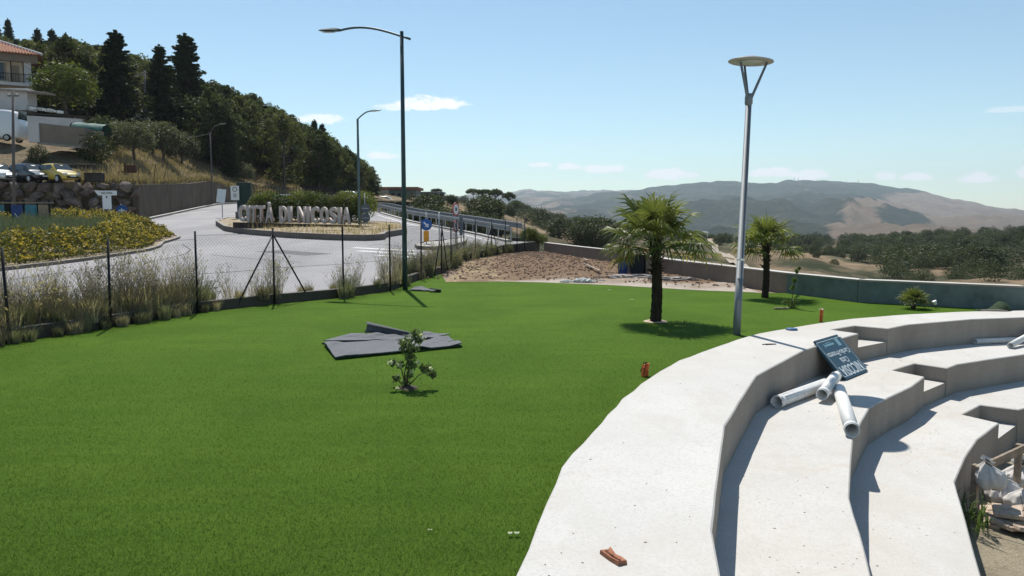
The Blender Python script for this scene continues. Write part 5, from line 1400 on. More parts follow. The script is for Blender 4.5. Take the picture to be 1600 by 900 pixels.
# info board with round emblem
b = GR(362, 352); b.y += 2.5; b.z = zr(b.x, b.y) + .2
t = thing('info_board', 'dark green info pillar with a white notice, left end of the letter island', 'info board', tuple(b))
k_ = b.y / F; M['dark_green'] = mat('dark_green_enamel', (.012, .03, .028), .5, 0, .15, 4)
MB().box((b.x + .05, b.y + .2, (P(0, 286, b.y).z + P(0, 332, b.y).z) / 2), (22 * k_, .25, 47 * k_), bev=.02).build('pillar', M['dark_green'], t)
MB().box((b.x - .1, b.y + .2, (P(0, 332, b.y).z + b.z) / 2 - .15), (19 * k_, .6, P(0, 330, b.y).z - b.z + .3)).build('stone_base', M['concrete_grey'], t)
pc = P(367, 301.5, b.y - .05); plate(MB(), pc, 13 * k_, 22 * k_, (0, -1, 0)).build('notice', M['plain_white'], t); ntc = bpy.data.objects[max(o.name for o in bpy.data.objects if o.name.startswith('notice'))]
mb = MB(); n = 24
V = [pc + Vector((math.cos(a) * r2 * k_, -.004, math.sin(a) * r2 * k_ + 5.5 * k_)) for r2 in (3.7, 2.7) for a in np.linspace(0, 2 * math.pi, n, endpoint=False)]
mb.add(V, [(i, (i + 1) % n, n + (i + 1) % n, n + i) for i in range(n)]); mb.build('ring_emblem', M['dark_metal'], ntc)
mb = MB()
for dz, w in ((-1.5, 6), (-4, 5), (-6, 4.5)): plate(mb, pc + Vector((0, -.004, dz * k_)), w * k_, .9 * k_, (0, -1, 0), .002)
mb.build('text_lines', M['dark_metal'], ntc)
b2 = P(345.5, 318, b.y + 6); t = thing('white_panel', 'tilted white notice panel behind the dark green pillar', 'panel', tuple(b2))
plate(MB(), P(345.5, 306, b.y + 6), 13 * (b.y + 6) / F, 21 * (b.y + 6) / F, (.1, -1, .1), .03, -.12).build('panel_face', M['plain_white'], t)
MB().tube([P(347, 318, b.y + 6.05), Vector((P(347, 318, b.y + 6.05).x, b.y + 6.05, zr(P(347, 318, b.y + 6).x, b.y + 6) - .1))], .04, 8).build('leg', M['galv'], t)

# ---- guardrails
M['rail_grey'] = mat('dull_guardrail', (.24, .25, .25), .55, .4, .2, 3)
def guardrail(label, pts, hgt, shift, posts):
    pts = [Vector((p.x + shift[0], p.y + shift[1], 0)) for p in pts]; pts = dens(pts, 1.0)
    t = thing('guardrail', label, 'guardrail', (pts[0].x, pts[0].y, zr(pts[0].x, pts[0].y)), 0)
    prof = [(0, -.155), (.03, -.12), (.03, -.075), (0, -.03), (0, .03), (.03, .075), (.03, .12), (0, .155)]
    V = []; n = len(pts); m = len(prof)
    for i, p in enumerate(pts):
        d = pts[min(i + 1, n - 1)] - pts[max(i - 1, 0)]; d.normalize(); nn = Vector((d.y, -d.x, 0)); nn = -nn if nn.x > 0 else nn
        for (o_, z) in prof: V.append((p.x + nn.x * o_, p.y + nn.y * o_, zr(p.x, p.y) + hgt + z))
    MB().add(V, [(i * m + k, i * m + k + 1, (i + 1) * m + k + 1, (i + 1) * m + k) for i in range(n - 1) for k in range(m - 1)]).build('rail', M['rail_grey'], t)
    for p in resample(pts, posts): MB().box((p.x + .07, p.y + .03, zr(p.x, p.y) + hgt / 2 - .1), (.06, .09, hgt + .35)).build('post', M['galv'], t)
    return t
gl = [GRAIL[0], GRAIL[2], GRAIL[3], GRAIL[4], GRAIL[4] + Vector((-1.6, 3.0, 0))]
guardrail('nearer steel guardrail along the outer edge of the climbing road', gl, .72, (.25, .2), 20)
guardrail('second steel guardrail just behind the nearer one, slightly higher', gl, .84, (.95, .7), 14)
mb = MB(); wall_along(mb, dens([g + Vector((.05, 0, 0)) for g in GRAIL], 1.0), .3, lambda p: zr(p.x, p.y) - .3, lambda p: zr(p.x, p.y) + .10, -1)
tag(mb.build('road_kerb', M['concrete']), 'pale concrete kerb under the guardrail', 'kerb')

# ---- planted bed at the left: kerb, yellow flowering shrubs, grey-green lavender
bed = [GR(-60, 433), GR(0, 424), GR(70, 416), GR(130, 408.5), GR(200, 398), GR(236, 392), GR(252, 386.5), GR(256, 381)]
bed = bed + [bed[-1] + Vector((-.8, 4, 0)), Vector((-23, 50, 0)), Vector((-33, 51, 0)), Vector((-40, 46, 0)), Vector((-40, 30, 0)), Vector((-26, 21.5, 0))]
for p in bed: p.z = 0
bd, bed_c = island('flower_bed', 'kerbed planted bed in the roundabout', bed, .12, .16, M['dry_soil'], .3, .8)
def inside_dist(x, y, poly):
    ins = in_poly(x, y, poly); d = np.full(len(x), 1e9)
    for a, b_ in zip(poly, poly[1:] + poly[:1]):
        ex, ey = b_.x - a.x, b_.y - a.y; tt = np.clip(((x - a.x) * ex + (y - a.y) * ey) / (ex * ex + ey * ey), 0, 1)
        d = np.minimum(d, np.hypot(x - a.x - tt * ex, y - a.y - tt * ey))
    return np.where(ins, d, -1)
rg = np.random.default_rng(31)
N = 150000; X = rg.uniform(-32, -13.5, N); Y = rg.uniform(21, 50, N); D = inside_dist(X, Y, bed); PXc = X / Y * F + 800
lav = (D > 3.0) & (D < 7.5) & (PXc < 175 + rg.normal(0, 5, N)) & (Y < 42)
yel = (D > .35) & ~((D > 2.7) & (D < 7.8) & (PXc < 180) & (Y < 43))
hm = lambda D: np.clip((D - .2) / 1.6, 0, 1) * .85 + np.clip((D - 2.) / 5, 0, 1) * .35
zg = lambda x, y: np.array([zr(a, b_) for a, b_ in zip(x, y)]) + .15
def bed_part(sel, m, name, label, hs, size, asp, nmax, flowers=None, vert=False):
    i = np.nonzero(sel & (PXc > -90) & (PXc < 300))[0]; i = i[:nmax]; x, y, d = X[i], Y[i], D[i]
    clump = fbm(x, y, 1.9, 41) * .26 + fbm(x, y, .6, 42) * .14
    top = np.maximum(.12, hm(d) * hs + clump); z = zg(x, y) + top * rg.random(len(i)) ** .45
    Pn = np.stack([x, y, z], 1)
    if vert:
        n = len(Pn); a = np.stack([rg.normal(0, .05, n), rg.normal(0, .05, n), rg.uniform(.14, .26, n)], 1); b_ = np.stack([rg.uniform(-.014, .014, n), rg.uniform(-.014, .014, n), np.zeros(n)], 1)
        V = np.stack([Pn - a, Pn - b_, Pn + a, Pn + b_], 1).reshape(-1, 3); Fq = np.arange(n * 4).reshape(-1, 4)
    else: V, Fq = leaf_quads(rg, Pn, size, asp)
    tag(wrap(np_mesh(name, V, Fq), name, m), label, 'flowers' if 'flower' in name else 'plants', kind='stuff')
    return Pn, top
M['shrub_leaf'] = leaf_mat('flowering_shrub_leaf', (.035, .045, .014), (.10, .10, .03), .35, .6)
M['yellow'] = leaf_mat('yellow_flower', (.34, .24, .03), (.52, .40, .08), .3, .6)
M['lavender'] = leaf_mat('lavender_stems', (.08, .10, .07), (.15, .175, .125), .3, .7)
bed_part(yel, M['shrub_leaf'], 'yellow_flower_shrubs', 'dark leaves of the yellow flowering shrubs in the roundabout bed', 1.0, .07, .5, 60000)
i = np.nonzero(yel & (PXc > -90) & (PXc < 300))[0]; i = rg.choice(i, min(len(i), 40000), replace=False); x, y, d = X[i], Y[i], D[i]
top = np.maximum(.12, hm(d) + fbm(x, y, 1.9, 41) * .26 + fbm(x, y, .6, 42) * .14); keep = (fbm(x, y, .9, 44) + .25 * rg.normal(size=len(i))) > 0.0
x, y, d, top = x[keep], y[keep], d[keep], top[keep]
Pn = np.stack([x, y, zg(x, y) + top * (1 - .5 * rg.random(len(x)) ** 2) + .04], 1); V, Fq = leaf_quads(rg, Pn, .042, .8, .4)
tag(wrap(np_mesh('yellow_flowers', V, Fq), 'yellow_flowers', M['yellow']), 'yellow blossoms over the shrubs of the roundabout bed', 'flowers', kind='stuff')
bed_part(lav, M['lavender'], 'lavender', 'grey green lavender drift behind the yellow flowers', .95, .1, .2, 60000, vert=True)
# small weeds and dry grass on the letter island
N = 9000; X = rg.uniform(-24, -7, N); Y = rg.uniform(40, 60, N); D = inside_dist(X, Y, li_pts); s = (D > .3) & (Y < LY + 2)
x, y = X[s], Y[s]; n = len(x); zz = np.array([zr(a, b_) for a, b_ in zip(x, y)]) + .38; h = rg.uniform(.08, .35, n) * (1 + .7 * (fbm(x, y, 2, 4) > .15)); a_ = rg.uniform(0, 6.28, n)
V = np.stack([np.stack([x - .02 * np.cos(a_), y - .02 * np.sin(a_), zz - .1], 1), np.stack([x + .02 * np.cos(a_), y + .02 * np.sin(a_), zz - .1], 1), np.stack([x + rg.normal(0, .08, n), y + rg.normal(0, .08, n), zz + h], 1)], 1).reshape(-1, 3)
M['straw'] = leaf_mat('dry_straw', (.22, .17, .09), (.46, .37, .22), .3, .9)
tag(wrap(np_mesh('island_grass', V, np.arange(len(V)).reshape(-1, 3)), 'island_grass', M['straw']), 'dry grass and weeds on the letter island', 'grass', kind='stuff')

# ---- poster stand, direction sign, blue beach sign
b = Vector((P(40, 350, 41).x, 41, zr(-26, 41))); kk = 41 / F
t = thing('poster_stand', 'dark timber stand holding four coloured posters behind the lavender', 'poster stand', tuple(b))
zt, zb = P(0, 320, 41).z, P(0, 352, 41).z
M['poster_blue'] = mat('poster_blue', (.03, .06, .20), .5, 0, .5, 3); M['poster_teal'] = mat('poster_teal', (.06, .20, .26), .5, 0, .35, 3); M['poster_tan'] = mat('poster_tan', (.30, .22, .15), .5, 0, .3, 4)
for k, (x0, x1, m_, lb) in enumerate([(-12, 7, 'poster_teal', 'leftmost teal poster'), (19.5, 36, 'poster_blue', 'deep blue poster with pale curve'), (41, 58, 'poster_teal', 'teal poster'), (61.5, 76, 'poster_tan', 'tan poster with dark peak')]):
    c = P((x0 + x1) / 2, 338, 41); o = plate(MB(), Vector((c.x, 40.97, (zt + zb) / 2)), (x1 - x0) * kk, zt - zb, (.15, -1, 0), .03).build('poster', M[m_], t); o['label'] = lb
    mb = MB(); f2 = Vector((c.x, 40.96, (zt + zb) / 2)); w = (x1 - x0) * kk
    if k == 3: mb.add([f2 + Vector((-w * .3, -.02, -.4)), f2 + Vector((w * .3, -.02, -.4)), f2 + Vector((w * .18, -.02, -.38)), f2 + Vector((0, -.02, .05)), f2 + Vector((-w * .18, -.02, -.38))], [(0, 4, 3), (4, 2, 3), (2, 1, 3)])
    elif k == 1: mb.tube([f2 + Vector((-w * .2, -.02, .1)), f2 + Vector((0, -.02, -.08)), f2 + Vector((w * .25, -.02, -.15))], .03, 5)
    else: mb.tube([f2 + Vector((-w * .3, -.02, -.25)), f2 + Vector((w * .1, -.02, -.3)), f2 + Vector((w * .3, -.02, -.2))], .05, 5)
    mb.build('print', M['dark_metal'] if k != 1 else M['sign_white'], o)
for x in (-16, 13, 38.5, 59.5, 78): p = P(x, 340, 41.1); MB().box((p.x, 41.1, (zt + b.z) / 2 + .1), (.09 if x != 13 else .35, .09, zt - b.z + .3)).build('post', M['rubber'], t)
p0, p1 = P(-20, 318, 41.2), P(80, 318, 41.2); MB().box(((p0.x + p1.x) / 2, 41.2, p0.z + .04), (p1.x - p0.x, .5, .07), 0, 0, .0).build('roof_board', M['wood'], t)
# direction sign
YD = 55.0; kd = YD / F; b = P(167, 336, YD)
t = thing('direction_sign', 'white arrow shaped direction sign above a pale plate by the boulder wall', 'road sign', tuple(b))
c = P(165, 301.5, YD - .1); w2, h2 = 17 * kd, 3.6 * kd
V = [c + Vector(p) for p in ((-w2 * .75, 0, -h2), (w2, 0, -h2), (w2, 0, h2), (-w2 * .98, 0, h2))]; V = [c + Vector((-w2 * .70, 0, -h2)), c + Vector((w2, 0, -h2)), c + Vector((w2, 0, h2)), c + Vector((-w2 * .55, 0, h2)), c + Vector((-w2 * 1.05, 0, h2 * 1.2))]
MB().add(V + [v + Vector((0, .04, 0)) for v in V], [(0, 1, 2, 3, 4), (9, 8, 7, 6, 5)] + [(i, i + 5, (i + 1) % 5 + 5, (i + 1) % 5) for i in range(5)]).build('arrow_plate', M['plain_white'], t)
me = text_mesh('NICOSIA', h2 * 1.25, .002, .002, sx=1.0); me.transform(Matrix.Translation(-OFF[t.name]) @ Matrix.Translation((c.x + w2 * .1, c.y - .006, c.z - h2 * .45)) @ Matrix.Rotation(math.pi / 2, 4, 'X')); wrap(me, 'lettering', M['dark_metal'], t)
c = P(167, 316, YD - .05); plate(MB(), c, 13 * kd, 21 * kd, (0, -1, 0), .05).build('lower_plate', M['plain_white'], t); plate(MB(), c + Vector((0, -.005, 8 * kd)), 2.5 * kd, 2.5 * kd, (0, -1, 0), .003).build('mark', M['dark_metal'], t)
for s in (-1, 1): pole(t, Vector((b.x + s * 5 * kd, b.y, zr(b.x, b.y))), P(0, 299, YD).z - zr(b.x, b.y), .04)
YD = 48.0; b = P(190, 350, YD); t = thing('blue_round_sign', 'round blue sign with white peaks at the back of the flower bed', 'road sign', tuple(b))
c = P(190.5, 328, YD); disc(MB(), c, 8 * YD / F, (.1, -1, 0)).build('disc', M['sign_blue'], t); kk = YD / F
mb = MB(); mb.add([c + Vector((x * kk, -.03, z * kk)) for x, z in ((-5.5, -3), (-2, -2.2), (0, -3.2), (2, -2.2), (5.5, -3), (4, 1), (2, 0), (0, 3.4), (-2, 0), (-4, 1))], [(0, 1, 8, 9), (1, 2, 3, 6, 7, 8), (3, 4, 5, 6)]); mb.build('peaks', M['sign_white'], t)
pole(t, Vector((b.x, b.y + .03, zr(b.x, b.y))), c.z - zr(b.x, b.y) + 9 * kk, .03)
# ================================================================== HILLSIDE: walls, cars, house, poles
# ---- boulder retaining wall (each boulder is a piece)
bw = thing('boulder_wall', 'retaining wall of large rough boulders below the parked cars', 'wall', (P(100, 330, 56).x, 56, zr(-33, 56)))
q = NT('boulder'); c = q.ramp(q.noise(1.4, 8, .7), [(.3, (.065, .048, .04)), (.5, (.15, .115, .097)), (.72, (.31, .265, .235))]); oi = q.n.new('ShaderNodeObjectInfo')
c = q.mix(.35, c, q.ramp(oi.outputs['Random'], [(0, (.06, .043, .036)), (.5, (.16, .112, .09)), (1, (.33, .29, .26))])); q.bump(q.noise(4, 8, .75), 1, .12); M['boulder'] = q.col(c, .95, .1)
def rock_mesh(seed):
    bm = bmesh.new(); bmesh.ops.create_icosphere(bm, subdivisions=2, radius=1); r = random.Random(seed)
    pl = [(Vector((r.gauss(0, 1), r.gauss(0, 1), r.gauss(0, 1))).normalized(), r.uniform(.42, .8)) for _ in range(13)]
    for v in bm.verts:
        for nrm, d in pl:
            e = v.co.dot(nrm) - d
            if e > 0: v.co -= nrm * e
    me = bpy.data.meshes.new('boulder'); bm.to_mesh(me); bm.free(); me.materials.append(M['boulder']); return me
rocks = [rock_mesh(s) for s in range(7)]
r = random.Random(6)
wp = [P(-120, 300, 55.2), P(0, 300, 55.8), P(120, 300, 56.6), P(218, 300, 59.4)]
wl2 = [Vector((p.x, p.y, 0)) for p in wp]
L = sum((b_ - a).length for a, b_ in zip(wl2[:-1], wl2[1:])); row = 0
zb_ = 1.0
for row in range(5):
    s = r.uniform(0, .5); z = None
    while s < L - .3:
        w = r.uniform(.8, 1.35); p = resample(wl2, 200)[min(199, int(s / L * 199))]
        ztop = P(0, 286, p.y).z; zbase = zr(p.x, p.y) - .1; hrow = (ztop - zbase) / 5
        o = bpy.data.objects.new('boulder', rocks[r.randrange(7)]); link(o, bw)
        o.location = Vector((p.x + r.uniform(-.1, .1), p.y - .25 + row * .16 + r.uniform(-.12, .1), zbase + hrow * (row + .5) + r.uniform(-.08, .08))) - OFF[bw.name]
        o.rotation_euler = (r.uniform(-.5, .5), r.uniform(-.5, .5), r.uniform(0, 6.28)); o.scale = (w * .62, w * .55, hrow * r.uniform(.62, .85)); s += w * .95
# ---- ribbed concrete retaining wall beyond it
cwp = [P(216, 300, 59.2), P(260, 300, 68), P(300, 300, 79), P(332, 300, 89.5), P(372, 300, 96), P(405, 300, 101)]
cwp = [Vector((p.x, p.y, 0)) for p in cwp]
cw = thing('retaining_wall', 'dark ribbed concrete retaining wall beside the road, under dry grass', 'wall', tuple(cwp[2] + Vector((0, 0, 2))))
def zt_(p): 
    px = p.x / p.y * F + 800; return P(0, float(np.interp(px, [200, 216, 300, 332, 372, 405], [289, 289, 287, 283, 296, 305])), p.y).z
q = NT('ribbed_wall'); c = q.ramp(q.noise(1.2, 8, .75, mapscale=(1, 1, .25)), [(.3, (.075, .058, .045)), (.7, (.18, .145, .115))]); q.bump(q.noise(2.5, 5, .7, mapscale=(3, 3, .1)), 1, .12); M['ribbed'] = q.col(c, .95, .1)
pw = dens(cwp, 2.2)
for a, b_ in zip(pw[:-1], pw[1:]):
    d = (b_ - a); mb = MB(); wall_along(mb, [a, b_ - d.normalized() * .02], .4, lambda p: zr(p.x, p.y) - .3, zt_, 1); mb.build('wall_panel', M['ribbed'], cw)
mb = MB(); wall_along(mb, [p + Vector((.9, -.5, 0)) for p in dens([Vector((p.x, p.y, 0)) for p in (wl2[2:3] + cwp)], 2)], .25, lambda p: zr(p.x, p.y) - .3, lambda p: zr(p.x, p.y) + .16, 1)
tag(mb.build('road_kerb', M['concrete']), 'pale kerb at the foot of the ribbed retaining wall', 'kerb')

# ---- cars
def car_paint(n, c, metal=.0): return mat('car_paint_' + n, c, .28, metal, .03, 2, spec=.5, coat=.6)
M['car_glass'] = mat('car_window', (.03, .04, .045), .06, 0, spec=.7)
M['chrome'] = mat('headlight_glass', (.55, .57, .58), .15, .3, spec=.6)
def make_car(label, loc, rz, paint, L=3.7, Wd=1.66, H=1.5, hood=.26, roof0=.42, roof1=.86, name='parked_car', cat='car', group='cars parked above the boulder wall', glassm=None):
    t = thing(name, label, cat, loc, rz, group); s = L / 3.7; w = Wd / 2
    st = [(0.0, .62, .30, .58, None), (.06, .80, .24, .70, None), (hood * .5, .93, .22, .80, None), (hood, .97, .22, .92, None), ((hood + roof0) / 2, .99, .22, .96, .5), (roof0, 1.0, .22, .97, 1.0), ((roof0 + roof1) / 2, 1.0, .22, .99, 1.04), (roof1, .98, .22, 1.0, .99), (.96, .93, .25, 1.0, .25), (1.0, .80, .32, .86, None)]
    V = []; n = 12
    for (x, ww, zb, zbelt, rf) in st:
        belt = zbelt * H / 1.5; ww = ww * w; X = x * L - L / 2
        if rf is None: zt = belt + .02; wr_ = ww * .82
        else: zt = belt + (H - belt) * min(1.04, rf); wr_ = ww * (1 - .24 * min(1, rf))
        half = [(0, zb), (ww * .86, zb), (ww * .98, zb + .16), (ww, (zb + belt) / 2 + .05), (ww * .97, belt), (wr_, zt - .03 if rf else zt - .02), (wr_ * .7, zt), (0, zt + .012)]
        ring = half + [(-y, z) for y, z in half[-2:0:-1]]
        V += [(X, y, z) for y, z in ring]; n = len(ring)
    fs = [(i * n + k, i * n + (k + 1) % n, (i + 1) * n + (k + 1) % n, (i + 1) * n + k) for i in range(len(st) - 1) for k in range(n)] + [tuple(range(n - 1, -1, -1)), tuple((len(st) - 1) * n + k for k in range(n))]
    me = bpy.data.meshes.new('body'); me.from_pydata(V, [], fs); bm = bmesh.new(); bm.from_mesh(me); bmesh.ops.recalc_face_normals(bm, faces=bm.faces); bm.to_mesh(me); bm.free()
    body = wrap(me, 'body', paint, t, True); sm = body.modifiers.new('s', 'SUBSURF'); sm.levels = 1; sm.render_levels = 1
    gl = glassm or M['car_glass']
    xs = lambda f: f * L - L / 2; b0 = .97 * H / 1.5; tp = H - .06
    def quad(pts, nm, m_): return MB().add(pts + [(p[0], p[1] * .98, p[2] - .02) for p in pts], [(0, 1, 2, 3), (7, 6, 5, 4)]).build(nm, m_, t, local=True)
    quad([(xs(hood) + .0, -w * .80, b0 + .03), (xs(hood), w * .80, b0 + .03), (xs(roof0) - .02, w * .66, tp + .02), (xs(roof0) - .02, -w * .66, tp + .02)], 'windscreen', gl)
    quad([(xs(.975), w * .74, b0 + .05), (xs(.975), -w * .74, b0 + .05), (xs(roof1) + .06, -w * .64, tp), (xs(roof1) + .06, w * .64, tp)], 'rear_window', gl)
    for sgn in (-1, 1):
        for (f0, f1, g0, g1) in ((hood + .02, .36, roof0 + .03, .36),) if cat == 'van' else ((hood + .06, .62, roof0 + .03, .62), (.64, .93, .64, roof1 - .01)):
            MB().add([(xs(f0), sgn * (w * .975), b0 + .04), (xs(f1), sgn * (w * .975), b0 + .04), (xs(g1), sgn * (w * .79), tp - .05), (xs(g0), sgn * (w * .79), tp - .05)], [(0, 1, 2, 3)]).build('side_window', gl, t, local=True)
        MB().box((xs(hood) + .16, sgn * (w + .07), b0 + .08), (.10, .14, .11), bev=.02).build('mirror', paint, t, local=True)
        MB().box((xs(.02) + .05, sgn * w * .60, .66 * H / 1.5), (.16, .30, .15), sgn * -.35, 0, 0, .04).build('headlight', M['chrome'], t, local=True)
        for fx_ in (.18, .82):
            R3 = Matrix.Rotation(math.pi / 2, 3, 'X'); c_ = (xs(fx_), sgn * (w - .06), .30)
            wh = MB().lathe([(.0, -.09), (.24, -.09), (.30, -.06), (.30, .06), (.24, .09), (.0, .09)], c_, 20, R3).build('wheel', M['rubber'], t, True, local=True)
            MB().lathe([(.0, -.10), (.17, -.10), (.19, -.092)], c_, 14, R3).build('rim', M['galv'], wh, True, local=True); MB().lathe([(.0, .10), (.17, .10), (.19, .092)], c_, 14, R3).build('rim', M['galv'], wh, True, local=True)
    MB().box((xs(0) + .02, 0, .42), (.06, w * 1.1, .14), bev=.02).build('grille', M['rubber'], t, local=True)
    MB().box((xs(0) - .02, 0, .50), (.012, .40, .10)).build('number_plate', M['plain_white'], t, local=True)
    return t
zc = P(0, 286.5, 57.5).z
terr = MB(); 
for lb, px, pw_, rz, L in (('silver white hatchback at the left picture edge above the boulder wall', -4, car_paint('silver', (.52, .55, .56), .3), R(-158 + 128), 3.9), ('black car parked between the silver and the yellow one', 48, car_paint('black', (.022, .024, .03)), R(-32), 3.7), ('small yellow car parked at the right end of the row', 92, car_paint('yellow', (.50, .37, .06)), R(-30), 3.5)):
    p = P(px, 286, 57.6); make_car(lb, (p.x, p.y, zc), R(180) + R(-28 if True else 0) + R(0) + (R(-0)), pw_, L, 1.62, 1.46)
for o in [o for o in bpy.data.objects if o.name.startswith('parked_car') and o.parent is None]: o.rotation_euler.z = R(152)
# parking terrace the cars stand on
a, b_ = P(-150, 286, 56), P(132, 286, 57)
mb = MB(); mb.prism([(a.x, 55.6), (P(120, 286, 56.9).x, 56.9), (P(150, 286, 62.5).x, 62.5), (a.x, 62.5)], zc - 3.2, zc - .01); tag(mb.build('parking_terrace', M['hillside']), kind='structure')
# dark wall behind the cars
mb = MB(); a, b_ = P(-150, 286, 62.4), P(150, 286, 62.4)
t = thing('terrace_wall', 'dark stained wall behind the parked cars', 'wall', (P(60, 270, 62.4).x, 62.4, zc)); M['dark_wall'] = mat('dark_wall', (.055, .045, .04), .95, 0, .4, 2)
MB().box(((a.x + b_.x) / 2, 62.4, zc + .8), (b_.x - a.x, .3, 1.75)).build('wall_face', M['dark_wall'], t); MB().box(((a.x + b_.x) / 2, 62.38, zc + 1.72), (b_.x - a.x, .4, .08)).build('capping', M['concrete_old'], t)
p = P(148, 284, 58.5); t = thing('skip_box', 'low dark metal box at the end of the boulder wall beside the yellow car', 'box', tuple(p)); MB().box(p + Vector((0, 0, .3)), (1.2, .7, .6), .1, bev=.02).build('case', M['dark_wall'], t); MB().box(p + Vector((0, 0, .63)), (1.25, .75, .05), .1).build('lid', M['dark_metal'], t)

# ---- stepped concrete terrace walls, van, tarp, house
def slab(t, name, x0, x1, y0, y1, Yd, th, m):
    p0, p1 = P(x0, y1, Yd), P(x1, y0, Yd)
    return MB().box(((p0.x + p1.x) / 2, Yd + th / 2, (p0.z + p1.z) / 2), (p1.x - p0.x, th, abs(p1.z - p0.z))).build(name, m, t)
M['render_white'] = mat('greyish_white_render', (.52, .50, .50), .9, 0, .12, 1.0); M['cream'] = mat('cream_render', (.50, .42, .32), .9, 0, .12, 1.2)
p = P(90, 228, 64); t = thing('loading_ramp', 'grey concrete ramp wall with pale side face above the parked cars', 'ramp', tuple(p))
slab(t, 'end_face', 45, 60, 192, 222, 64.0, .5, M['render_white']); 
pts0 = [P(60, 192, 64.1), P(132, 200, 64.1), P(132, 229, 64.1), P(60, 224, 64.1)]
MB().add([tuple(v) for v in pts0] + [tuple(v + Vector((0, 3, 0))) for v in pts0], [(3, 2, 1, 0), (4, 5, 6, 7), (0, 1, 5, 4), (1, 2, 6, 5), (2, 3, 7, 6), (3, 0, 4, 7)]).build('wall_face', M['concrete_old'], t)
pts0 = [P(58, 222, 63.8), P(134, 229, 63.8), P(134, 232, 63.8), P(58, 225, 63.8)]
MB().add([tuple(v) for v in pts0] + [tuple(v + Vector((0, .5, 0))) for v in pts0], [(3, 2, 1, 0), (4, 5, 6, 7), (0, 1, 5, 4), (1, 2, 6, 5), (2, 3, 7, 6), (3, 0, 4, 7)]).build('ledge', M['concrete'], t)
p = P(0, 224, 67); t = make_car('white high roofed van cut by the left picture edge, below the house', (P(-38, 224, 67).x, 67, p.z + .0), R(180), car_paint('white', (.66, .67, .68)), 5.6, 1.95, 2.7, .13, .24, .97, 'delivery_van', 'van', 'vans')
t.rotation_euler.z = 0; t.location.x = P(-16, 224, 67).x; 
for ch in t.children: pass
t.rotation_euler.z = R(4); t.location.x = P(38, 224, 67).x - 2.8; t.location.z = P(0, 222, 67).z
p = P(60, 190, 75); t = thing('garden_wall', 'long whitish retaining wall below the house terrace', 'wall', tuple(p))
pts0 = [P(-120, 170, 75), P(128, 186, 75), P(128, 210, 75), P(-120, 230, 75)]
MB().add([tuple(v) for v in pts0] + [tuple(v + Vector((0, .4, 0))) for v in pts0], [(3, 2, 1, 0), (4, 5, 6, 7), (0, 1, 5, 4), (1, 2, 6, 5), (2, 3, 7, 6), (3, 0, 4, 7)]).build('wall_face', M['render_white'], t)
pts0 = [P(-120, 167.5, 74.9), P(150, 182, 74.9), P(150, 184, 74.9), P(-120, 170, 74.9)]
MB().add([tuple(v) for v in pts0] + [tuple(v + Vector((0, .6, 0))) for v in pts0], [(3, 2, 1, 0), (4, 5, 6, 7), (0, 1, 5, 4), (1, 2, 6, 5), (2, 3, 7, 6), (3, 0, 4, 7)]).build('coping', M['dark_wall'], t)
p = P(20, 172, 77); t = thing('terrace_block', 'whitish blank garden block with pale roof slab, just below the house', 'outbuilding', tuple(p))
slab(t, 'wall_face', -120, 42, 138, 172, 77, 1.5, M['render_white'])
pts0 = [P(-120, 130, 76.6), P(70, 143, 76.6), P(70, 145, 76.6), P(-120, 133, 76.6)]
MB().add([tuple(v) for v in pts0] + [tuple(v + Vector((0, 1.8, 0))) for v in pts0], [(3, 2, 1, 0), (4, 5, 6, 7), (0, 1, 5, 4), (1, 2, 6, 5), (2, 3, 7, 6), (3, 0, 4, 7)]).build('roof_slab', M['concrete'], t)
# house
YH = 84.0; p = P(0, 140, YH); t = thing('hill_house', 'cream two storey house with red tiled roof at the left picture edge', 'house', tuple(p)); hk = YH / F
slab(t, 'wall', -150, 28, 82, 150, YH, 9, M['cream']); slab(t, 'corner_pillar', 29, 36, 92, 140, YH - .5, .5, M['render_white'])
slab(t, 'balcony_slab', -150, 53, 126, 131, YH - 1.6, 2.2, M['render_white']); slab(t, 'cornice', -150, 41, 79, 92, YH - .9, 1.2, M['concrete_old'])
w0 = P(0, 110, YH - .03)
for (x0, x1, y0, y1) in ((-20, 5, 97, 124), (-80, -50, 97, 124)):
    f2 = slab(t, 'window', x0, x1, y0, y1, YH - .05, .12, M['glass_dark']); f3 = slab(f2, 'window_frame', x0 - 1.2, x0, y0, y1, YH - .09, .12, M['wood']); slab(f2, 'window_frame', x1, x1 + 1.2, y0, y1, YH - .09, .12, M['wood']); slab(f2, 'window_frame', (x0 + x1) / 2 - .5, (x0 + x1) / 2 + .5, y0, y1, YH - .08, .1, M['wood']); slab(f2, 'lintel', x0 - 2, x1 + 2, y0 - 1.6, y0 - .2, YH - .12, .15, M['render_white'])
for x in np.linspace(-60, 50, 34): a = P(x, 126, YH - 1.55); MB().tube([a, a + Vector((0, 0, .95))], .02, 4).build('baluster', M['dark_metal'], t)
slab(t, 'handrail', -150, 52, 112, 113, YH - 1.57, .06, M['dark_metal'])
slab(t, 'door', 14, 24, 100, 126, YH - .06, .1, M['wood'])
for x in (9, 31): a = P(x, 82, YH - .4); MB().tube([a, Vector((a.x, a.y, P(x, 132, YH - .4).z))], .06, 6).build('drain_pipe', M['dark_wall'], t)
M['roof_tile'] = mat('terracotta_tiles', (.30, .135, .085), .9, 0, .3, 3, .6, 9)
e0, e1 = P(-150, 79, YH - 1.5), P(42, 79, YH - 1.5); rd = P(10, 58, YH + 4.5); rz_ = rd.z
V = [(e0.x, YH - 1.5, e1.z), (e1.x, YH - 1.5, e1.z), (e1.x, YH + 10, e1.z), (e0.x, YH + 10, e1.z), (e0.x, YH + 4.5, rz_), (rd.x - .6, YH + 4.5, rz_)]
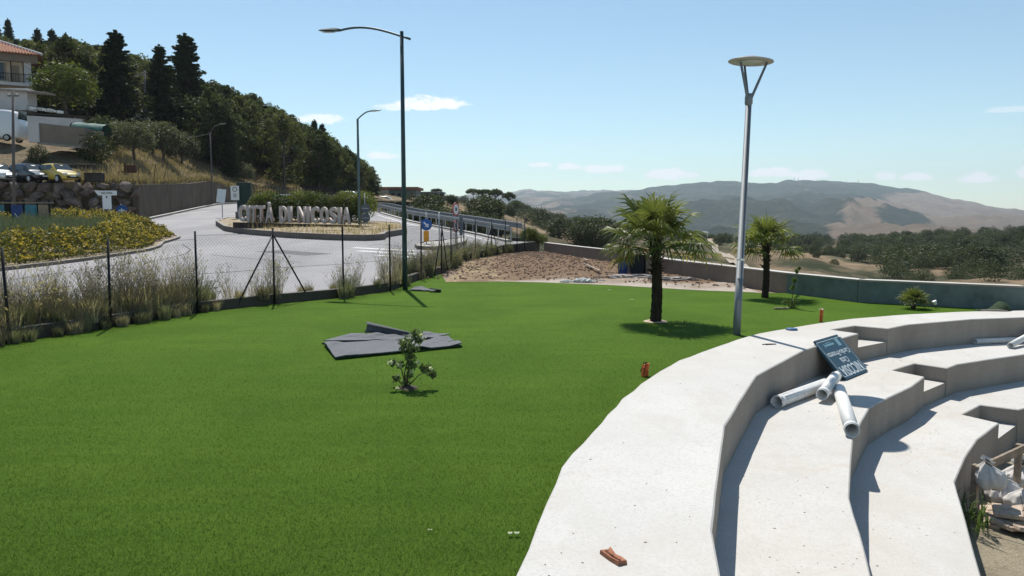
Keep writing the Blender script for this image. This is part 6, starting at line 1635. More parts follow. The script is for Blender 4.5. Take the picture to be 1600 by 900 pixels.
rf_ = MB().add(V, [(0, 1, 5, 4), (1, 2, 5), (2, 3, 4, 5), (3, 0, 4), (0, 3, 2, 1)]).build('roof', M['roof_tile'], t)
# tile courses: rows of half-round ridges running down the front slope and the hip
mb = MB()
for k in range(46):
    x = e0.x + (e1.x - e0.x) * (k + .5) / 46; top = min(1.0, (e1.x - x) / (e1.x - rd.x + .6)); p0 = Vector((x, YH - 1.52, e1.z + .03)); p1 = Vector((x, YH - 1.52 + 6.0 * top, e1.z + .03 + (rz_ - e1.z) * top)); mb.tube([p0, p1], .085, 6)
o = mb.build('tile_courses', M['roof_tile'], rf_); o['kind'] = 'stuff'
MB().tube([Vector(V[1]) + Vector((0, 0, .06)), Vector(V[5]) + Vector((0, 0, .08))], .14, 8).build('hip_tiles', M['render_white'], rf_); MB().tube([Vector(V[4]) + Vector((0, 0, .08)), Vector(V[5]) + Vector((0, 0, .08))], .14, 8).build('ridge_tiles', M['roof_tile'], rf_)
a = P(38, 112, YH - .5); MB().tube([a, a + Vector((.5, -.1, .15))], .05, 6).build('lamp_arm', M['galv'], t); MB().box(a + Vector((.75, -.1, .17)), (.7, .3, .14), bev=.04).build('wall_lamp', M['plain_white'], t)
t.rotation_euler.z = R(31)
# terrace railing and clutter
p = P(60, 175, 76); t = thing('terrace_clutter', 'white plastic chairs and crates heaped on the terrace right of the house', 'garden furniture', tuple(p)); r = random.Random(9)
for k in range(9):
    x = 46 + k * 6 + r.uniform(-1, 1); c = P(x, 168 + k * .9, 76); s = r.uniform(.3, .55)
    MB().box(c, (s, s * .8, s * r.uniform(.4, .9)), r.uniform(0, 1.5), 0, 0, .03).build('plastic_piece', M['white_paint'] if k % 3 else M['sack'], t)
a, b2 = P(42, 165, 75.2), P(135, 176, 75.2); rl = thing('terrace_railing', 'thin metal railing along the top of the whitish garden wall', 'railing', tuple(a)); MB().tube([a, b2], .03, 6).build('top_rail', M['dark_metal'], rl)
for s in np.linspace(0, 1, 7): pz = a.lerp(b2, s); MB().tube([pz, pz - Vector((0, 0, .85))], .02, 5).build('baluster', M['dark_metal'], rl)
# green tarp tunnel
M['tarp_green'] = mat('green_tarp', (.025, .10, .085), .6, 0, .35, 3, .5, 8)
c = P(118, 199, 69); t = thing('green_tarp', 'dark green tarpaulin tunnel behind the grey ramp wall', 'tarpaulin', tuple(c)); kk = 69 / F; V = []; n = 12
for i in range(9):
    s = i / 8
    for k in range(n):
        a = math.pi * k / (n - 1); V.append((c.x + (-8 + 0) * kk * math.cos(a) - 4 * kk + s * 46 * kk * 1.0 + 6 * kk, c.y + s * 1.0 - .1 * math.sin(a * 3), c.z - .3 + math.sin(a) * 21 * kk * (1 - .25 * s) + .05 * math.sin(k * 2 + i)))
V = []
for i in range(9):
    s = i / 8
    for k in range(n):
        a = math.pi * k / (n - 1); V.append((c.x + (s * 50 - 10) * kk, c.y + .9 - math.cos(a) * .95, c.z - .6 + math.sin(a) * 20 * kk * (1 - .2 * s) + .06 * math.sin(k * 2.3 + i * 1.7)))
MB().add(V, [(i * n + k, i * n + k + 1, (i + 1) * n + k + 1, (i + 1) * n + k) for i in range(8) for k in range(n - 1)]).build('cover', M['tarp_green'], t, True)
MB().tube([V[k] for k in range(n)], .05, 6).build('hoop', M['dark_metal'], t)
p = P(205, 190, 92); t = thing('stacked_panels', 'pale stacked boards on the slope between shrubs and utility pole', 'boards', tuple(p))
for k in range(4): c = P(204 + k * 2, 193 - k * 4, 92); MB().box(c, (2.0 - k * .1, .5, .28), .05 * k).build('board', M['concrete_old'] if k < 2 else M['plain_white'], t)
# utility poles and wires
def upole(label, px, y0, y1, Yd, r_, m, cross=True):
    a, b_ = P(px, y1, Yd), P(px, y0, Yd); t = thing('utility_pole', label, 'pole', tuple(a), 0, 'utility poles on the hillside'); MB().tube([a - Vector((0, 0, 1.5)), b_], [r_, r_ * .75], 10).build('pole', m, t, True)
    if cross: MB().box(b_ - Vector((0, 0, .35)), (.7, .08, .08)).build('crossarm', m, t)
    for s in (-.25, .25): MB().lathe([(.04, 0), (.05, .05), (.03, .1), (.0, .12)], b_ + Vector((s, 0, -.30)), 8).build('insulator', M['plain_white'], t)
    return b_
M['pole_grey'] = mat('weathered_pole', (.12, .11, .11), .9, 0, .25, 3)
u1 = upole('dark utility pole standing before the hillside trees', 226, 110, 195, 100, .16, M['pole_grey'])
u2 = upole('slim pale utility pole behind the leafy tree on the terrace', 103, 96, 128, 96, .10, M['concrete_old'])
u3 = upole('grey utility pole at the left edge in front of the parked cars', 20, 141, 318, 50, .10, M['pole_grey'])
def wire(label, a, b_, sag, r_=.028):
    t = tag(MB().tube([a.lerp(b_, s) - Vector((0, 0, sag * 4 * s * (1 - s))) for s in np.linspace(0, 1, 18)], r_, 4, False).build('overhead_wire', M['pole_grey'], None), label, 'wire', 'overhead wires on the hillside')
h0 = P(38, 97, 84)
wire('overhead wire from the house to the dark utility pole, upper one', h0, u1 + Vector((-.25, 0, -.25)), 1.6)
wire('overhead wire from the house to the dark utility pole, lower one', h0 - Vector((0, 0, .4)), u1 + Vector((-.25, 0, -.5)), 2.0)
wire('overhead wire from the slim pale pole to the dark utility pole', u2, u1 + Vector((.25, 0, -.2)), 1.5)
# older street lamps along the upper road
def far_lamp(label, px, y1, y0, Yd, arm): 
    a = P(px, y1, Yd); H_ = P(px, y0, Yd).z - a.z
    return street_lamp(label, a, H_, .10, .06, (arm, -.1, 0), .9, .8, M['pole_grey'], 'street lamps along the upper road', 'up')
lp = far_lamp('old street lamp at the ribbed wall, left of the letters', 332.5, 321, 207, 87, 1.1)
far_lamp('old street lamp before the dark trees above the letters', 445, 310, 240, 112, 1.3)
far_lamp('fainter street lamp before the dark trees, second from the island lamp', 500, 312, 250, 128, 1.2)
far_lamp('faintest street lamp at the right end of the dark trees', 540, 312, 270, 150, 1.3)
wire('service wire from the slope to the old street lamp', P(190, 202, 92), P(332, 208, 87), .8)
# rusty wheel and machinery on the slope
c = P(195, 278, 64); t = thing('rusty_hay_rake', 'rusty spoked wheel and frame standing on the dry slope', 'farm machine', tuple(c)); M['rust'] = mat('rust', (.09, .045, .03), .9, 0, .4, 8)
kk = 64 / F; mb = MB(); ring = [c + Vector((-4 * kk + math.cos(a) * 9 * kk, 0, 1 * kk + math.sin(a) * 9 * kk)) for a in np.linspace(0, 2 * math.pi, 24)]; mb.tube(ring, .03, 6, False); mb.build('wheel', M['rust'], t)
mb = MB()
for a in np.linspace(0, math.pi, 6, endpoint=False): d = Vector((math.cos(a), 0, math.sin(a))) * 9 * kk; o_ = c + Vector((-4 * kk, 0, kk)); mb.tube([o_ - d, o_ + d], .014, 4)
mb.build('spokes', M['rust'], t); MB().box(c + Vector((0, .1, .45)), (.14, .12, 1.6)).build('mast', M['rust'], t); MB().box(c + Vector((.5, .2, .75)), (.75, .3, .65), bev=.05).build('seat_box', M['rust'], t)
for k, x in enumerate((168, 216, 240, 256)):
    a = P(x, 282 - k * 1.5, 63 + k * 2.5); tag(MB().tube([a - Vector((0, 0, .2)), a + Vector((.12 * k, 0, 1.3))], .03, 6).build('slope_stake', M['rust'], None), ['thin stake on the dry slope left of the rusty wheel', 'thin stake just right of the rusty machine', 'leaning thin stake in the dry grass, third from the left', 'rightmost leaning thin stake in the dry grass'][k], 'stake', 'fence stakes on the dry slope')
# dark railing behind the letters
YR = 66; a, b2 = P(380, 312, YR), P(552, 314, YR); a.z = zr(a.x, a.y) + .1; b2.z = zr(b2.x, b2.y)
t = thing('iron_railing', 'tall dark iron railing behind the hedge on the letter island', 'railing', tuple(a)); zt = P(0, 291, YR).z
for s in np.linspace(0, 1, 40): p = a.lerp(b2, s); MB().tube([Vector((p.x, p.y, p.z)), Vector((p.x, p.y, zt))], .022, 5).build('bar', M['dark_metal'], t)
for z in (zt - .15, P(0, 306, YR).z): MB().box(((a.x + b2.x) / 2, YR, z), (b2.x - a.x, .05, .05)).build('rail', M['dark_metal'], t)
p = P(460, 304.5, YR + 3); t = thing('white_beam', 'white horizontal barrier bar seen through the iron railing', 'barrier', tuple(p)); MB().box(p, (3.6, .12, .12)).build('bar', M['white_paint'], t); MB().box(p - Vector((1.5, 0, .5)), (.15, .15, 1.1)).build('post', M['galv'], t)
# cars far up the road and the far building
c = P(553, 317, 100); make_car('white car half hidden by dry grass on the far road', (c.x, c.y, c.z), R(170), car_paint('far_white', (.66, .66, .66)), 3.9, 1.7, 1.5, group='cars on the far road')
c = P(604, 319, 150); make_car('distant white car behind the guardrail near the far building', (c.x, c.y, c.z), R(180), car_paint('far_white2', (.62, .62, .62)), 3.9, 1.7, 1.5, group='cars on the far road')
YB = 190; t = thing('far_building', 'low grey building with flat tiled roof beyond the guardrail', 'building', tuple(P(622, 318, YB)))
M['far_wall'] = mat('far_grey_wall', (.20, .22, .22), .9, 0, .15, .6); slab(t, 'wall', 594, 650, 296, 318, YB, 10, M['far_wall']); slab(t, 'roof', 591, 653, 292, 296, YB - 1, 12, M['roof_tile']); slab(t, 'porch', 594, 606, 297, 316, YB - 2.5, 2, M['cream'])
for x in (612, 622, 632, 642): slab(t, 'window', x, x + 4, 302, 308, YB - .1, .3, M['glass_dark'])
YB = 205; t = thing('far_shed', 'long dark shed on the wooded ridge right of the far building', 'building', tuple(P(672, 318, YB))); slab(t, 'wall', 655, 690, 302, 318, YB, 8, M['dark_wall']); slab(t, 'roof', 653, 692, 299.5, 302, YB - .5, 9, M['far_wall'])
# masts on the mountain
for k, (x, h) in enumerate(((1241, 8), (1247, 8), (1277, 5), (1322, 3), (1341, 4), (1379, 3))):
    b_ = P(x, 285 if x < 1350 else 293, 5150); tag(MB().tube([b_ - Vector((0, 0, 10)), b_ + Vector((0, 0, h * 5150 / F))], [2.2, 1.2], 5).build('radio_mast', M['pole_grey'], None), ['leftmost radio mast on the mountain summit', 'second radio mast on the mountain summit, beside the leftmost', 'third radio mast from the left on the ridge', 'fourth radio mast from the left on the ridge', 'fifth radio mast from the left on the ridge', 'rightmost radio mast on the shoulder of the ridge'][k], 'mast', 'radio masts on the mountain')
# ================================================================== TREES AND BUSHES
M['pine'] = leaf_mat('pine_needles', (.030, .044, .016), (.085, .102, .038), .25, .7)
M['pine_light'] = leaf_mat('olive_pine_needles', (.055, .070, .024), (.14, .15, .055), .3, .7)
M['cypress'] = leaf_mat('dark_conifer', (.018, .030, .014), (.052, .070, .030), .2, .7)
M['oak'] = leaf_mat('oak_leaves', (.030, .043, .019), (.082, .098, .042), .25, .6)
M['olive'] = leaf_mat('olive_leaves', (.055, .065, .035), (.13, .14, .085), .3, .6)
M['bright'] = leaf_mat('bright_broadleaf', (.06, .085, .02), (.15, .17, .045), .35, .6)
def tree_protos(name, kind, seed, H, Wd, nleaf, lsize, lm):
    """returns (trunk mesh, crown mesh) with base at the origin"""
    rg = np.random.default_rng(seed); r = random.Random(seed); mb = MB(); cl = []
    if kind == 'cone':
        mb.tube([(0, 0, -.5), (0, 0, H * .5), (0, 0, H * .95)], [H * .02, H * .013, .02], 7)
        nb = 190
        for k in range(nb):
            z = H * (.05 + .90 * (k / (nb - 1)) ** .85); w = (Wd / 2 * (1 - (z / H)) ** .8 * r.uniform(.55, 1.15) + .12); a = k * 2.4 + r.uniform(-.5, .5)
            for s_, q_ in ((.35, .24), (.65, .18), (.95, .11)):
                cl.append((math.cos(a) * w * s_, math.sin(a) * w * s_, z - w * s_ * .12 + .25 * s_ * s_, max(.12, w * q_)))
            if k % 3 == 0: mb.tube([(0, 0, z), (math.cos(a) * w, math.sin(a) * w, z)], [.05, .015], 4)
        for s_ in (.93, .96, .985): cl.append((0, 0, H * s_, .24 * (1.05 - s_) * 6))
    elif kind == 'pine':
        mb.tube([(0, 0, -.5), (r.uniform(-.2, .2), 0, H * .4), (r.uniform(-.3, .3), 0, H * .85)], [H * .022, H * .016, .05], 7)
        for k in range(44):
            t_ = k / 43; z = H * (.14 + .80 * t_); w = Wd / 2 * (math.sin(.5 + 2.3 * t_) ** .7) * r.uniform(.25, 1.08); a = k * 2.4 + r.uniform(-.4, .4); x, y = math.cos(a) * w, math.sin(a) * w
            cl.append((x, y, z, r.uniform(.06, .15) * Wd)); mb.tube([(0, 0, z * .9), (x * .8, y * .8, z)], [.07, .02], 4)
        for k in range(4): cl.append((r.uniform(-.3, .3), r.uniform(-.3, .3), H * r.uniform(.88, 1.0), .07 * Wd))
    elif kind == 'umbrella':
        mb.tube([(0, 0, -.5), (r.uniform(-.2, .3), 0, H * .4), (r.uniform(-.3, .3), 0, H * .72)], [H * .03, H * .022, H * .016], 7)
        for k in range(26):
            a = k * 2.4; w = Wd / 2 * math.sqrt((k + .5) / 26) * .92; x, y = math.cos(a) * w, math.sin(a) * w; z = H * (.86 - .10 * (w / (Wd / 2)) ** 2 + r.uniform(-.02, .05))
            cl.append((x, y, z, Wd * .10)); mb.tube([(0, 0, H * .62), (x * .8, y * .8, z - .2)], [.09, .03], 4)
    else:   # round
        mb.tube([(0, 0, -.4), (r.uniform(-.15, .15), r.uniform(-.1, .1), H * .3), (r.uniform(-.2, .2), 0, H * .6)], [H * .04, H * .03, H * .015], 7)
        for k in range(30):
            a = k * 2.4; t_ = (k + .5) / 30; ph = math.acos(1 - (1.6 if lm is not M['oak'] else 1.95) * t_); x = math.sin(ph) * math.cos(a) * Wd * .34 * r.uniform(.75, 1.15); y = math.sin(ph) * math.sin(a) * Wd * .34 * r.uniform(.75, 1.15); z = H * (.56 + .30 * math.cos(ph) * r.uniform(.85, 1.15)) if lm is not M['oak'] else H * (.46 + .40 * math.cos(ph) * r.uniform(.85, 1.15))
            cl.append((x, y, z, Wd * r.uniform(.12, .19))); 
            if k % 2 == 0: mb.tube([(0, 0, H * .3), (x * .8, y * .8, z)], [.06, .02], 4)
    tm = bpy.data.meshes.new(name + '_trunk'); tm.from_pydata([tuple(v) for v in mb.v], [], mb.f); tm.materials.append(M['bark'])
    Pn = leaf_pts(rg, [c[:3] for c in cl], [c[3] for c in cl], nleaf); V, Fq = leaf_quads(rg, Pn, lsize, .5, .2)
    cm = np_mesh(name + '_crown', V, Fq); cm.materials.append(lm); return tm, cm
PR = {'cone': [tree_protos('conifer', 'cone', s, 14, 5.6, 12000, .17, M['cypress']) for s in (1, 2, 3)],
      'pine': [tree_protos('pine', 'pine', s, 11, 8.0, 5600, .21, M['pine']) for s in (4, 5, 6, 7)],
      'pine_light': [tree_protos('pine_light', 'pine', s, 11, 8.5, 5200, .21, M['pine_light']) for s in (24, 25, 26)],
      'round': [tree_protos('oak', 'round', s, 5.2, 6.2, 2200, .19, M['oak']) for s in (8, 9, 10, 11)],
      'olive': [tree_protos('olive', 'round', s, 4.2, 5.0, 3200, .13, M['olive']) for s in (12, 13)],
      'bright': [tree_protos('broadleaf', 'round', s, 5.5, 7.0, 4600, .16, M['bright']) for s in (14,)],
      'umbrella': [tree_protos('umbrella_pine', 'umbrella', s, 8.5, 8, 2400, .24, M['pine']) for s in (15, 16)]}
tr = random.Random(21)
def tree(kind, loc, sc, label, group, name, wide=1.0):
    tm, cm = tr.choice(PR[kind]); t = thing(name, label, 'tree' if 'bush' not in name else 'bush', tuple(loc), tr.uniform(0, 6.28), group); t.scale = (sc * wide, sc * wide, sc)
    o = bpy.data.objects.new('trunk', tm); link(o, t); o = bpy.data.objects.new('crown', cm); link(o, t); return t
def where_hill(px):
    for lim, w in ((60, 'above the house'), (130, 'above the leafy terrace tree'), (180, 'behind the green tarpaulin'), (225, 'behind the utility pole'), (262, 'behind the larger olive'), (300, 'left of the largest conifer'), (345, 'behind the old street lamp'), (375, 'above the info pillar'), (415, 'above the word CITTÀ'), (450, 'above the word DI'), (490, 'above the letters NIC'), (530, 'above the letters OSIA'), (562, 'left of the island lamp')):
        if px < lim: return w
    return 'right of the island lamp'
def where_val(px):
    for lim, w in ((650, 'near the far building'), (690, 'below the far shed'), (730, 'left of the umbrella pines'), (770, 'under the umbrella pines'), (810, 'right of the umbrella pines'), (850, 'beyond the end of the wire fence'), (900, 'above the left end of the parapet'), (950, 'just left of the big palm'), (1000, 'behind the left fronds of the big palm'), (1060, 'behind the big palm crown'), (1110, 'just right of the big palm'), (1160, 'by the valley track'), (1200, 'behind the second palm'), (1240, 'right of the second palm'), (1280, 'above the sapling'), (1320, 'above the conduit stub'), (1360, 'at the left edge of the oak wood'), (1400, 'in the left part of the oak wood'), (1440, 'above the young palm'), (1480, 'above the white spike light'), (1520, 'in the right part of the oak wood'), (1560, 'above the dark turf roll')):
        if px < lim: return w
    return 'at the right picture edge'
def band(off, lims, names):
    for l, n_ in zip(lims, names):
        if off < l: return n_
    return names[-1]
def on_hill(px, off): return Vector(hill_at(px, off)[0])
def on_val(px, off): return Vector(val_at(px, off)[0])
# -- single conifers that stand out: (px, off, top y, label)
singles = [(302, 26, 50, 6.6, 'largest dark pointed conifer on the hillside, right of the utility pole'), (196, 30, 45, 6.4, 'tall dark conifer with uneven top behind the utility pole'), (262, 30, 68, 5.8, 'dark conifer just left of the largest one'),
           (14, 120, 24, 4.2, 'small pointed conifer on the ridge, left of the pair by the house roof'), (34, 118, 28, 4.2, 'pointed conifer on the ridge above the house roof'), (78, 100, 43, 5, 'dark conifer on the ridge, left of a twin pair'), (100, 100, 44, 5, 'dark conifer on the ridge, right of a twin pair'), (121, 110, 50, 4, 'narrow conifer on the ridge right of the twin pair'),
           (496, 55, 186, 5, 'dark spiky conifer high on the right part of the hillside'), (508, 50, 192, 5, 'second dark spiky conifer right beside the first, right hillside'), (147, 60, 66, 5, 'dark conifer between the twin pair and the tall uneven one'), (-8, 110, 30, 5, 'conifer on the ridge cut by the left picture edge')]
for px, off, yt, w, lb in singles:
    b = on_hill(px, off); H_ = P(px, yt, b.y).z - b.z; tm, cm = PR['cone'][tr.randrange(3)]
    t = thing('conifer', lb, 'tree', tuple(b), tr.uniform(0, 6.28), 'conifers on the hillside'); t.scale = (max(.7, min(1.5, H_ / 14)) * w / 3.9, max(.7, min(1.5, H_ / 14)) * w / 3.9, H_ / 14)
    for nm, m_ in (('trunk', tm), ('crown', cm)): o = bpy.data.objects.new(nm, m_); link(o, t)
# -- the pine wood that covers the hill
sky_px = [0, 60, 150, 230, 330, 380, 430, 500, 540, 575, 590]; sky_y = [48, 62, 66, 84, 124, 140, 166, 205, 232, 258, 292]
cnt = 0
zones = [(60, 345, 30, 62, 34, 'pine in the front rows of the hillside wood, left of the old street lamp'), (335, 590, 6, 45, 62, 'pine in the lower rows of the hillside wood above the letters'), (-40, 345, 62, 130, 58, 'pine in the upper rows of the hillside wood, left half'), (330, 580, 40, 110, 62, 'pine in the upper rows of the hillside wood, right half'), (-40, 560, 125, 215, 60, 'pine on the skyline of the wooded hill')]
for (x0, x1, o0, o1, n, lb) in zones:
    for k in range(n):
        px = x0 + (x1 - x0) * (k + tr.random()) / n; off = tr.uniform(o0, o1)
        if px > 500: off = min(off, tr.uniform(6, 70))
        b = on_hill(px, off); ys = float(np.interp(px, sky_px, sky_y)); Hm = P(px, ys, b.y).z - b.z
        H_ = min(tr.uniform(7.5, 12.5), max(2.5, Hm * tr.uniform(.9, 1.03)))
        u_ = tr.random(); kd_ = 'pine' if u_ < .48 else 'pine_light' if u_ < .84 else 'cone'
        tree(kd_, b, H_ / (14 if kd_ == 'cone' else 11), {'pine': 'dark pine', 'pine_light': 'olive green pine', 'cone': 'dark pointed conifer'}[kd_] + ' in the ' + band(off, (18, 34, 60, 95, 140, 999), ('lowest', 'lower', 'middle', 'upper', 'high', 'skyline')) + ' row of the hillside wood, ' + where_hill(px), 'hillside pine wood', 'pine_tree', 1.0 if H_ > 6 else 1.3)
# -- olives and shrubs on the dry slope
for px, off, H_, kd_, lb in [(217, 10, 3.8, 'olive', 'olive tree with dark trunk on the dry slope above the boulder wall'), (262, 13, 4.4, 'olive', 'larger grey green olive tree right of the first'), (290, 14, 4.2, 'olive', 'dense olive right of the larger olive'), (245, 20, 4.2, 'olive', 'olive behind the gap between two others'), (170, 14, 3.4, 'round', 'dark shrub tree right of the green tarpaulin'), (155, 6, 2.8, 'round', 'dark bush at the end of the grey ramp wall'), (185, 16, 3.2, 'olive', 'pale spotted shrub below the stacked boards'),
                             (68, 4.5, 1.6, 'round', 'small dark bush in front of the ramp wall'), (312, 14, 3.0, 'round', 'low dark bush left of the old street lamp'), (385, 4, 3.0, 'olive', 'grey brown bush above the ribbed wall end'), (365, 8, 2.2, 'olive', 'low grey bush right of the old street lamp')]:
    b = on_hill(px, off); tree(kd_, b, H_ / (4.2 if kd_ == 'olive' else 5.2), lb, 'shrubs on the dry slope', 'bush_tree' if 'tree' in lb else 'bush')
b = P(104, 176, 82); b.z -= .6; tree('bright', b, 1.05, 'bright green leafy tree on the terrace right of the house', None, 'leafy_tree')
# -- hedge on the letter island
for k, px in enumerate(range(382, 552, 13)):
    p = GR(px, 362); p = Vector((p.x, LY + 3.5 + (k % 3) * .5, 0)); p.z = zr(p.x, p.y) + .3
    tree('bright' if k % 3 else 'round', p, .36 + .06 * (k % 2), ('bright green' if k % 3 else 'dark green') + ' hedge bush behind the letter ' + ['C of CITTÀ', 'first I', 'first T', 'second T', 'À', 'D', 'I of DI', 'N', 'I after N', 'C of NICOSIA', 'O', 'S', 'last I', 'last A'][min(13, k)], 'hedge bushes behind the letters', 'hedge_bush', .9)
# -- trees beyond the guardrail
for k in range(46):
    px = tr.uniform(608, 800); off = tr.uniform(40, 230); b = on_val(px, off); Hc = P(px, float(np.interp(px, [600, 650, 700, 760, 800], [306, 302, 304, 306, 322])), b.y).z - b.z
    H_ = min(tr.uniform(3.5, 6.5), max(1.6, Hc)); tree('round', b, H_ / 5.2, 'dark bushy tree ' + band(off, (80, 130, 180, 999), ('low', 'midway', 'high', 'highest')) + ' on the wooded slope, ' + where_val(px), 'trees beyond the guardrail', 'slope_tree', 1.15)
for k in range(26):
    px = tr.uniform(598, 790); b = on_val(px, tr.uniform(4, 24)); tree('olive' if k % 2 else 'round', b, tr.uniform(.22, .42), ('grey green' if k % 2 else 'dark') + ' low bush close behind the guardrail, ' + where_val(px), 'bushes behind the guardrail', 'scrub_bush', 1.3)
for px, w, lb in ((740, 1.0, 'umbrella pine on the ridge, leftmost of the group'), (757, 1.05, 'umbrella pine on the ridge, broadest of the group'), (775, .95, 'umbrella pine in the ridge group, left of the last one'), (795, .85, 'rightmost umbrella pine standing alone on the ridge'), (683, .8, 'umbrella pine far left on the ridge above the bushes')):
    b = on_val(px, 185); H_ = P(px, 294 if px < 790 else 299, b.y).z - b.z; tree('umbrella', b, H_ / 8.5, lb, 'umbrella pines on the ridge', 'umbrella_pine', w * 8.5 / max(4, H_) * .62)
# -- oaks across the valley
def oak_zone(n, x0, x1, o0, o1, lb, grp, H0=3.6, H1=6.0, mask=None, kind='round'):
    k = 0; g = 0
    while k < n and g < n * 30:
        g += 1; px = tr.uniform(x0, x1); off = o0 + (o1 - o0) * tr.random() ** .6; b = on_val(px, off); py = 335 + (CZ - b.z) / b.y * F
        if mask and not mask(px, off, py): continue
        H_ = tr.uniform(H0, H1); tree(kind, b, H_ / 5.2, ('small' if H_ < H0 + (H1 - H0) * .33 else 'large' if H_ > H0 + (H1 - H0) * .67 else 'middling') + ' oak, ' + band(off, (110, 170, 240, 310, 999), ('nearest', 'nearer', 'middle', 'farther', 'farthest')) + ' row across the valley, ' + where_val(px), 'oaks across the valley', 'oak_tree', 1.15); k += 1
oak_zone(150, 1330, 1640, 75, 372, 'round dark oak in the dense wood across the valley, at the right', 'oak wood across the valley', 2.2, 6.4, lambda px, off, py: px > 1325 + max(0, 200 - off) * .25 and not (px > 1560 and 100 < off < 150))
oak_zone(40, 1180, 1370, 215, 380, 'dark oak on the far field edge between the palms and the oak wood', 'oaks on the far field edge', 3.8, 6.2)
oak_zone(22, 1210, 1360, 90, 210, 'single oak dotted over the dry field across the valley', 'oaks dotted over the dry field', 1.6, 3.0, lambda px, off, py: math.sin(px * .05) > -.3)
oak_zone(36, 800, 960, 70, 380, 'dark oak on the slope below the ridge, left of the big palm', 'oaks left of the big palm', 3.0, 5.4, lambda px, off, py: py < 372 or px < 880)
oak_zone(40, 950, 1190, 110, 380, 'dark oak on the far slope behind the palms', 'oaks behind the palms', 3.0, 5.2)
oak_zone(10, 905, 945, 62, 82, 'dark oak in the clump beside the dry field left of the big palm', 'oak clump by the dry field', 3.2, 4.6)
# the closed mass of the wood behind and between them
CV = [np.array([v.co for v in cm.vertices]) for tm, cm in PR['round']]; rg = np.random.default_rng(9)
def mass(n, draw, name, label):
    AV = []; k = 0
    while k < n:
        px, off, h0, h1 = draw()
        if px is None: continue
        b = val_at(px, off)[0]; s = rg.uniform(h0, h1) / 5.2; a = rg.uniform(0, 6.28); c = CV[k % 4]
        c = c.reshape(-1, 4, 3)[rg.random(len(c) // 4) < .42].reshape(-1, 3) * s
        AV.append(np.stack([c[:, 0] * math.cos(a) - c[:, 1] * math.sin(a), c[:, 0] * math.sin(a) + c[:, 1] * math.cos(a), c[:, 2]], 1) * np.array([1.25, 1.25, 1]) + b); k += 1
    V = np.concatenate(AV); tag(wrap(np_mesh(name, V, np.arange(len(V)).reshape(-1, 4)), name, M['oak']), label, 'wood', kind='stuff')
def d1():
    px = rg.uniform(1335, 1680); off = 42 + 336 * rg.random() ** .8
    if px < 1330 + max(0, 200 - off) * .5 or (px > 1575 and 100 < off < 140): return None, 0, 0, 0
    return (px, off, 1.4, 3.0) if off < 90 else (px, off, 2.4, 5.0)
mass(330, d1, 'oak_wood', 'dense dark oak scrub filling the wood across the valley')
def d2():
    px = rg.uniform(800, 1340); off = 90 + 290 * rg.random() ** .7
    if (px > 1190 and off < 210) or (1095 < px < 1150 and off < 260) or (870 < px < 960 and off < 130): return None, 0, 0, 0
    return px, off, 1.2, 4.4
mass(170, d2, 'valley_scrub', 'dark scrub scattered over the slopes behind the palms')
b = Vector((P(828, 385, 40).x, 40.0, .3)); tree('bright', b, .17, 'green shrub at the end of the wire fence', None, 'bush', 1.0)
b = Vector((P(842, 388, 39.5).x, 39.8, .2)); tree('bright', b, .13, 'low yellow green shrub by the end of the parapet', None, 'bush', 1.2)
# dry tufts over the slope (uncountable)
rg = np.random.default_rng(77); N = 24000; px = rg.uniform(130, 470, N); off = np.where(rg.random(N) < .35, rg.uniform(.2, 1.6, N), rg.uniform(.8, 26, N)); B = hill_at(px, off); h = rg.uniform(.15, .6, N); a = rg.uniform(0, 6.28, N)
V = np.stack([B + np.stack([-.05 * np.cos(a), -.05 * np.sin(a), -.05 * np.ones(N)], 1), B + np.stack([.05 * np.cos(a), .05 * np.sin(a), -.05 * np.ones(N)], 1), B + np.stack([rg.normal(0, .15, N), rg.normal(0, .15, N), h], 1)], 1).reshape(-1, 3)
M['slope_straw'] = leaf_mat('slope_straw', (.16, .12, .075), (.38, .305, .20), .3, .9)
tag(wrap(np_mesh('slope_grass', V, np.arange(len(V)).reshape(-1, 3)), 'slope_grass', M['slope_straw']), 'dry yellow grass on the slope above the retaining wall', 'grass', kind='stuff')

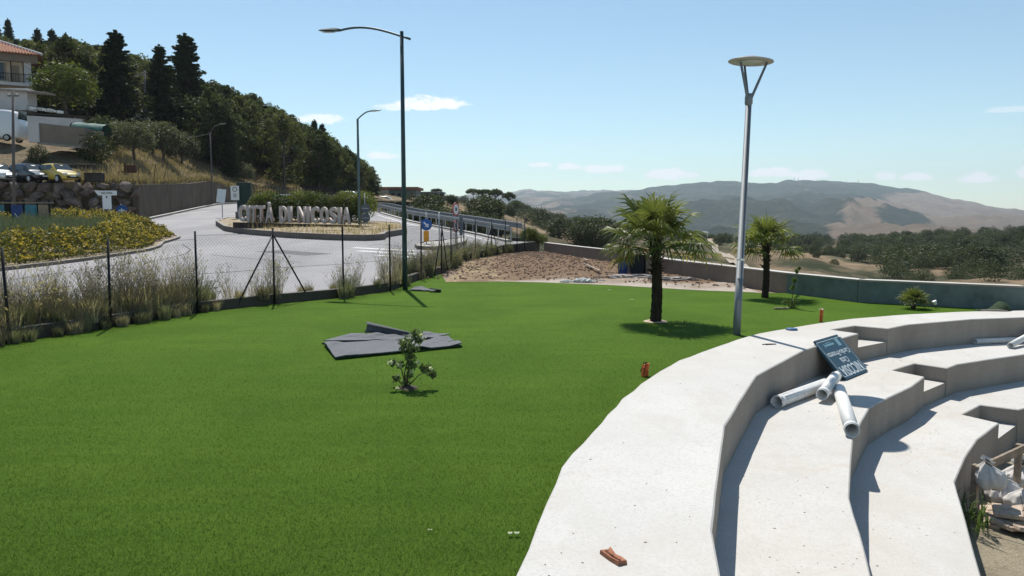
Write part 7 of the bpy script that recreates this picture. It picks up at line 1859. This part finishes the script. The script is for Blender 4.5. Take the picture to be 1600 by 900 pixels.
# ---- a pale track and a few far farmhouses in the valley
tp = [val_at(px, off)[0] for px, off in [(1108, 330), (1112, 240), (1118, 170), (1124, 120), (1140, 85), (1165, 60)]]
tpv = resample([Vector(p) for p in tp], 40); V = []
for i, p in enumerate(tpv):
    d = tpv[min(i + 1, 39)] - tpv[max(i - 1, 0)]; d.z = 0; d.normalize(); n_ = Vector((-d.y, d.x, 0)) * .9
    for k in (-1, 1): qv = p + n_ * k; V.append((qv.x, qv.y, float(val_at(qv.x / qv.y * F + 800, qv.y - 45)[0][2]) + .12))
o = wrap(grid_mesh('valley_track', np.array(V), 40, 2), 'valley_track', mat('pale_track', (.33, .28, .22), .9, 0, .15, .5)); flip_up(o); tag(o, 'pale track winding through the valley between the palms', kind='structure')
b = on_val(1096, 345); t = thing('farm_house', 'tiny pale farmhouse in the valley left of the park lamp', 'house', tuple(b), .2); w = 5
MB().box((0, 0, 1.3), (w, 4, 3.0)).build('wall', M['render_white'], t, local=True); MB().add([(-w / 2 - .3, -2.3, 2.75), (w / 2 + .3, -2.3, 2.75), (w / 2 + .3, 2.3, 2.75), (-w / 2 - .3, 2.3, 2.75), (-w / 2 - .3, 0, 3.8), (w / 2 + .3, 0, 3.8)], [(0, 1, 5, 4), (2, 3, 4, 5), (1, 2, 5), (3, 0, 4), (0, 3, 2, 1)]).build('roof', M['far_wall'], t, local=True)
for s_ in (-.28, .25): MB().box((w * s_, -2.02, 1.4), (.8, .08, 1.0)).build('window', M['glass_dark'], t, local=True)
# ---- the air: pale even haze round everything
mb = MB(); mb.box((0, 4000, 205), (18000, 10000, 590))
hz = bpy.data.materials.new('haze_air'); hz.use_nodes = True; hn_ = hz.node_tree.nodes; hn_.clear()
ho = hn_.new('ShaderNodeOutputMaterial'); hv = hn_.new('ShaderNodeVolumePrincipled')
hv.inputs['Color'].default_value = (.76, .89, 1.0, 1); hv.inputs['Density'].default_value = 0.92e-4; hv.inputs['Anisotropy'].default_value = .25
hz.node_tree.links.new(hv.outputs[0], ho.inputs['Volume'])
tag(mb.build('haze', hz), 'pale blue summer haze over the valley', 'haze', kind='stuff')
